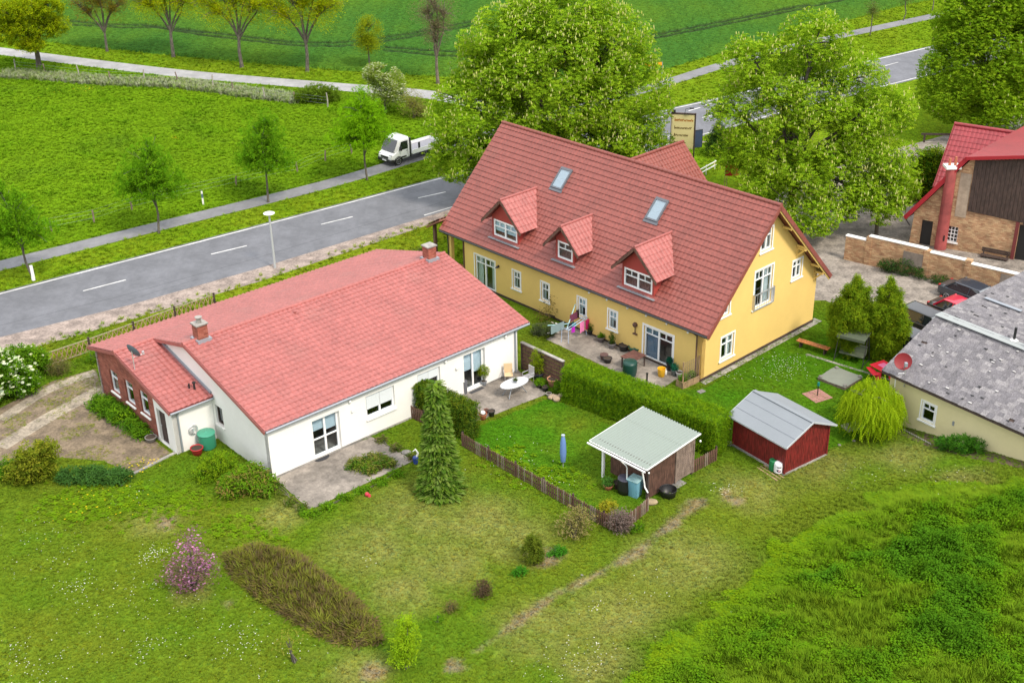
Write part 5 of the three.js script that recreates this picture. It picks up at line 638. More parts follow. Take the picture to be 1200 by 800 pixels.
shrub('shrub', 'small round reddish-brown bush on the lawn', [-1.54, -44.31], [[0, 0.32, 0, 0.42, 0.38, 0.4]], { cols: [[0.11, 0.07, 0.04], [0.08, 0.06, 0.03]], density: 900, leaf: G.bud, size: [0.5, 0.7] });
shrub('shrub', 'tiny brown bush on the lawn next to the reddish one', [-2.90, -43.29], [[0, 0.2, 0, 0.3, 0.25, 0.3]], { cols: [[0.14, 0.12, 0.04]], density: 700, leaf: G.bud, size: [0.5, 0.7] });
shrub('shrub', 'tiny bright green bush near the light green sapling', [-3.47, -42.56], [[0, 0.15, 0, 0.32, 0.2, 0.3]], { cols: md, density: 500, size: [0.5, 0.7] });
shrub('shrub', 'low green plant at the foot of the small conifer', [0.11, -45.79], [[0, 0.15, 0, 0.4, 0.2, 0.35]], { cols: [[0.05, 0.2, 0.012]], density: 400 });
shrub('shrub', 'low green mat plant between the conifer and the straw-coloured shrub', [1.88, -47.28], [[0, 0.13, 0, 0.5, 0.18, 0.4]], { cols: [[0.05, 0.2, 0.012]], density: 400 });
shrub('shrub', 'straw-coloured twiggy shrub by the picket fence corner', [2.74, -48.59], [[0, 0.6, 0, 0.75, 0.7, 0.7], [0.3, 0.9, -0.2, 0.6, 0.5, 0.6]], { cols: [[0.24, 0.20, 0.08], [0.20, 0.19, 0.05]], density: 150, leaf: G.bud, stems: 26 });
shrub('shrub', 'yellow flowering bush behind the picket fence corner', [4.31, -50.08], [[0, 0.4, 0, 0.5, 0.45, 0.5], [0.3, 0.6, 0, 0.4, 0.35, 0.4]], { cols: [[0.36, 0.33, 0.02], [0.25, 0.27, 0.02]], density: 420 });
shrub('shrub', 'grey-brown twiggy bush outside the picket fence corner', [5.00, -48.93], [[0, 0.55, 0, 0.55, 0.6, 0.5]], { cols: [[0.19, 0.14, 0.125], [0.16, 0.12, 0.10]], density: 620, leaf: G.bud, stems: 22, size: [0.6, 0.9] });
shrub('shrub', 'green weeds beside the grey-brown twiggy bush', [5.77, -48.91], [[0, 0.2, 0, 0.4, 0.28, 0.4]], { cols: md, density: 330 });
shrub('shrub', 'dense green nettle clump against the cream outbuilding wall', [22.88, -54.06], [[0, 0.4, 0, 0.8, 0.55, 0.6], [0.5, 0.5, 0.4, 0.5, 0.5, 0.5], [-0.7, 0.25, -0.4, 0.6, 0.35, 0.5]], { cols: [[0.04, 0.15, 0.012], [0.06, 0.18, 0.012]], density: 380 });
broadTree('yard_tree', 'small flowering chestnut with slim trunk at the yard wall gate', 'chestnuts in flower', [26.99, -85.28], { lobes: [[0, 4.2, 0, 1.9, 1.5, 1.8], [-1.3, 3.4, 0.3, 1.5, 1.2, 1.4], [1.3, 3.6, 0.2, 1.5, 1.2, 1.4], [0.2, 5.6, 0, 1.5, 1.2, 1.4]], top: [0, 2.2, 0], tr: 0.14, density: 260, leaf: G.palm, cols: chestnutCols, twigs: 4, shell: 0.6, thr: -0.12, freq: 1.0, size: [0.75, 1.1], blossom: { density: 18, size: [0.8, 1.3], cols: candleCols } });
shrub('shrub', 'dark bush under the yard wall', [27.00, -78.12], [[0, 0.6, 0, 0.9, 0.65, 0.8], [-1.0, 0.5, -0.6, 0.8, 0.5, 0.7], [1.1, 0.5, 0.8, 0.8, 0.5, 0.7], [2.0, 0.35, 1.6, 0.8, 0.4, 0.7]], { cols: [[0.035, 0.085, 0.02], [0.05, 0.11, 0.02]], density: 240 });
shrub('shrub', 'dark green tall bush beside the red chimney pipe', [32.49, -92.91], [[0, 2.0, 0, 1.3, 2.0, 1.3], [0.8, 2.9, -0.2, 1.1, 1.3, 1.1], [-0.4, 1.0, 0.3, 1.1, 1.0, 1.1]], { cols: dk.concat(yl), density: 190, leaf: G.spray, size: [1.2, 1.8] });
shrub('shrub', 'dark upright clipped bush by the blue board on the roadside', [18.04, -104.38], [[0, 1.0, 0, 0.9, 1.0, 0.9], [0.2, 2.0, 0, 0.65, 0.9, 0.65]], { cols: [[0.04, 0.09, 0.015], [0.05, 0.11, 0.015]], density: 330, leaf: G.spray });
shrub('shrub', 'grey-green flowering bush below the drying laundry', [2.31, -70.00], [[0, 0.4, 0, 0.7, 0.45, 0.6], [-0.6, 0.35, 0, 0.5, 0.4, 0.5]], { cols: [[0.10, 0.12, 0.06], [0.07, 0.10, 0.03]], density: 330, blossom: { density: 12, cols: [[0.7, 0.68, 0.66]], size: [1.6, 2.4] } });
shrub('climber', 'bare brown climbing shrub on the yellow house wall', [3.06, -72.43], [[0, 0.9, 0, 0.75, 0.8, 0.3], [0.7, 1.2, -0.6, 0.5, 0.8, 0.3], [-0.9, 0.5, 0.7, 0.6, 0.5, 0.3]], { cols: [[0.16, 0.13, 0.035], [0.13, 0.09, 0.03]], density: 75, leaf: G.bud, stems: 22 });
shrub('shrub', 'low green hedge plants where the street garden meets the yellow house', [-6.53, -83.04], [[0, 0.3, 0, 0.8, 0.35, 0.6], [-1.2, 0.25, 0.8, 0.7, 0.3, 0.6]], { cols: [[0.08, 0.14, 0.02], [0.12, 0.13, 0.04]], density: 200 });

// weeping willow and thuja pair
{
  const p = [19.04, -57.29], t = thing('weeping_willow', 'small weeping tree with bright yellow-green curtains by the outbuilding', 'tree', [p[0], terrain(...p), p[1]]); const lobes = [[0, 2.0, 0, 1.4, 0.9, 1.4]];
  part('trunk', limbs([0, 0, 0], [0.05, 2.1, 0], 0.09, [[-0.9, 2.6, 0.2, 0.5], [0.9, 2.6, 0.1, 0.5], [0, 2.9, -0.4, 0.5], [0.1, 2.7, 0.8, 0.5]], 4), M.barkGrey, t);
  const items = []; for (let i = 0; i < 2300; i++) { const a = rnd() * 6.283, q = Math.sqrt(rnd()), edge = 1.5 * (1 + 0.3 * perlin.noise(Math.cos(a) * 1.9, 3.3, Math.sin(a) * 1.9)), r = edge * q, top = 2.95 * (1 - 0.34 * q * q) + gauss() * 0.28 + 0.35 * perlin.noise(Math.cos(a) * r * 1.4, 7.7, Math.sin(a) * r * 1.4), n = q > 0.5 ? 1 + (rnd() * 3.2 | 0) : 1; for (let k = 0; k < n; k++) { const y = top - k * 0.5 * R(0.7, 1.1); if (y < 0.9) break; const out = 1 + k * 0.03; items.push([Math.cos(a) * r * out + gauss() * 0.06, y, Math.sin(a) * r * out + gauss() * 0.06, R(0.55, 0.95), rnd() * 6.28, gauss() * 0.55, gauss() * 0.55, vary(k ? [0.26, 0.40, 0.008] : [0.32, 0.46, 0.012], 0.16)]); } }
  instances('crown', G.willow, LM.leaf, items, t);
}
function conifer(name, label, p, h, r, { cols, n = 5200, shape = q => Math.sqrt(Math.max(0, 1 - q * q)), leaf = G.spray, size = [0.9, 1.4], droop = 0.2, group, twist = 0, rough = 0.25, core = 0.72, clumps = 0 }) {
  const t = thing(name, label, 'tree', [p[0], terrain(...p), p[1]], 0, group); part('trunk', tube([[0, -0.05, 0], [0.03, h * 0.5, 0.02], [0, h * 0.97, 0]], [0.11, 0.07, 0.015], 7), M.bark, t);
  part('core', lathe([[0.02, 0.05], ...[0.05, 0.15, 0.3, 0.5, 0.7, 0.85, 0.95].map(q => [r * shape(q) * core, h * q]), [0.01, h * 0.97]], 0, 0, 0, 14), mat(cols[0], 1), t);
  const items = [];
  if (clumps) for (let k = 0; k < clumps; k++) { const q = k / clumps * 0.98, a = k * 2.39996 + gauss() * 0.3, rr = r * shape(q) * (0.9 + 0.16 * rnd()), cr = R(0.14, 0.3), cx = Math.cos(a) * rr, cz = Math.sin(a) * rr, cy = h * q * 0.97 + 0.1, m = Math.round(n * 0.7 / clumps), tone = cols[rnd() * cols.length | 0]; for (let i = 0; i < m; i++) { const u = gauss() * cr, w = gauss() * cr * 1.3, o = Math.abs(gauss()) * cr * 0.8; items.push([cx + Math.cos(a) * o - Math.sin(a) * u, Math.max(0.05, cy + w), cz + Math.sin(a) * o + Math.cos(a) * u, R(...size), Math.PI / 2 - a + gauss() * 0.6, droop + gauss() * 0.4, gauss() * 0.4, vary(tone, 0.12)]); } }
  for (let i = 0; i < n; i++) { const q = 1 - Math.pow(rnd(), 0.62), a = rnd() * 6.283, bump = 1 + rough * (0.6 * perlin.noise(Math.cos(a) * 2.2 + p[0], q * h * 1.1, Math.sin(a) * 2.2 + p[1]) + 0.55 * perlin.noise(Math.cos(a) * 4.6 + p[0], q * h * 2.4, Math.sin(a) * 4.6 + p[1])) + twist * Math.sin(q * h * 9 + Math.sin(a * 3)) , rr = r * shape(q) * (0.72 + 0.3 * Math.sqrt(rnd())) * bump; items.push([Math.cos(a) * rr, h * q + 0.05, Math.sin(a) * rr, R(...size), Math.PI / 2 - a + gauss() * 0.4, droop + gauss() * 0.3, gauss() * 0.3, vary(cols[rnd() * cols.length | 0], 0.12)]); }
  instances('foliage', leaf, LM.leaf, items, t); return t;
}
const needle = (() => { const o = []; for (let i = 0; i < 10; i++) { const z = i * 0.045, w = 0.13 * (1 - i / 12), s = 1; for (const k of [-1, 1]) o.push([[0, 0, z], [k * w, 0.015, z + 0.075], [k * w * 0.85, 0.0, z + 0.10]], [[0, 0, z], [k * w * 0.85, 0, z + 0.1], [0, 0, z + 0.045]]); o.push([[0, 0, z], [0.012, 0.05, z + 0.05], [-0.012, 0.05, z + 0.05]]); } return tris(o); })();
conifer('spruce_tree', 'slender green spruce on the front lawn', [-3.74, -52.50], 6.4, 0.88, { cols: [[0.085, 0.175, 0.018], [0.135, 0.235, 0.024], [0.21, 0.31, 0.06]], n: 3600, leaf: needle, core: 0.5, shape: q => Math.pow(1 - q, 0.95) * (0.86 + 0.14 * Math.sin(q * 70)) * Math.min(1, q * 14 + 0.75), droop: 0.15, size: [0.7, 1.1], twist: 0.12, rough: 0.4 });
for (const [p, lb, hh, rr] of [[[20.37, -66.81], 'tall thuja of the pair, on the house side of the parked cars', 5.2, 1.3], [[22.16, -66.18], 'tall thuja of the pair, against the parked cars', 5.3, 1.2]]) {
  const lobes = []; for (let i = 0; i < 26; i++) { const q = i / 26, e = rr * Math.pow(Math.sin(Math.PI * clamp(q * 0.78 + 0.2, 0, 1)), 0.8), a = i * 2.4 + gauss() * 0.4, k = q > 0.86 ? 0.15 : R(0.45, 0.75); lobes.push([Math.cos(a) * e * k, 0.35 + q * (hh - 0.6), Math.sin(a) * e * k, Math.max(0.24, e * R(0.42, 0.6)), Math.max(0.4, e * R(0.5, 0.75)), Math.max(0.24, e * R(0.42, 0.6))]); }
  const t = thing('thuja_tree', lb, 'tree', [p[0], 0, p[1]], 0, 'thuja pair'); part('trunk', tube([[0, -0.05, 0], [0.03, hh * 0.5, 0.02], [0, hh * 0.92, 0]], [0.12, 0.07, 0.015], 7), M.bark, t);
  instances('foliage', G.spray, LM.leaf, foliage(lobes, 820, { cols: [[0.12, 0.22, 0.008], [0.17, 0.27, 0.010], [0.24, 0.33, 0.012]], shell: 0.75, thr: -0.22, freq: 2.2, size: [0.5, 0.9], minY: 0.08 }), t);
}

// clipped hedges: a twiggy core and a skin of leaves
function hedge(name, label, a, b, width, h, { cols, per = 420, leaf = G.spray, size = [0.55, 0.85], round = 0.12 }) {
  const L = Math.hypot(b[0] - a[0], b[1] - a[1]), t = thing(name, label, 'hedge', [a[0], terrain(...a), a[1]], heading(a, b)), items = [];   // width runs to local -z
  part('core', rbx(0.08, L - 0.08, 0, h - 0.08, -width + 0.08, -0.08, 0.06), mat(cols[0], 1), t);
  const add = (x, y, z, rx, rz, c) => items.push([x, y, z, R(...size), rnd() * 6.28, rx + gauss() * 0.45, rz + gauss() * 0.45, c]);
  const area = L * width + 2 * (L + width) * h, n = Math.round(area * per / 10);
  for (let i = 0; i < n; i++) { const q = rnd() * area, wob = () => gauss() * 0.028; const x = R(0, L), z = -R(0, width), y = R(0.05, h); const c = vary(cols[rnd() * cols.length | 0], 0.14);
    if (q < L * width) { const e = Math.min(-z, width + z, x, L - x), sag = round * 0.5 * Math.pow(1 - clamp(e / round), 2); add(x, h + wob() - sag + 0.05 * N2(x * 1.3, z * 1.3), z, -0.7, 0, c); } else if (q < L * width + 2 * L * h) { const f = rnd() < 0.62, bump = 0.06 * N2(x * 1.1, y * 1.7, 5); add(x, y, (f ? 0.02 + bump : -width - 0.02 - bump) + wob(), f ? 0.1 : 0, 0, c); } else add((rnd() < 0.5 ? 0 : L) + wob(), y, z, 0, 0, c); }
  instances('foliage', leaf, LM.leaf, items, t); return t;
}
hedge('hedge', 'long clipped green hedge between the two gardens', [2.79, -61.53], [10.49, -55.28], 1.5, 2.08, { cols: [[0.10, 0.22, 0.006], [0.145, 0.275, 0.006], [0.19, 0.32, 0.008]], per: 1500, size: [0.45, 0.7] });
hedge('thuja_hedge', 'short dark thuja hedge behind the spruce', [-5.35, -60.11], [-2.44, -57.37], 0.8, 1.95, { cols: [[0.06, 0.125, 0.01], [0.085, 0.155, 0.01], [0.15, 0.20, 0.012]], per: 900, size: [0.7, 1.0] });

// the bed of brown heather on the lawn
{
  const P = [[-13.64, -47.50], [-12.26, -48.25], [-10.34, -47.53], [-8.96, -46.07], [-7.41, -44.30], [-6.11, -42.52], [-5.79, -41.30], [-6.87, -41.01], [-8.59, -41.76], [-10.06, -43.09], [-11.59, -44.43], [-13.07, -46.19]], items = [];
  let n = 0; while (n < 4200) { const x = R(-16, -4), z = R(-52, -38.5); if (!inPoly(P, x, z)) continue; const e = lineDist(x, z, [...P, P[0]]); items.push([x, 0.0, z, R(0.35, 0.95), rnd() * 6.28, gauss() * 0.5, gauss() * 0.5, vary(rnd() < 0.5 ? [0.145, 0.16, 0.022] : rnd() < 0.5 ? [0.13, 0.105, 0.035] : [0.11, 0.08, 0.04], 0.15), R(0.35, 0.85) * Math.min(1, 0.3 + e / 1.1)]); n++; }
  const o = instances('heather_bed', G.blade, LM.grass, items, scene, 'brown heather bed on the lawn beside the pink tree', 'plants');
}
// perennials of the mown lawn corner, weeds on the bank, lawn and meadow grass, daisies
{
  const tuft = (x, z, s, c, sy) => [x, terrain(x, z) - 0.01, z, s, rnd() * 6.28, gauss() * 0.12, gauss() * 0.12, c, sy];
  const lawn = [], med = [], bank = [], bankGrass = [], tall = [];
  const seen = (x, z) => { const dx = x, dz = -z, k = dx / dz; return Math.abs(k) < 0.52; };
  for (let i = 0; i < 130000; i++) { const x = R(-32, 27), z = R(-74, -37.5); if (!seen(x, z) || onHard(x, z) || onMound(x, z)) continue; const c = groundColour(x, z); if (c[0] > c[1] * 1.15) continue; const lush = inPoly(innerGarden, x, z) || inPoly(rightGarden, x, z); const s = R(0.22, 0.34), dry = smooth(0.75, 1.0, c[0] / c[1]); if (rnd() < dry * 0.6) continue; lawn.push(tuft(x, z, s, vary(c, 0.06), (lush ? 0.06 : 0.075) * R(0.6, 1.3) * (1 + 1.6 * Math.max(0, 1 - lineDist(x, z, moundRim) / 2)))); }
  instances('lawn_grass', G.blade, LM.grass, lawn, scene, 'short mown lawn grass round the houses', 'grass');
  for (let i = 0; i < 130000; i++) { const x = R(-70, 4), z = R(-150, -70); if (!inPoly(meadowPoly, x, z) || onHard(x, z)) continue; if (Math.abs(x / z) > 0.5) continue; const d = fbm(x * 0.35, z * 0.35, 3); med.push(tuft(x, z, R(0.4, 0.6), vary(mix3(groundColour(x, z), [0.085, 0.225, 0.005], clamp(-d * 0.9)), 0.08), R(0.10, 0.2) * (1 + Math.max(0, -d) * 2))); }
  instances('meadow_grass', G.blade, LM.grass, med, scene, 'lush uncut meadow grass between footpath and lane', 'grass');
  for (let i = 0; i < 110000; i++) { const x = R(0, 27), z = R(-60, -35); if (z < -60 || !onMound(x, z)) continue; const d = fbm(x * 0.3, z * 0.3, 6), rim = smooth(0, 2.8, lineDist(x, z, moundRim)), hump = 0.45 + 1.35 * clamp(0.5 + 1.5 * fbm(x * 0.9, z * 0.9, 21)); const dark = d + gauss() * 0.14 > 0.0; if (dark && rnd() < 0.35 + 0.5 * rim) bank.push([x, terrain(x, z), z, R(0.48, 0.85), rnd() * 6.28, gauss() * 0.15, gauss() * 0.15, vary(mix3(mix3([0.12, 0.20, 0.005], [0.10, 0.205, 0.005], rim), [0.058, 0.155, 0.007], smooth(-0.1, 0.25, d) * rim), 0.14), R(0.3, 0.6) * hump * (0.8 + Math.max(0, d) * 1.2) * (0.22 + 0.78 * rim)]); else bankGrass.push(tuft(x, z, R(0.4, 0.65), vary(mix3([0.092, 0.19, 0.008], [0.128, 0.212, 0.01], clamp(0.4 - d * 2)), 0.15), R(0.25, 0.5) * hump * (0.22 + 0.78 * rim))); }
  instances('nettle_bank', G.weed, LM.grass, bank, scene, 'dark green nettles and weeds covering the bank', 'weeds');
  instances('bank_grass', G.blade, LM.grass, bankGrass, scene, 'long light green grass between the nettles on the bank', 'grass');
  const moss = []; for (let i = 0; i < 16000; i++) { const x = R(-33, -17), z = R(-68, -53.5); if (!inPoly(driveway, x, z)) continue; const k = fbm(x * 0.5, z * 0.5, 15), e = lineDist(x, z, [...driveway, driveway[0]]); if (k < -0.1 + Math.min(0.24, e * 0.16) - (rnd() < 0.04 ? 0.3 : 0)) continue; moss.push(tuft(x, z, R(0.2, 0.32), vary(rnd() < 0.3 ? [0.22, 0.21, 0.03] : [0.13, 0.17, 0.012], 0.15), R(0.02, 0.06))); }
  instances('drive_moss', G.blade, LM.grass, moss, scene, 'thin moss and grass growing in the gravel driveway', 'grass');
  // verge grass along road, path, lane and the strip by the trellis
  for (let i = 0; i < 90000; i++) { const x = R(-62, 62), z = R(-178, -58); if (Math.abs(x / z) > 0.48 || (onHard(x, z) && !(inPoly(shoulderPoly, x, z) && lineDist(x, z, gravelLow) < R(0, 0.9))) || inPoly(meadowPoly, x, z) || z > -66 && x > -20) continue; const dr = Math.min(lineDist(x, z, roadUp), lineDist(x, z, gravelLow), lineDist(x, z, laneLine), lineDist(x, z, footLine)); if (dr > 6.5) continue; tall.push(tuft(x, z, R(0.4, 0.7), vary(groundColour(x, z), 0.12), R(0.12, 0.26))); }
  instances('verge_grass', G.blade, LM.grass, tall, scene, 'rough verge grass along the road and lanes', 'grass');
  const spots = [], pale = [], patches = [[[-23.31, -49.99], 1.6, 60], [[-19.86, -45.40], 1.0, 90], [[-16.72, -45.18], 1.2, 60], [[-11.62, -41.47], 1.4, 120], [[-15.67, -41.04], 0.9, 70], [[-19.53, -39.69], 1.6, 120], [[-21.13, -40.77], 1.2, 60], [[-16.89, -47.73], 0.8, 170], [[-6.90, -46.90], 0.5, 16], [[3.08, -39.74], 1.6, 130], [[1.14, -39.22], 1.2, 60], [[3.32, -43.27], 0.5, 26], [[10.47, -52.40], 0.9, 60], [[16.19, -65.32], 1.6, 330], [[14.94, -64.10], 1.2, 60], [[12.92, -63.97], 0.5, 30], [[0.77, -55.29], 2.4, 40], [[2.04, -53.47], 0.8, 60], [[-0.12, -54.91], 1.2, 60], [[-1.93, -57.09], 3, 40], [[-13.64, -43.31], 3.4, 110], [[-18.15, -43.44], 4, 130], [[21.21, -51.37], 2.2, 60], [[17.83, -52.59], 1.5, 50], [[-9.84, -40.46], 2, 60], [[5.78, -43.74], 3, 60], [[-19.52, -52.80], 2, 40], [[-21.60, -47.22], 3, 100], [[-13.02, -46.96], 1.5, 40]];
  for (const [p, r, n] of patches) for (let i = 0; i < n * 0.5; i++) { const x = p[0] + gauss() * r * 0.8, z = p[1] + gauss() * r * 0.8; if (onHard(x, z)) continue; spots.push([x, terrain(x, z) + 0.065, z, R(0.3, 0.65), rnd() * 6, gauss() * 0.2, gauss() * 0.2, vary([0.78, 0.78, 0.70], 0.06)]); }
  instances('daisies', G.flower, LM.petal, spots, scene, 'patches of white daisies in the lawns', 'flowers');
  for (const [p, r, n] of [[[-51.63, -142.25], 1, 20], [[-44.54, -129.88], 1.5, 30], [[-30.98, -112.27], 0.5, 16], [[-46.78, -128.40], 2, 14], [[16.31, -48.19], 0.15, 10], [[-19.81, -55.60], 0.8, 18], [[-21.36, -52.48], 1.4, 16], [[-19.04, -55.74], 0.5, 14], [[-20.39, -51.33], 2, 20], [[19.74, -47.50], 0.12, 10]]) for (let i = 0; i < n; i++) { const x = p[0] + gauss() * r, z = p[1] + gauss() * r; pale.push([x, terrain(x, z) + 0.12, z, R(0.6, 1.2), rnd() * 6, 0, 0, vary([0.72, 0.55, 0.02], 0.08)]); }
  instances('dandelions', G.flower, LM.petal, pale, scene, 'yellow dandelions scattered in lawn and meadow', 'flowers');
  // leafy patches in the front lawn and behind the picket fence
  const pl = []; for (const [p, rx, rz, n] of [[[-19.27, -51.89], 6, 2.4, 160], [[-20.71, -52.46], 3.4, 1.4, 130], [[-16.92, -51.81], 3.0, 1.4, 110], [[-13.81, -50.03], 2.0, 1.1, 60], [[-12.36, -48.80], 1.8, 0.9, 50], [[1.61, -53.64], 2.4, 1.2, 190], [[-0.56, -55.76], 1.8, 1.0, 110], [[-21.55, -51.00], 3, 0.8, 90]]) for (let i = 0; i < n; i++) { const x = p[0] + gauss() * rx * 0.7, z = p[1] + gauss() * rz * 0.8; if (onHard(x, z)) continue; pl.push([x, terrain(x, z), z, R(0.45, 0.9), rnd() * 6.28, gauss() * 0.2, gauss() * 0.2, vary([0.105, 0.195, 0.006], 0.2), R(0.06, 0.16)]); }
  instances('leafy_weeds', G.weed, LM.grass, pl, scene, 'patches of broad-leaved weeds in the front lawn', 'weeds');
  const rough = []; for (let i = 0; i < 5000; i++) { const t = rnd(), k = t * 5, A = [[-55.43, -135.11], [-50.30, -133.69], [-42.35, -131.07], [-34.55, -129.52], [-28.06, -126.15], [-21.43, -122.90]], j = Math.min(4, Math.floor(k)), f = k - j, x = lerp(A[j][0], A[j + 1][0], f) + gauss() * 0.6, z = lerp(A[j][1], A[j + 1][1], f) - R(0, 3.0); rough.push([x, 0, z, R(0.5, 0.8), rnd() * 6.28, 0, 0, vary(rnd() < 0.6 ? [0.27, 0.30, 0.18] : [0.19, 0.27, 0.07], 0.12), R(0.35, 0.65)]); }
  instances('dry_grass', G.blade, LM.grass, rough, scene, 'pale tall dry grass along the far wire fence', 'grass');
}

// ---------------------------------------------------------------- fences
function picketFence(label, a, b, { h = 0.85, gap = 0.14, m = M.woodBrown, group } = {}) {
  const L = Math.hypot(b[0] - a[0], b[1] - a[1]), t = thing('picket_fence', label, 'fence', [a[0], 0, a[1]], heading(a, b), group), n = Math.round(L / gap);
  const gs = [0, 1, 2].map(i => { const w = 0.04 + i * 0.004, s = new THREE.Shape([[-w, 0.06], [w, 0.06], [w, h - 0.05 + i * 0.012], [0, h + i * 0.014], [-w, h - 0.05]].map(p => new THREE.Vector2(...p))); return ni(new THREE.ExtrudeGeometry(s, { depth: 0.022, bevelEnabled: false })); }).map(metricUV);
  for (let i = 0; i < n; i++) { const o = new THREE.Mesh(gs[rnd() * 3 | 0], rnd() < 0.3 ? M.woodGrey : m); o.name = 'picket'; o.position.set((i + 0.5) * L / n, R(-0.02, 0.01), 0); o.rotation.z = gauss() * 0.015; o.castShadow = o.receiveShadow = true; t.add(o); }
  part('rail', [bx(0, L, 0.25, 0.32, -0.04, -0.003), bx(0, L, 0.62, 0.69, -0.04, -0.003)], M.woodDark, t);
  const k = Math.max(1, Math.round(L / 2.2)); for (let i = 0; i <= k; i++) part('post', bx(i * L / k - 0.04, i * L / k + 0.04, 0, h + 0.02, -0.13, -0.045), M.woodDark, t); return t;
}
picketFence('weathered picket fence along the front lawn side of the inner garden', [-2.79, -56.86], [4.17, -49.31], {});
picketFence('short picket fence from the white wall to the spruce', [-5.77, -60.03], [-4.97, -59.26], {});
picketFence('short picket fence at the lawn corner behind the twiggy bushes', [4.17, -49.31], [4.78, -48.80], {});
picketFence('picket fence leading from the corner bush to the slatted shelter', [5.38, -49.13], [6.51, -50.52], {});
picketFence('picket fence between the slatted shelter and the hedge end', [9.03, -53.70], [10.53, -54.95], {});
{ // timber screen beside the patio
  const a = [0.58, -65.41], b = [2.90, -62.92], L = Math.hypot(b[0] - a[0], b[1] - a[1]), t = thing('timber_screen', 'brown timber screen with horizontal slats at the rear patio', 'fence', [a[0], 0, a[1]], heading(a, b));
  for (let i = 0; i < 14; i++) part('slat', bx(0.03, L - 0.03, 0.06 + i * 0.122, 0.165 + i * 0.122, -0.012 + (i % 2) * 0.02, 0.012 + (i % 2) * 0.02), M.woodBrown, t);
  for (let i = 0; i <= 2; i++) part('post', bx(i * L / 2 - 0.045, i * L / 2 + 0.045, 0, 1.85, -0.06, 0.06), M.woodDark, t); part('cap', bx(-0.05, L + 0.05, 1.8, 1.86, -0.1, 0.1), M.concrete, t);
}
{ // diagonal lattice fence towards the road
  const P = [[-29.86, -66.52], [-28.24, -66.79], [-26.08, -68.72], [-23.89, -70.87], [-21.79, -73.00], [-19.65, -74.98]], t = thing('lattice_fence', 'low diagonal lattice fence on the verge behind the bungalow', 'fence', [P[0][0], 0, P[0][1]], 0);
  const rel = p => [p[0] - P[0][0], p[1] - P[0][1]]; P.forEach((p, i) => { const [x, z] = rel(p); part('post', bx(x - 0.06, x + 0.06, 0, 1.05, z - 0.06, z + 0.06), M.woodDark, t);
    if (i) { const [x0, z0] = rel(P[i - 1]); part('rail', [beam([x0, 0.92, z0], [x, 0.92, z], 0.05, 0.06), beam([x0, 0.12, z0], [x, 0.12, z], 0.05, 0.06)], tmat([0.40, 0.36, 0.22], 0.85, T.wood), t); const n = 9; for (let k = 0; k < n; k++) for (const s of [0, 1]) part('lattice_bar', beam([lerp(x0, x, (k + s * 0.98) / n), 0.14, lerp(z0, z, (k + s * 0.98) / n) + s * 0.03], [lerp(x0, x, (k + 1 - s * 0.98) / n), 0.9, lerp(z0, z, (k + 1 - s * 0.98) / n) + s * 0.03], 0.04, 0.045), M.woodLight, t); } });
}
function wireFence(label, P, h, m) { const t = thing('wire_fence', label, 'fence', [P[0][0], 0, P[0][1]], 0), rel = P.map(p => [p[0] - P[0][0], p[1] - P[0][1]]); rel.forEach(([x, z], i) => { const k = h[i % h.length]; part('post', tube([[x, -0.1, z], [x + gauss() * 0.06, k * 0.5, z], [x + gauss() * 0.1, k, z + gauss() * 0.06]], [0.075, 0.07, 0.065], 7), m[i % m.length], t); }); part('wire', rel.slice(1).flatMap(([x, z], i) => [0.4, 0.75, 1.05].map(y => bar([rel[i][0], y, rel[i][1]], [x, y, z], 0.006, 0.006, 3))), M.zinc, t); }
wireFence('wire fence with pale posts between meadow and far lane', [[-54.86, -138.32], [-51.05, -136.58], [-46.65, -134.48], [-42.84, -133.16], [-38.91, -132.53], [-35.28, -131.93], [-30.90, -129.26], [-28.55, -127.79], [-24.74, -124.66], [-21.48, -123.20], [-17.91, -121.45]].filter(Boolean), [1.35, 1.2, 1.5, 1.1], [tmat([0.5, 0.46, 0.4], 0.9, T.wood), M.woodGrey]);
wireFence('wire fence with short grey posts beside the footpath', [[-37.50, -87.17], [-35.11, -89.28], [-32.32, -90.92], [-30.05, -93.39], [-22.72, -98.76], [-18.03, -101.71], [-16.07, -104.76], [-13.97, -106.76]], [1.0, 0.9, 1.05], [M.woodGrey]);

// ---------------------------------------------------------------- street furniture
{ const p = [-16.71, -81.37], o = thing('street_lamp', 'grey street lamp with flat white disc head by the bungalow', 'lamp', [p[0], 0, p[1]]); part('pole', [cyl(0.09, 0.06, 4.0, 0, 0, 0, 10)], mat([0.40, 0.42, 0.44], 0.5), o); part('lamp_head', lathe([[0.05, 0], [0.12, 0.05], [0.38, 0.16], [0.4, 0.2], [0.2, 0.28], [0, 0.3]], 0, 3.95, 0, 20), M.white, o); }
{ const p = [-24.57, -94.44], o = thing('reflector_post', 'white marker post with dark band beside the footpath', 'post', [p[0], 0, p[1]]); part('body', [bx(-0.06, 0.06, 0, 1.15, -0.05, 0.05)], M.white, o); part('band', [bx(-0.062, 0.062, 0.6, 0.95, -0.052, 0.052)], mat([0.10, 0.15, 0.22], 0.4), o); }
{ const p = [14.90, -125.42], o = thing('direction_sign', 'orange-yellow direction arrow sign on a grey pole by the lane', 'sign', [p[0], 0, p[1]], 0.1); part('pole', [cyl(0.04, 0.04, 2.9, 0.9, 0, 0)], M.zinc, o); const s = new THREE.Shape([[-0.75, 2.55], [-0.95, 2.73], [-0.75, 2.92], [0.85, 2.92], [0.85, 2.55]].map(q => new THREE.Vector2(...q))); part('panel', ni(new THREE.ExtrudeGeometry(s, { depth: 0.03, bevelEnabled: false })).translate(0, 0, 0.05), mat([0.75, 0.33, 0.01], 0.5), o); }
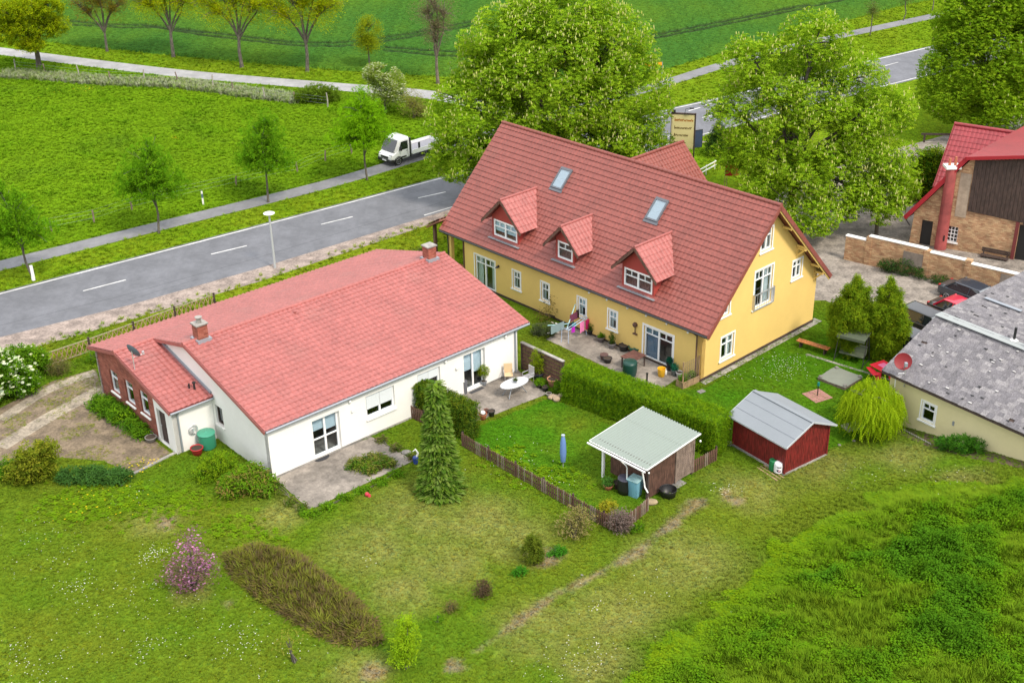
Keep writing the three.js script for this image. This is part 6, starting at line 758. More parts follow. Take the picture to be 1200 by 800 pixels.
{ const p = [16.08, -122.81], o = thing('blue_sign', 'small blue oval-marked traffic sign on a thin pole', 'sign', [p[0], 0, p[1]], 0.1); part('pole', [cyl(0.035, 0.035, 2.0, 0.2, 0, 0)], M.zinc, o); part('panel', [bx(-0.32, 0.32, 1.65, 2.0, 0.04, 0.06)], mat([0.03, 0.07, 0.42], 0.45), o); const r = new THREE.RingGeometry(0.11, 0.17, 20); r.scale(1.3, 0.7, 1); r.translate(0, 1.83, 0.064); part('emblem', r, M.white, o); }
{ // tall beige board beside the road, its four lines too small to read
  const o = thing('roadside_board', 'tall beige board with four lines of brown lettering behind the wing roof', 'sign', [14.3, 0, -98.6], -0.22), up = 1.4;
  const cv = document.createElement('canvas'); cv.width = 256; cv.height = 384; const c = cv.getContext('2d'); c.fillStyle = '#e9dba6'; c.fillRect(0, 0, 256, 384); let s = 5; const r = () => { s = (Math.imul(s, 1664525) + 1013904223) >>> 0; return s / 4294967296; };
  [[58, 205, '#a8631f', 17], [150, 190, '#5f4a20', 15], [235, 150, '#5f4a20', 15], [318, 125, '#5f4a20', 15]].forEach(([y, w, col, hh]) => { c.strokeStyle = col; c.lineWidth = 8; let x = 28; c.beginPath(); c.moveTo(x, y - hh * 1.5); c.lineTo(x, y + hh); while (x < 28 + w) { c.moveTo(x, y + hh); c.quadraticCurveTo(x + 7, y - hh * (0.6 + r()), x + 13, y + hh * (r() - 0.2)); x += 14 + r() * 4; } c.stroke(); });
  const tx = new THREE.CanvasTexture(cv); tx.colorSpace = THREE.SRGBColorSpace;
  part('panel', [bx(-0.95, 0.95, 1.2 + up, 4.1 + up, -0.09, 0.09)], mat([0.62, 0.55, 0.36], 0.7), o); const pl = new THREE.PlaneGeometry(1.76, 2.76); pl.translate(0.02, 2.65 + up, 0.096); part('lettering', pl, mat([0.95, 0.95, 0.95], 0.6, { map: tx }), o);
  part('frame', [bx(0.92, 1.02, 0, 4.2 + up, -0.11, 0.12), bx(-1.0, -0.93, 0, 4.2 + up, -0.11, 0.0), bx(-1.0, 1.02, 4.1 + up, 4.18 + up, -0.12, 0.12)], M.woodDark, o); part('lamp', [tube([[0.1, 4.15 + up, 0], [0.15, 4.55 + up, 0.15], [0.55, 4.75 + up, 0.4]], [0.02, 0.02, 0.02]), bx(0.5, 0.85, 4.68 + up, 4.78 + up, 0.35, 0.5)], M.darkMetal, o); part('lamp', [bx(-0.95, -0.65, 4.18 + up, 4.42 + up, -0.1, 0.1)], M.darkMetal, o); }
{ const p = [16.87, -106.59], o = thing('blue_board', 'small dark blue advertising board on the roadside grass', 'sign', [p[0], 0, p[1]], 0.35); part('panel', [bx(-0.35, 0.35, 0.05, 1.6, -0.04, 0.04)], mat([0.04, 0.06, 0.12], 0.4), o); part('frame', [bx(-0.39, -0.35, 0, 1.65, -0.05, 0.05), bx(0.35, 0.39, 0, 1.65, -0.05, 0.05), bx(-0.39, 0.39, 1.6, 1.66, -0.05, 0.05)], M.darkMetal, o); }
{ const p = [16.55, -99.31], o = thing('white_rail', 'white two-bar rail on the grass behind the yellow house wing', 'rail', [p[0], 0, p[1]], heading([15.75, -98.71], [18.17, -101.85])); part('bar', bx(-1.6, 1.6, 0.75, 0.83, -0.03, 0.03), M.white, o); part('bar', bx(-1.6, 1.6, 0.42, 0.5, -0.03, 0.03), M.white, o); for (const x of [-1.5, 0, 1.5]) part('post', bx(x - 0.04, x + 0.04, 0, 0.86, -0.07, -0.031), M.white, o); }
function flag(label, p, y, cols, tn) { const o = thing('flag', label, 'flag', [p[0], 0, p[1]], tn, 'flags under the open chestnut'); part('pole', [cyl(0.03, 0.02, y + 1.0, 0, 0, 0, 8)], M.woodLight, o); cols.forEach((c, i) => { const g = new THREE.PlaneGeometry(0.55, 0.9, 6, 6), a = g.attributes.position; for (let k = 0; k < a.count; k++) a.setZ(k, 0.06 * Math.sin(a.getX(k) * 7 + i)); g.translate(0.3 + i * 0.55, y + 0.4, 0); g.computeVertexNormals(); part('cloth', g, mat(c, 0.8), o); }); }
flag('red and orange striped flag hanging under the open chestnut', [17.2, -94.3], 1.7, [[0.45, 0.01, 0.015], [0.7, 0.3, 0.06]], 0.1);
flag('plain red flag hanging above the striped flag', [17.6, -95.6], 3.6, [[0.5, 0.02, 0.02]], 0.4);

// ---------------------------------------------------------------- vehicles
function loftX(st, n = 20) { // stations [x, halfWidth, yBottom, yTop, roundness]; superellipse rings along x
  const pos = [], idx = []; st.forEach(([x, w, y0, y1, e = 0.4]) => { for (let k = 0; k <= n; k++) { const t = k / n * Math.PI * 2, c = Math.cos(t), s = Math.sin(t); pos.push(x, (y0 + y1) / 2 + (y1 - y0) / 2 * Math.sign(s) * Math.pow(Math.abs(s), e), w * Math.sign(c) * Math.pow(Math.abs(c), e)); } });
  const m = n + 1; for (let i = 0; i < st.length - 1; i++) for (let k = 0; k < n; k++) { const q = i * m + k; idx.push(q, q + m, q + 1, q + 1, q + m, q + m + 1); }
  const cap = (i, f) => { const c = pos.length / 3; pos.push(st[i][0], (st[i][2] + st[i][3]) / 2, 0); for (let k = 0; k < n; k++) f ? idx.push(c, i * m + k, i * m + k + 1) : idx.push(c, i * m + k + 1, i * m + k); }; cap(0, true); cap(st.length - 1, false);
  const g = new THREE.BufferGeometry(); g.setAttribute('position', new THREE.Float32BufferAttribute(pos, 3)); g.setAttribute('uv', new THREE.Float32BufferAttribute(new Array(pos.length / 3 * 2).fill(0), 2)); g.setIndex(idx); g.computeVertexNormals(); return ni(g);
}
const paint = c => new THREE.MeshPhysicalMaterial({ color: rgb(...c), roughness: 0.35, metalness: 0.25, clearcoat: 1, clearcoatRoughness: 0.06, side: THREE.DoubleSide });
const carGlass = new THREE.MeshPhysicalMaterial({ color: rgb(0.012, 0.016, 0.02), roughness: 0.05, clearcoat: 1, clearcoatRoughness: 0.03, side: THREE.DoubleSide });
const screenGlass = new THREE.MeshPhysicalMaterial({ color: rgb(0.16, 0.18, 0.2), roughness: 0.08, clearcoat: 1, clearcoatRoughness: 0.03, side: THREE.DoubleSide });
function wheel(parent, x, z, r = 0.32, w = 0.21) { const g = new THREE.CylinderGeometry(r, r, w, 22); g.rotateX(Math.PI / 2); g.translate(x, r, z); const o = part('wheel', ni(g), M.tyre, parent); const s = Math.sign(z) || 1; const rg = []; for (let k = 0; k < 5; k++) { const a = k * 1.2566; rg.push(beam([x, r, z + s * (w / 2 + 0.006)], [x + Math.cos(a) * r * 0.62, r + Math.sin(a) * r * 0.62, z + s * (w / 2 + 0.006)], 0.06, 0.015)); } const t = new THREE.TorusGeometry(r * 0.64, 0.022, 6, 20); t.translate(x, r, z + s * (w / 2)); rg.push(ni(t)); part('rim', rg, M.rim, o); }
function car(label, p, tn, { body, roof = body, L = 4.3, W = 0.88, H = 1.47, wagon = false }) {
  const t = thing('parked_car', label, 'car', [p[0], 0, p[1]], tn, 'cars parked behind the outbuilding'), pm = paint(body), f = L / 2;   // nose at +x
  part('body', loftX([[-f, W * 0.80, 0.36, 0.80, 0.5], [-f + 0.08, W * 0.93, 0.27, 0.93, 0.42], [-f + 0.6, W, 0.22, 0.98, 0.36], [-0.3, W, 0.2, 0.96, 0.34], [f - 1.35, W, 0.2, 0.97, 0.36], [f - 0.7, W * 0.98, 0.22, 0.87, 0.4], [f - 0.18, W * 0.9, 0.27, 0.74, 0.45], [f, W * 0.72, 0.36, 0.62, 0.55]]), pm, t);
  const rb = wagon ? -f + 0.22 : -f + 0.55, rt = wagon ? -f + 0.55 : -f + 1.15, ft = f - 1.95, fb = f - 1.1, b = 0.93, h = H - 0.06, w0 = W * 0.95, w1 = W * 0.72;
  const A = s => [[fb, b, s * w0 * 0.93], [ft, h, s * w1 * 0.95], [rt, h, s * w1 * 0.95], [rb, b, s * w0 * 0.93]];
  const [l, r] = [A(1), A(-1)], mid = (s, x, y) => [x, y, s * (w0 + 0.005)];
  const side = s => { const q = s > 0 ? l : r, m1 = [ft + 0.05, (b + h) / 2 + 0.1, s * (w0 * 0.55 + w1 * 0.47)]; return tris([[[fb - 0.12, b, s * w0], [ft - 0.02, h - 0.03, s * w1 * 0.99], [-0.05, h - 0.02, s * w1]], [[fb - 0.12, b, s * w0], [-0.05, h - 0.02, s * w1], [-0.05, b, s * w0]], [[-0.13, b, s * w0], [-0.13, h - 0.02, s * w1], [rt + 0.05, h - 0.03, s * w1 * 0.99]], [[-0.13, b, s * w0], [rt + 0.05, h - 0.03, s * w1 * 0.99], [rb + 0.22, b, s * w0]]]); };
  part('windscreen', [quad(l[0], l[1], r[1], r[0])], screenGlass, t); part('rear_window', [quad(l[3], r[3], r[2], l[2])], carGlass, t);
  part('side_window', side(1), carGlass, t); part('side_window', side(-1), carGlass, t);
  const rp = roof === body ? pm : paint(roof);
  part('roof', [loftX([[rt - 0.1, w1 * 0.9, h - 0.05, h, 0.5], [rt + 0.12, w1 * 1.02, h - 0.05, h + 0.04, 0.5], [(rt + ft) / 2, w1 * 1.04, h - 0.05, h + 0.065, 0.5], [ft - 0.15, w1 * 1.02, h - 0.05, h + 0.035, 0.5], [ft + 0.06, w1 * 0.9, h - 0.05, h, 0.5]]), ...[1, -1].flatMap(s => [beam([fb, b - 0.02, s * w0 * 0.94], [ft, h, s * w1 * 0.96], 0.06, 0.06), beam([rb, b - 0.02, s * w0 * 0.94], [rt, h, s * w1 * 0.96], 0.12, 0.1), beam([-0.09, b, s * w0], [-0.09, h, s * w1], 0.05, 0.07)])], rp, t);
  for (const s of [1, -1]) { wheel(t, f - 0.85, s * (W - 0.12)); wheel(t, -f + 0.82, s * (W - 0.12)); part('mirror', [rbx(fb - 0.3, fb - 0.12, 0.95, 1.08, s > 0 ? W * 0.95 : -W * 0.95 - 0.2, s > 0 ? W * 0.95 + 0.2 : -W * 0.95, 0.04)], rp, t); part('headlight', [rbx(f - 0.3, f - 0.07, 0.6, 0.74, s * W * 0.66 - 0.14, s * W * 0.66 + 0.14, 0.04)], M.silver, t); part('tail_light', [rbx(-f + 0.01, -f + 0.16, 0.72, 0.92, s * W * 0.72 - 0.1, s * W * 0.72 + 0.1, 0.03)], mat([0.4, 0.01, 0.01], 0.2), t); }
}
{ const tn = heading([0, 0], GD);
  car('dark grey hatchback half hidden by the thuja', [24.09, -66.39], tn, { body: [0.02, 0.024, 0.032] });
  car('black estate car beside the thuja pair', [25.92, -69.03], tn, { body: [0.014, 0.016, 0.02], wagon: true, L: 4.5, H: 1.55 });
  car('small black car with bright red roof', [28.28, -70.79], tn, { body: [0.012, 0.012, 0.014], roof: [0.55, 0.012, 0.045], L: 3.9 });
  car('long dark blue-grey saloon next to the yard wall', [30.12, -73.12], tn, { body: [0.03, 0.038, 0.055], L: 4.8, H: 1.42 }); }
{ // white flatbed pickup on the footpath
  const t = thing('pickup_truck', 'white flatbed pickup truck standing on the footpath', 'truck', [-8.55, 0.02, -105.5], heading([0, 0], [-0.72, 0.69])), wp = paint([0.80, 0.81, 0.82]); wp.metalness = 0;
  part('cab', [loftX([[0.95, 0.95, 0.45, 2.05, 0.24], [1.0, 0.98, 0.42, 2.3, 0.22], [1.5, 0.99, 0.4, 2.32, 0.24], [2.05, 0.98, 0.4, 2.2, 0.26], [2.12, 0.98, 0.4, 1.45, 0.28], [2.5, 0.98, 0.4, 1.18, 0.3], [2.85, 0.93, 0.42, 1.02, 0.34], [3.0, 0.82, 0.48, 0.9, 0.4]])], wp, t);
  part('windscreen', [quad([2.66, 1.2, 0.82], [2.1, 2.14, 0.78], [2.1, 2.14, -0.78], [2.66, 1.2, -0.82])], carGlass, t); part('cowl', [quad([2.64, 1.2, 0.86], [2.1, 2.13, 0.82], [2.1, 1.2, 0.93], [2.1, 1.2, 0.93]), quad([2.64, 1.2, -0.86], [2.1, 2.13, -0.82], [2.1, 1.2, -0.93], [2.1, 1.2, -0.93])], wp, t);
  for (const s of [1, -1]) { part('side_window', [tris([[[2.2, 1.3, s * 1.004], [1.9, 2.02, s * 1.0], [1.2, 2.02, s * 1.0]], [[2.2, 1.3, s * 1.004], [1.2, 2.02, s * 1.0], [1.2, 1.3, s * 1.004]]])], carGlass, t); wheel(t, 2.25, s * 0.86, 0.36, 0.24); wheel(t, -1.55, s * 0.84, 0.36, 0.26); part('mirror', [rbx(2.0, 2.14, 1.3, 1.65, s > 0 ? 1.0 : -1.24, s > 0 ? 1.24 : -1.0, 0.04)], M.black, t); part('headlight', [rbx(2.72, 2.95, 0.82, 1.02, s * 0.68 - 0.18, s * 0.68 + 0.18, 0.05)], M.silver, t); part('trim', [bx(1.35, 1.95, 0.6, 0.72, s > 0 ? 0.98 : -1.0, s > 0 ? 1.0 : -0.98)], M.black, t); part('drop_side', [bx(-2.95, 0.72, 0.66, 1.04, s > 0 ? 1.0 : -1.04, s > 0 ? 1.04 : -1.0)], wp, t); }
  part('grille', [bx(2.985, 3.02, 0.64, 0.84, -0.5, 0.5)], M.black, t); for (const s of [1, -1]) { part('door_seam', [bx(1.16, 1.18, 0.62, 2.0, s * 0.996 - 0.006, s * 0.996 + 0.006)], M.darkMetal, t); part('door_handle', [bx(1.22, 1.38, 1.12, 1.16, s * 1.0 - 0.01, s * 1.0 + 0.015)], M.black, t); const g = new THREE.TorusGeometry(0.42, 0.05, 6, 18, Math.PI); g.translate(2.25, 0.36, s * 0.95); part('wheel_arch', ni(g), M.black, t); }
  part('bumper', [rbx(2.6, 3.04, 0.3, 0.62, -0.95, 0.95, 0.08)], M.black, t); part('number_plate', [bx(3.042, 3.05, 0.42, 0.53, -0.26, 0.26)], M.white, t);
  part('bed', [bx(-2.95, 0.75, 0.7, 0.78, -1.0, 1.0)], mat([0.26, 0.26, 0.29], 0.7), t); part('tailgate', [bx(-3.0, -2.95, 0.66, 1.04, -1.02, 1.02)], wp, t); part('headboard', [bx(0.76, 0.82, 0.7, 1.75, -1.02, 1.02)], mat([0.5, 0.51, 0.53], 0.6), t); part('rear_pillar', [bx(0.82, 0.94, 0.5, 2.2, 0.9, 1.02), bx(0.82, 0.94, 0.5, 2.2, -1.02, -0.9), bx(-0.2, 0.0, 1.04, 1.55, -1.03, -0.98)], M.darkMetal, t); part('chassis', [bx(-2.8, 1.0, 0.42, 0.66, -0.45, 0.45)], M.black, t); }

// ---------------------------------------------------------------- satellite dish, barrel and pots by the annex
{ const q = wLocal(-2.35, 9.3), o = thing('satellite_dish', 'dark grey satellite dish on a pole above the brick annex', 'antenna', [q[0], 0, q[1]], WHITE_TURN); const d = lathe([[0.01, 0], [0.18, 0.015], [0.34, 0.05], [0.45, 0.1], [0.46, 0.1], [0.34, 0.03], [0.18, -0.005], [0.01, -0.02]], 0, 0, 0, 24); d.rotateZ(-1.15); d.rotateY(0.25); d.translate(0, 4.75, 0); part('reflector', d, mat([0.10, 0.13, 0.17], 0.5), o); part('mast', [bar([-0.03, 3.4, 0], [-0.03, 4.8, 0], 0.03)], M.silver, o); part('feed_arm', [bar([-0.02, 4.4, 0], [0.55, 4.45, 0.05], 0.018), bx(0.5, 0.62, 4.42, 4.6, 0, 0.1)], M.silver, o); }
{ const q = wLocal(-0.85, 5.1), o = thing('rain_barrel', 'green plastic rain barrel with lid at the annex corner', 'barrel', [q[0], 0, q[1]]); part('body', [lathe([[0.36, 0], [0.45, 0.1], [0.46, 0.8], [0.43, 0.86], [0.45, 0.9]], 0, 0, 0, 22)], mat([0.03, 0.22, 0.13], 0.5), o); part('lid', [lathe([[0.48, 0], [0.48, 0.05], [0.2, 0.1], [0.07, 0.1], [0.05, 0.16], [0, 0.17]], 0, 0.9, 0, 22)], mat([0.06, 0.30, 0.20], 0.5), o); }
function pot(name, label, p, r, h, m, { plant, soil = true, y = 0, cat = 'plant pot', group, turn = 0 } = {}) {
  const o = thing(name, label, cat, [p[0], terrain(...p) + y, p[1]], turn, group); part('pot', [lathe([[0.01, 0], [r * 0.72, 0], [r * 0.95, h * 0.85], [r * 1.08, h * 0.86], [r * 1.08, h], [r * 0.95, h], [r * 0.92, h * 0.9]], 0, 0, 0, 18)], m, o); if (soil) part('soil', [cyl(r * 0.92, r * 0.92, 0.02, 0, h * 0.86, 0, 16)], mat([0.05, 0.035, 0.025], 1), o);
  if (plant) { const [pr, ph, cols, n = 60, trunk = 0] = plant; if (trunk) part('stem', [cyl(0.025, 0.02, trunk, 0, h * 0.8, 0, 6)], M.barkGrey, o); const L = [[0, h + trunk + ph * 0.45, 0, pr, ph * 0.55, pr]]; instances('plant', G.puffSmall, LM.leaf, foliage(L, n / (pr * (pr + ph * 0.55)), { cols, shell: 0.7, thr: -0.6, size: [0.6, 1.0] }), o); } return o;
}
pot('planter', 'red plastic planter beside the green rain barrel', wLocal(-1.6, 4.9), 0.33, 0.42, mat([0.42, 0.025, 0.03], 0.5), {});
pot('planter', 'old grey stone pot at the end of the annex plants', [-19.65, -57.99], 0.3, 0.3, M.concrete, {});
// rear patio of the bungalow
{ const p = [0.09, -62.42], o = thing('garden_table', 'oval pale garden table on the rear patio', 'table', [p[0], 0.03, p[1]], heading([-0.55, -61.85], [0.73, -62.80])); const top = new THREE.CylinderGeometry(1, 1, 0.04, 36); top.scale(0.92, 1, 0.5); top.translate(0, 0.72, 0); part('table_top', ni(top), mat([0.55, 0.56, 0.58], 0.35), o); const rim = new THREE.TorusGeometry(1, 0.03, 8, 36); rim.rotateX(Math.PI / 2); rim.scale(0.93, 1, 0.51); rim.translate(0, 0.715, 0); part('rim', ni(rim), M.silver, o); for (const [x, z] of [[-0.55, 0.25], [0.55, 0.25], [0.55, -0.25], [-0.55, -0.25]]) part('leg', tube([[x * 0.5, 0.7, z * 0.5], [x * 0.75, 0.4, z * 0.75], [x * 1.15, 0.02, z * 1.25]], [0.03, 0.028, 0.025], 6), M.zinc, o);
  pot('table_pot', 'small potted plant on the oval garden table', [p[0] + 0.05, p[1] - 0.05], 0.12, 0.13, M.zinc, { plant: [0.12, 0.2, [[0.12, 0.16, 0.06]], 24], y: 0.77 }); }
function gardenChair(label, p, tn, m) { const o = thing('garden_chair', label, 'chair', [p[0], 0.03, p[1]], tn, 'chairs at the oval table'); part('seat', [rbx(-0.25, 0.25, 0.42, 0.46, -0.24, 0.24, 0.02)], m, o); part('backrest', [rbx(-0.25, 0.25, 0.46, 1.05, -0.28, -0.23, 0.02)], m, o); for (const [x, z] of [[-0.22, -0.22], [0.22, -0.22], [-0.22, 0.22], [0.22, 0.22]]) part('leg', [cyl(0.015, 0.015, 0.42, x, 0, z, 6)], M.silver, o); for (const s of [-1, 1]) part('armrest', [beam([s * 0.27, 0.65, -0.24], [s * 0.27, 0.65, 0.2], 0.04, 0.03), bar([s * 0.27, 0.44, 0.2], [s * 0.27, 0.64, 0.2], 0.012)], M.silver, o); }
gardenChair('beige cushioned garden chair behind the oval table', [-0.24, -63.97], 0.1, mat([0.62, 0.47, 0.28], 0.85));
gardenChair('grey garden chair at the end of the oval table by the screen', [0.90, -63.71], -0.9, M.silver);
pot('topiary', 'round clipped bay in a metal pot by the bungalow door', [-1.68, -63.51], 0.18, 0.3, M.zinc, { plant: [0.36, 0.7, yl, 130, 0.35], y: 0.03 });
pot('topiary', 'tall leafy potted shrub against the timber screen', [1.51, -64.21], 0.3, 0.38, mat([0.02, 0.025, 0.05], 0.5), { plant: [0.52, 1.5, yl, 330, 0.15], y: 0.03 });
solo('bin', [cyl(0.18, 0.2, 0.75, 0, 0, 0, 18), cyl(0.205, 0.205, 0.04, 0, 0.75, 0, 18)], mat([0.12, 0.125, 0.14], 0.45), 'grey cylindrical bin beside the bungalow patio door', 'bin', [[-2.80, -62.64][0], 0.03, [-2.80, -62.64][1]]);
solo('door_mat', [rbx(-0.5, 0.5, 0, 0.02, -0.25, 0.25, 0.008)], mat([0.06, 0.06, 0.065], 0.95), 'dark door mat before the rear patio door', 'mat', [[-2.17, -63.02][0], 0.034, [-2.17, -63.02][1]], WHITE_TURN);
{ const g = cyl(0.45, 0.45, 0.02, 0, 0, 0, 24); g.scale(1, 1, 0.6); solo('door_mat', g, mat([0.035, 0.035, 0.04], 0.95), 'dark half-round door mat before the front patio door', 'mat', [[-10.14, -55.93][0], 0.034, [-10.14, -55.93][1]], WHITE_TURN); }
pot('flower_pot', 'terracotta pot with white stone at the patio lawn corner', [-1.69, -59.69], 0.22, 0.34, M.terracotta, { soil: true, y: 0.02 }); solo('white_stone', [sph(0.15, 0, 0.1, 0, 9).scale(1, 0.8, 1)], M.white, 'white stone ornament on the terracotta pot', 'ornament', [[-1.69, -59.69][0], 0.33, [-1.69, -59.69][1]]);
pot('flower_pot', 'black bucket pot at the patio lawn corner', [-1.22, -59.96], 0.2, 0.36, M.black, { y: 0.02 });
pot('flower_pot', 'small ochre pot behind the terracotta pot', [-2.12, -60.18], 0.16, 0.25, mat([0.45, 0.26, 0.12], 0.8), { y: 0.02, plant: [0.14, 0.2, [[0.3, 0.2, 0.1]], 20] });
pot('flower_pot', 'small red-brown pot between bucket and terracotta pot', [-1.51, -60.34], 0.13, 0.22, mat([0.3, 0.08, 0.05], 0.8), { y: 0.02 });
pot('flower_pot', 'wide terracotta pot on the gravel before the hedge end', [2.33, -63.35], 0.33, 0.5, mat([0.50, 0.24, 0.14], 0.85), {});
pot('flower_pot', 'dark green pot with bushy plant below the tall leafy shrub', [1.53, -63.18], 0.2, 0.22, M.black, { plant: [0.36, 0.4, md, 90] });
pot('flower_pot', 'small dark round pot at the rockery', [1.86, -62.76], 0.2, 0.28, M.black, {});
pot('flower_pot', 'small white-rimmed pot at the rockery front', [2.04, -62.15], 0.16, 0.2, mat([0.45, 0.42, 0.4], 0.7), {});
shrub('rockery_plant', 'green leafy rockery plant at the patio end of the hedge', [2.50, -62.63], [[0, 0.3, 0, 0.5, 0.35, 0.45]], { cols: md, density: 360 });
{ for (const [q, s, lb] of [[[647, 467], 0.2, 'square pale rock of the rockery'], [[652, 469], 0.24, 'long tan rock of the rockery'], [[657, 466], 0.18, 'small buff rock of the rockery next to the hedge']]) { const P = { 647: [2.22, -61.85], 652: [2.46, -61.64], 657: [2.71, -61.93] }[q[0]]; const g = new THREE.IcosahedronGeometry(s, 1), a = g.attributes.position; for (let k = 0; k < a.count; k++) { const f = 1 + 0.25 * perlin.noise(a.getX(k) * 5 + s * 40, a.getY(k) * 5, a.getZ(k) * 5); a.setXYZ(k, a.getX(k) * f * 1.3, a.getY(k) * f * 0.8, a.getZ(k) * f); } g.computeVertexNormals(); g.translate(0, s * 0.55, 0); solo('rock', g, tmat([0.48, 0.36, 0.25], 0.9, T.dirt), lb, 'rock', [P[0], 0, P[1]], s * 20, 'rockery stones'); } }
{ const p = [2.52, -54.57], o = thing('closed_parasol', 'closed blue garden parasol on the inner lawn', 'parasol', [p[0], 0, p[1]]); part('canopy', [lathe([[0.03, 0.35], [0.13, 0.4], [0.17, 0.9], [0.15, 1.5], [0.09, 1.85], [0.05, 1.9]], 0, 0, 0, 10)], mat([0.12, 0.22, 0.48], 0.85), o); part('pole', [cyl(0.025, 0.025, 1.95, 0, 0, 0, 8)], M.silver, o); part('top_cap', [cyl(0.06, 0.1, 0.12, 0, 1.86, 0, 10)], mat([0.35, 0.42, 0.52], 0.6), o); }
// shelter corner: bins and tubs
{ const p = [5.98, -51.94], o = thing('storage_bin', 'pale blue square bin with lid under the shelter gutter', 'bin', [p[0], 0, p[1]], 0.9); part('body', [(() => { const g = new THREE.CylinderGeometry(0.42, 0.34, 0.95, 4); g.rotateY(Math.PI / 4); g.translate(0, 0.475, 0); return ni(g); })()], mat([0.18, 0.42, 0.55], 0.5), o); part('lid', [rbx(-0.34, 0.34, 0.95, 1.02, -0.34, 0.34, 0.03), rbx(-0.1, 0.1, 1.02, 1.05, -0.1, 0.1, 0.01)], mat([0.30, 0.48, 0.50], 0.5), o); }
{ const p = [5.49, -52.19], o = thing('water_butt', 'black round water butt beside the pale blue bin', 'barrel', [p[0], 0, p[1]]); part('body', [lathe([[0.01, 0], [0.33, 0], [0.36, 0.3], [0.36, 0.8], [0.33, 0.85]], 0, 0, 0, 20)], M.black, o); part('lid', [lathe([[0.36, 0], [0.36, 0.04], [0.1, 0.07], [0, 0.07]], 0, 0.85, 0, 20)], mat([0.07, 0.07, 0.10], 0.4), o); }
pot('flower_pot', 'dark square-looking pot with white stone beside the water butt', [5.18, -52.58], 0.2, 0.4, mat([0.05, 0.03, 0.03], 0.6), {}); pot('flower_pot', 'terracotta pot with green plant at the shelter post', [4.70, -52.52], 0.24, 0.26, M.terracotta, { plant: [0.34, 0.5, [[0.08, 0.2, 0.03]], 110] });
{ const p = [7.62, -51.81], o = thing('mortar_tub', 'round black rubber tub on the grass beside the slatted shelter', 'tub', [p[0], 0, p[1]]); part('body', [lathe([[0.01, 0.03], [0.33, 0.03], [0.40, 0.42], [0.42, 0.44], [0.44, 0.42], [0.42, 0.36], [0.36, 0], [0.01, 0]], 0, 0, 0, 24)], M.black, o); part('handle', [new THREE.TorusGeometry(0.09, 0.015, 6, 12).translate(0.46, 0.36, 0), new THREE.TorusGeometry(0.09, 0.015, 6, 12).translate(-0.46, 0.36, 0)].map(ni), M.black, o); }
{ const p = [6.70, -51.17], g = new THREE.IcosahedronGeometry(0.3, 1); g.scale(1.2, 0.5, 0.8); g.translate(0, 0.1, 0); solo('rock', g, tmat([0.42, 0.33, 0.2], 0.9, T.dirt), 'flat tan rock at the foot of the slatted shelter wall', 'rock', [p[0], 0, p[1]]); }
solo('paving_slab', [rbx(-0.5, 0.5, 0, 0.04, -0.3, 0.3, 0.015)], M.concrete, 'grey slab under the round black tub', 'slab', [[8.13, -52.79][0], 0.005, [8.13, -52.79][1]], 0.75);
// kegs at the red shed
{ const p = [13.26, -53.96], o = thing('keg', 'small green metal keg leaning on the red shed', 'keg', [p[0], 0.04, p[1]]); part('body', [lathe([[0.2, 0], [0.22, 0.05], [0.22, 0.52], [0.19, 0.6], [0.12, 0.62], [0.1, 0.58], [0, 0.58]], 0, 0, 0, 20)], mat([0.015, 0.17, 0.06], 0.35), o); part('rim', [new THREE.TorusGeometry(0.2, 0.02, 6, 20).rotateX(Math.PI / 2).translate(0, 0.58, 0)].map(ni), mat([0.03, 0.22, 0.09], 0.4), o); }
{ const p = [13.48, -53.71], o = thing('keg', 'white plastic drum with printed label beside the green keg', 'keg', [p[0], 0.04, p[1]]); part('body', [lathe([[0.01, 0], [0.2, 0.01], [0.24, 0.08], [0.24, 0.5], [0.2, 0.6], [0.1, 0.63], [0.0, 0.63]], 0, 0, 0, 20)], mat([0.75, 0.76, 0.78], 0.4), o); const cv = document.createElement('canvas'); cv.width = cv.height = 64; const c = cv.getContext('2d'); c.fillStyle = '#e9e9ef'; c.fillRect(0, 0, 64, 64); c.fillStyle = '#4a4a58'; c.fillRect(14, 6, 36, 10); c.fillStyle = '#3a3048'; c.beginPath(); c.ellipse(30, 44, 20, 12, 0.3, 0, 7); c.fill(); c.fillStyle = '#d9a6b4'; c.beginPath(); c.ellipse(34, 42, 9, 8, 0, 0, 7); c.fill(); const tx = new THREE.CanvasTexture(cv); tx.colorSpace = THREE.SRGBColorSpace; const g = new THREE.CylinderGeometry(0.244, 0.244, 0.4, 16, 1, true, -0.9, 1.6); g.translate(0, 0.29, 0); part('label_print', g, mat([0.95, 0.95, 0.95], 0.5, { map: tx }), o); }
{ const p = [13.09, -53.72], o = thing('timber_pallet', 'pale timber slats on the grass under the two kegs', 'pallet', [p[0], 0, p[1]], heading([12.57, -54.47], [13.34, -53.24])); for (const z of [-0.22, 0, 0.22]) part('plank', bx(-0.75, 0.75, 0.0, 0.035, z - 0.04, z + 0.04), M.woodLight, o); }
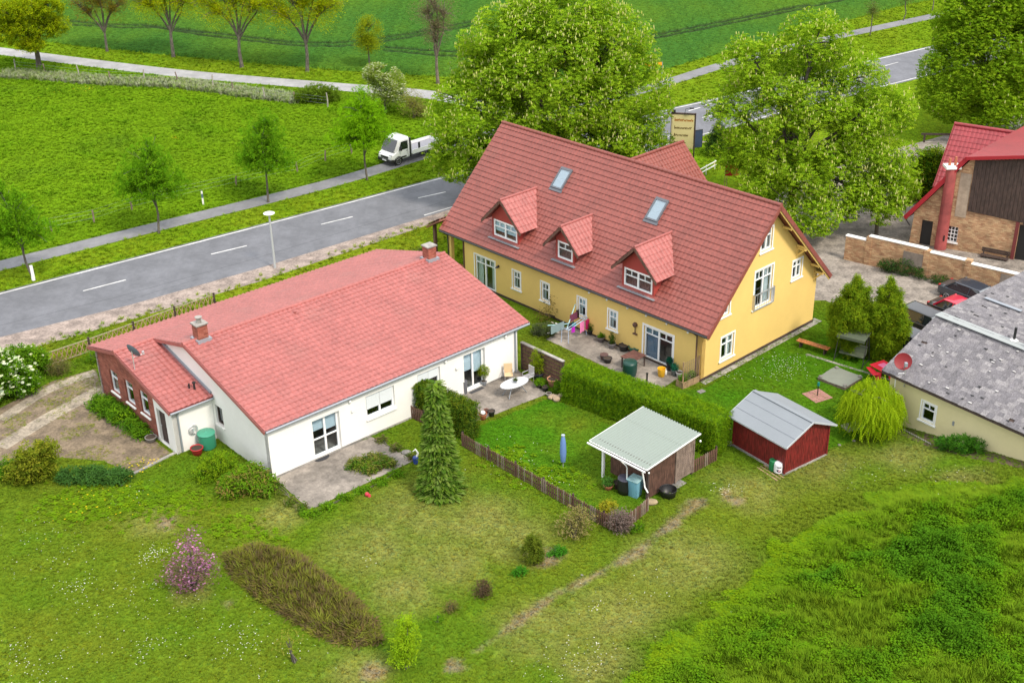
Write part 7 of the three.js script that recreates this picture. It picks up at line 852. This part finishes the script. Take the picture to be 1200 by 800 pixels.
// lawn right of the yellow house
{ const a = [17.62, -67.72], b = [18.93, -66.64], o = thing('plank_bench', 'low orange wooden plank bench on the side lawn', 'bench', [(a[0] + b[0]) / 2, 0, (a[1] + b[1]) / 2], heading(a, b)); for (const z of [-0.2, 0.02]) part('plank', bx(-1.05, 1.05, 0.4, 0.45, z, z + 0.2), M.woodOrange, o); for (const x of [-0.8, 0.8]) part('leg', [bx(x - 0.03, x + 0.03, 0, 0.4, -0.18, 0.2)], M.woodDark, o); }
{ const p = [20.24, -65.70], o = thing('garden_swing', 'dark green canopied garden swing seat before the thuja pair', 'swing', [p[0], 0, p[1]], heading([19.61, -65.62], [20.60, -64.93])); const gm = mat([0.075, 0.095, 0.06], 0.85); part('canopy', [beam([0, 1.75, 0.55], [0, 1.95, -0.55], 1.7, 0.04), beam([-0.85, 1.68, 0.57], [0.85, 1.68, 0.57], 0.02, 0.14)], gm, o); part('seat', [rbx(-0.75, 0.75, 0.45, 0.55, -0.3, 0.25, 0.04)], gm, o); part('backrest', [beam([0, 0.5, -0.28], [0, 1.0, -0.42], 1.5, 0.09)], gm, o); for (const s of [-1, 1]) part('frame', [bar([s * 0.88, 0, 0.6], [s * 0.85, 1.8, 0.1], 0.025), bar([s * 0.88, 0, -0.6], [s * 0.85, 1.85, -0.1], 0.025), bar([s * 0.88, 0.15, 0.55], [s * 0.88, 0.15, -0.55], 0.02)], M.darkMetal, o); for (const s of [-1, 1]) part('hanger', [bar([s * 0.8, 1.8, 0], [s * 0.78, 0.5, 0], 0.012)], M.darkMetal, o); }
{ const P = [[18.04, -63.25], [19.13, -64.46], [19.96, -63.58], [18.95, -62.29]], c = [(P[0][0] + P[2][0]) / 2, (P[0][1] + P[2][1]) / 2], o = thing('sandpit', 'square sandpit covered with a grey-green tarpaulin', 'sandpit', [c[0], 0, c[1]], heading(P[0], P[3])); part('frame', [bx(-0.9, 0.9, 0, 0.16, -0.9, -0.84), bx(-0.9, 0.9, 0, 0.16, 0.84, 0.9), bx(-0.9, -0.84, 0, 0.16, -0.84, 0.84), bx(0.84, 0.9, 0, 0.16, -0.84, 0.84)], M.woodGrey, o); const g = new THREE.PlaneGeometry(1.86, 1.86, 16, 16), a = g.attributes.position; for (let k = 0; k < a.count; k++) a.setZ(k, 0.19 + 0.03 * N2(a.getX(k) * 3, a.getY(k) * 3, 8)); g.rotateX(-Math.PI / 2); g.computeVertexNormals(); part('tarpaulin', g, tmat([0.19, 0.21, 0.175], 0.85, T.plaster), o);
  [[-0.8, 0.8, 'pale stone on the tarpaulin corner facing the yellow house'], [0.8, 0.75, 'pale stone on the tarpaulin corner facing the red shed'], [-0.75, -0.8, 'pale stone on the tarpaulin corner facing the garden swing'], [0.8, -0.8, 'pale stone on the tarpaulin corner by the weeping tree']].forEach(([x, z, lb]) => { const q = V(x, 0, z).applyAxisAngle(V(0, 1, 0), heading(P[0], P[3])); solo('stone', [sph(0.11, 0, 0.05, 0, 8).scale(1.2, 0.7, 1)], M.concrete, lb, 'stone', [c[0] + q.x, 0.2, c[1] + q.z], x, 'stones on the tarpaulin'); }); }
{ const p = [17.27, -61.56], o = thing('parasol_base', 'green-topped parasol stand on pink paving slabs', 'stand', [p[0], 0.04, p[1]]); part('pole', [cyl(0.03, 0.03, 0.7, 0, 0, 0, 8)], M.black, o); part('top', [cyl(0.08, 0.06, 0.2, 0, 0.65, 0, 10)], mat([0.01, 0.18, 0.17], 0.4), o); const t = heading([16.66, -61.68], [17.16, -60.69]); for (const i of [-1, 0, 1]) for (const j of [-1, 0, 1]) { const q = V(i * 0.41, 0, j * 0.41).applyAxisAngle(V(0, 1, 0), t); solo('paving_slab', [rbx(-0.2, 0.2, 0, 0.04, -0.2, 0.2, 0.012)], tmat([0.44, 0.22, 0.19], 0.9, T.dirt, 0.003), 'pink concrete slab of the square under the parasol stand', 'slab', [p[0] + q.x, 0.0, p[1] + q.z], t, 'pink slabs under the parasol stand'); } }
{ const p = [21.49, -63.73], o = thing('red_table', 'bright red garden table covering pushed against the outbuilding corner', 'table', [p[0], 0, p[1]], 0.5), rm = mat([0.6, 0.012, 0.03], 0.6); part('table_top', [rbx(-0.55, 0.55, 0.68, 0.73, -0.5, 0.5, 0.03)], rm, o); part('cloth', [beam([-0.55, 0.55, -0.5], [-0.85, 0.5, 0.4], 0.35, 0.02), beam([0, 0.55, 0.5], [0.1, 0.2, 0.62], 0.7, 0.02), beam([-0.6, 0.6, 0.3], [-0.75, 0.15, 0.45], 0.3, 0.02)], rm, o); for (const [x, z] of [[-0.45, -0.4], [0.45, -0.4], [0.45, 0.4], [-0.45, 0.4]]) part('leg', [bar([x, 0, z], [x, 0.68, z], 0.025)], rm, o); part('napkin', [bx(-0.2, 0.3, 0.735, 0.745, -0.2, 0.3)], mat([0.7, 0.15, 0.3], 0.7), o); }
solo('paving_slab', [rbx(-0.6, 0.6, 0, 0.05, -0.4, 0.4, 0.015)], M.concrete, 'grey slab under the weeping tree', 'slab', [[18.43, -58.12][0], 0.004, [18.43, -58.12][1]], 0.4);
[[[11.56, -58.01], 'stepping stone by the red shed nearest the hedge'], [[11.42, -56.61], 'stepping stone by the red shed wall corner'], [[10.79, -62.31], 'stepping stone at the raised planter']].forEach(([p, lb]) => solo('stepping_stone', [rbx(-0.22, 0.22, 0, 0.05, -0.16, 0.16, 0.015)], M.concrete, lb, 'slab', [p[0], 0.004, p[1]], R(0, 2), 'stepping stones'));
[[[18.07, -56.56], 'pale pebble where the lawn meets the weeping tree'], [[17.22, -56.20], 'pale pebble on the lawn edge by the red shed']].forEach(([p, lb]) => solo('stone', [sph(0.09, 0, 0.04, 0, 8).scale(1.2, 0.7, 1)], M.concrete, lb, 'stone', [p[0], terrain(...p), p[1]], R(0, 3)));
{ const o = thing('scalloped_edging', 'white scalloped bed edging along the outbuilding soil strip', 'edging', [0, 0, 0]); const A = [20.89, -57.13], B = [21.61, -55.17]; for (let i = 0; i < 12; i++) { const x = lerp(A[0], B[0], i / 11), z = lerp(A[1], B[1], i / 11); const g = new THREE.TorusGeometry(0.09, 0.025, 5, 10, Math.PI); g.rotateY(heading(A, B)); g.translate(x, terrain(x, z), z); part('scallop', g, M.concrete, o); } }
// terrace of the yellow house
{ const p = [3.46, -69.47], o = thing('laundry_rack', 'rotary clothes airer hung with washing on the yellow house terrace', 'clothes airer', [p[0], 0.02, p[1]], 0.6); const cy = mat([0.35, 0.58, 0.62], 0.4), lb = mat([0.42, 0.52, 0.70], 0.4); part('frame', [bar([-1.7, 1.45, 0.25], [0.3, 0.95, 0.1], 0.03), bar([1.0, 1.85, -0.5], [-0.2, 0.75, 0.2], 0.03)], cy, o); part('rack_bar', [bar([-0.5, 0.95, 0.75], [1.9, 1.15, 0.1], 0.03), bar([-0.5, 0.95, 0.55], [1.9, 1.15, -0.15], 0.02), bar([-0.5, 0.95, 0.75], [-0.5, 0.95, 0.35], 0.02)], lb, o); for (const [x, z] of [[-0.45, 0.7], [-0.7, 0.3], [1.2, 0.4], [1.5, -0.1]]) part('leg', [bar([x, 0.02, z], [x * 0.9, 0.98, z * 0.9], 0.02)], lb, o);
  [[0.75, 0.52, 0.42, 0.7, [0.72, 0.20, 0.45], 'light pink towel on the airer'], [1.28, 0.40, 0.40, 0.72, [0.72, 0.015, 0.17], 'bright pink towel on the airer'], [-0.1, 0.72, 0.3, 0.4, [0.42, 0.01, 0.45], 'small magenta cloth on the airer'], [-0.95, 0.25, 1.1, 0.55, [0.20, 0.28, 0.30], 'grey-blue sheet on the airer'], [0.55, -0.1, 0.7, 0.5, [0.14, 0.03, 0.07], 'dark wine-red shirt on the airer'], [0.2, 0.15, 0.5, 0.4, [0.02, 0.03, 0.04], 'black garment on the airer'], [1.05, -0.35, 0.3, 0.6, [0.05, 0.02, 0.02], 'dark brown trousers on the airer'], [0.3, 0.3, 0.4, 0.35, [0.02, 0.25, 0.28], 'teal cloth on the airer']].forEach(([x, z, w, h, c, l]) => { const g = new THREE.PlaneGeometry(w, h, 8, 6), a = g.attributes.position; for (let k = 0; k < a.count; k++) a.setZ(k, 0.03 * Math.sin(a.getX(k) * 14 + x * 5) * (0.5 - a.getY(k) / h)); g.computeVertexNormals(); g.translate(0, -h / 2, 0); const q = V(x, 0, z).applyAxisAngle(V(0, 1, 0), 0.6); solo('laundry', g, mat(c, 0.9), l, 'laundry', [p[0] + q.x, (x < -0.5 ? 1.35 : x > 0.5 && z < 0 ? 1.5 : 1.08) + 0.02, p[1] + q.z], 0.6 + (x < -0.5 ? 0.1 : 0.22), 'washing on the airer'); }); }
pot('flower_pot', 'black pot with green shrub at the wall behind the laundry', [4.93, -69.89], 0.2, 0.4, M.black, { plant: [0.25, 0.5, dk, 50] }); pot('flower_pot', 'grey pot with low green plant on the terrace by the wall', [5.50, -68.92], 0.26, 0.32, mat([0.14, 0.12, 0.13], 0.6), { plant: [0.26, 0.25, md, 40] }); pot('flower_pot', 'grey pot with small dark conifer on the terrace', [6.11, -67.96], 0.24, 0.36, mat([0.17, 0.16, 0.17], 0.6), { plant: [0.22, 0.8, [[0.05, 0.10, 0.012]], 90] }); pot('flower_pot', 'black square tub by the wall near the green cushions', [6.81, -67.59], 0.3, 0.42, M.black, {});
pot('flower_pot', 'dark round pot lying open in the middle of the terrace', [5.70, -66.08], 0.27, 0.34, mat([0.02, 0.02, 0.022], 0.6), {}); solo('coal_scuttle', [cyl(0.2, 0.26, 0.32, 0, 0, 0, 14)], mat([0.10, 0.055, 0.05], 0.7), 'brown bucket touching the dark round pot on the terrace', 'bucket', [[5.53, -66.52][0], 0.03, [5.53, -66.52][1]]);
{ const p = [7.18, -65.47], o = thing('wooden_table', 'reddish-brown square table on the yellow house terrace', 'table', [p[0], 0.03, p[1]], 0.75); for (let i = 0; i < 6; i++) part('plank', bx(-0.6, 0.6, 0.7, 0.735, -0.5 + i * 0.167, -0.345 + i * 0.167), tmat([0.17, 0.07, 0.055], 0.7, T.wood, 0.003), o); for (const [x, z] of [[-0.52, -0.42], [0.52, -0.42], [0.52, 0.42], [-0.52, 0.42]]) part('leg', bx(x - 0.03, x + 0.03, 0, 0.7, z - 0.03, z + 0.03), M.woodDark, o); }
{ const p = [6.88, -64.42], o = thing('barrel_pot', 'dark green barrel-shaped composter before the wooden table', 'composter', [p[0], 0.03, p[1]]); part('body', [lathe([[0.36, 0], [0.43, 0.3], [0.43, 0.75], [0.4, 0.9], [0.2, 0.95], [0, 0.95]], 0, 0, 0, 22)], mat([0.008, 0.05, 0.04], 0.4), o); part('lid_rim', [new THREE.TorusGeometry(0.38, 0.025, 6, 24).rotateX(Math.PI / 2).translate(0, 0.9, 0)].map(ni), mat([0.015, 0.07, 0.055], 0.4), o); }
for (const [q, lb] of [[[7.36, -67.34], 'green round cushion-like pot at the wall, farther from the patio door'], [[7.66, -67.22], 'green round cushion-like pot touching the patio door side']]) pot('green_pot', lb, q, 0.27, 0.42, M.greenPlastic, { soil: false, group: 'green pots at the patio door' });
solo('yellow_bucket', [lathe([[0.01, 0], [0.19, 0], [0.24, 0.5], [0.25, 0.52], [0.22, 0.5], [0.18, 0.04]], 0, 0, 0, 18)], mat([0.72, 0.40, 0.015], 0.45), 'bright yellow bucket on the terrace by the glass door', 'bucket', [[8.72, -64.24][0], 0.03, [8.72, -64.24][1]]);
solo('white_bottle', [lathe([[0.01, 0], [0.09, 0], [0.09, 0.22], [0.03, 0.3], [0.03, 0.36], [0, 0.36]], 0, 0, 0, 12)], M.white, 'small white bottle beside the yellow bucket', 'bottle', [[8.99, -64.44][0], 0.03, [8.99, -64.44][1]]);
pot('green_pot', 'tall dark pot with green ball by the glass door', [9.30, -64.96], 0.2, 0.5, M.black, { plant: [0.24, 0.4, [[0.01, 0.10, 0.06]], 80] }); pot('green_pot', 'grey pot with green ball next to the raised planter', [9.48, -64.31], 0.2, 0.42, mat([0.12, 0.14, 0.15], 0.6), { plant: [0.24, 0.4, [[0.02, 0.14, 0.08]], 80] }); pot('flower_pot', 'white-grey pot at the corner of the terrace', [9.75, -64.09], 0.2, 0.36, mat([0.5, 0.5, 0.53], 0.5), {});
solo('post_lamp', [cyl(0.05, 0.05, 0.75, 0, 0, 0, 10), cyl(0.07, 0.07, 0.06, 0, 0.75, 0, 10)], M.black, 'short black bollard lamp at the terrace edge by the hedge', 'lamp', [[7.75, -63.14][0], 0.03, [7.75, -63.14][1]]);
{ const a = [9.76, -62.65], b = [10.87, -63.53], o = thing('raised_planter', 'wooden raised planter with wire trellis at the house corner', 'planter', [a[0], 0, a[1]], heading(a, b)), L = Math.hypot(b[0] - a[0], b[1] - a[1]); part('box', [bx(0, L, 0, 0.42, 0.0, 0.04), bx(0, L, 0, 0.42, -0.55, -0.51), bx(0, 0.04, 0, 0.42, -0.51, 0), bx(L - 0.04, L, 0, 0.42, -0.51, 0)], M.woodLight, o); part('soil', bx(0.04, L - 0.04, 0.3, 0.36, -0.51, 0), M.soil, o); for (const x of [0.06, L - 0.05]) part('post', bx(x - 0.03, x + 0.03, 0.36, 1.7, -0.1, -0.04), M.woodLight, o); const tb = []; for (let i = 0; i < 9; i++) { tb.push(bx(0.06, L - 0.05, 0.55 + i * 0.13, 0.562 + i * 0.13, -0.075, -0.065)); tb.push(bx(0.1 + i * (L - 0.2) / 8, 0.112 + i * (L - 0.2) / 8, 0.4, 1.65, -0.075, -0.066)); } part('trellis', tb, M.woodGrey, o); instances('plants', G.puffSmall, LM.leaf, foliage([[0.3, 0.5, -0.25, 0.3, 0.3, 0.22], [L - 0.4, 0.5, -0.3, 0.3, 0.25, 0.2]], 500, { cols: md, thr: -0.8 }), o); }
solo('climbing_pole', [tube([[0, 0, 0], [0.05, 0.8, -0.05], [0.25, 1.7, 0.0]], [0.03, 0.025, 0.015], 6), tube([[0.02, 0.3, 0], [0.15, 1.0, 0.1], [0.1, 1.5, 0.1]], [0.02, 0.015, 0.008], 5)], M.woodLight, 'thin bare climber stem beside the glass terrace door', 'plant', [[9.39, -65.27][0], 0.03, [9.39, -65.27][1]]);
// odds and ends on the front lawn
{ const p = [-5.15, -55.25], o = thing('garden_ornament', 'blue and white heron ornament at the patio corner', 'ornament', [p[0], 0.02, p[1]]); part('body', [sph(0.16, 0, 0.3, 0, 10).scale(1, 1, 0.8), cyl(0.12, 0.14, 0.2, 0, 0, 0, 10)], mat([0.03, 0.06, 0.25], 0.4), o); part('neck', [tube([[0.05, 0.38, 0], [0.15, 0.62, 0], [0.02, 0.85, 0], [-0.12, 0.72, 0]], [0.06, 0.05, 0.05, 0.02], 7)], M.white, o); }
solo('watering_toy', [sph(0.12, 0, 0.1, 0, 9), cyl(0.1, 0.06, 0.12, 0.12, 0, 0.05, 9)], mat([0.45, 0.03, 0.05], 0.6), 'small red toy in the plants at the patio edge', 'toy', [[-7.41, -52.32][0], 0, [-7.41, -52.32][1]]);
solo('stone', [sph(0.22, 0, 0.08, 0, 9).scale(1.3, 0.6, 1)], M.concrete, 'grey flat stone at the corner of the front patio', 'stone', [[-5.71, -56.28][0], 0.0, [-5.71, -56.28][1]]);
[[[2.97, -45.57], 'pale pebble on the bare track across the lawn']].forEach(([p, lb]) => solo('stone', [sph(0.06, 0, 0.03, 0, 8).scale(1.3, 0.6, 1)], M.concrete, lb, 'stone', [p[0], terrain(...p), p[1]], R(0, 3)));
{ const o = thing('beam_barrier', 'dark wooden beam barrier on the forecourt under the dense chestnut', 'barrier', [[38.17, -106.76][0], 0, [38.17, -106.76][1]], -0.1); part('beam', [bx(-1.4, 1.4, 0.7, 0.85, -0.08, 0.08)], M.woodDark, o); for (const x of [-1.1, 1.1]) part('post', bx(x - 0.07, x + 0.07, 0, 0.7, -0.07, 0.07), M.woodDark, o); }

renderer.render(scene, camera);
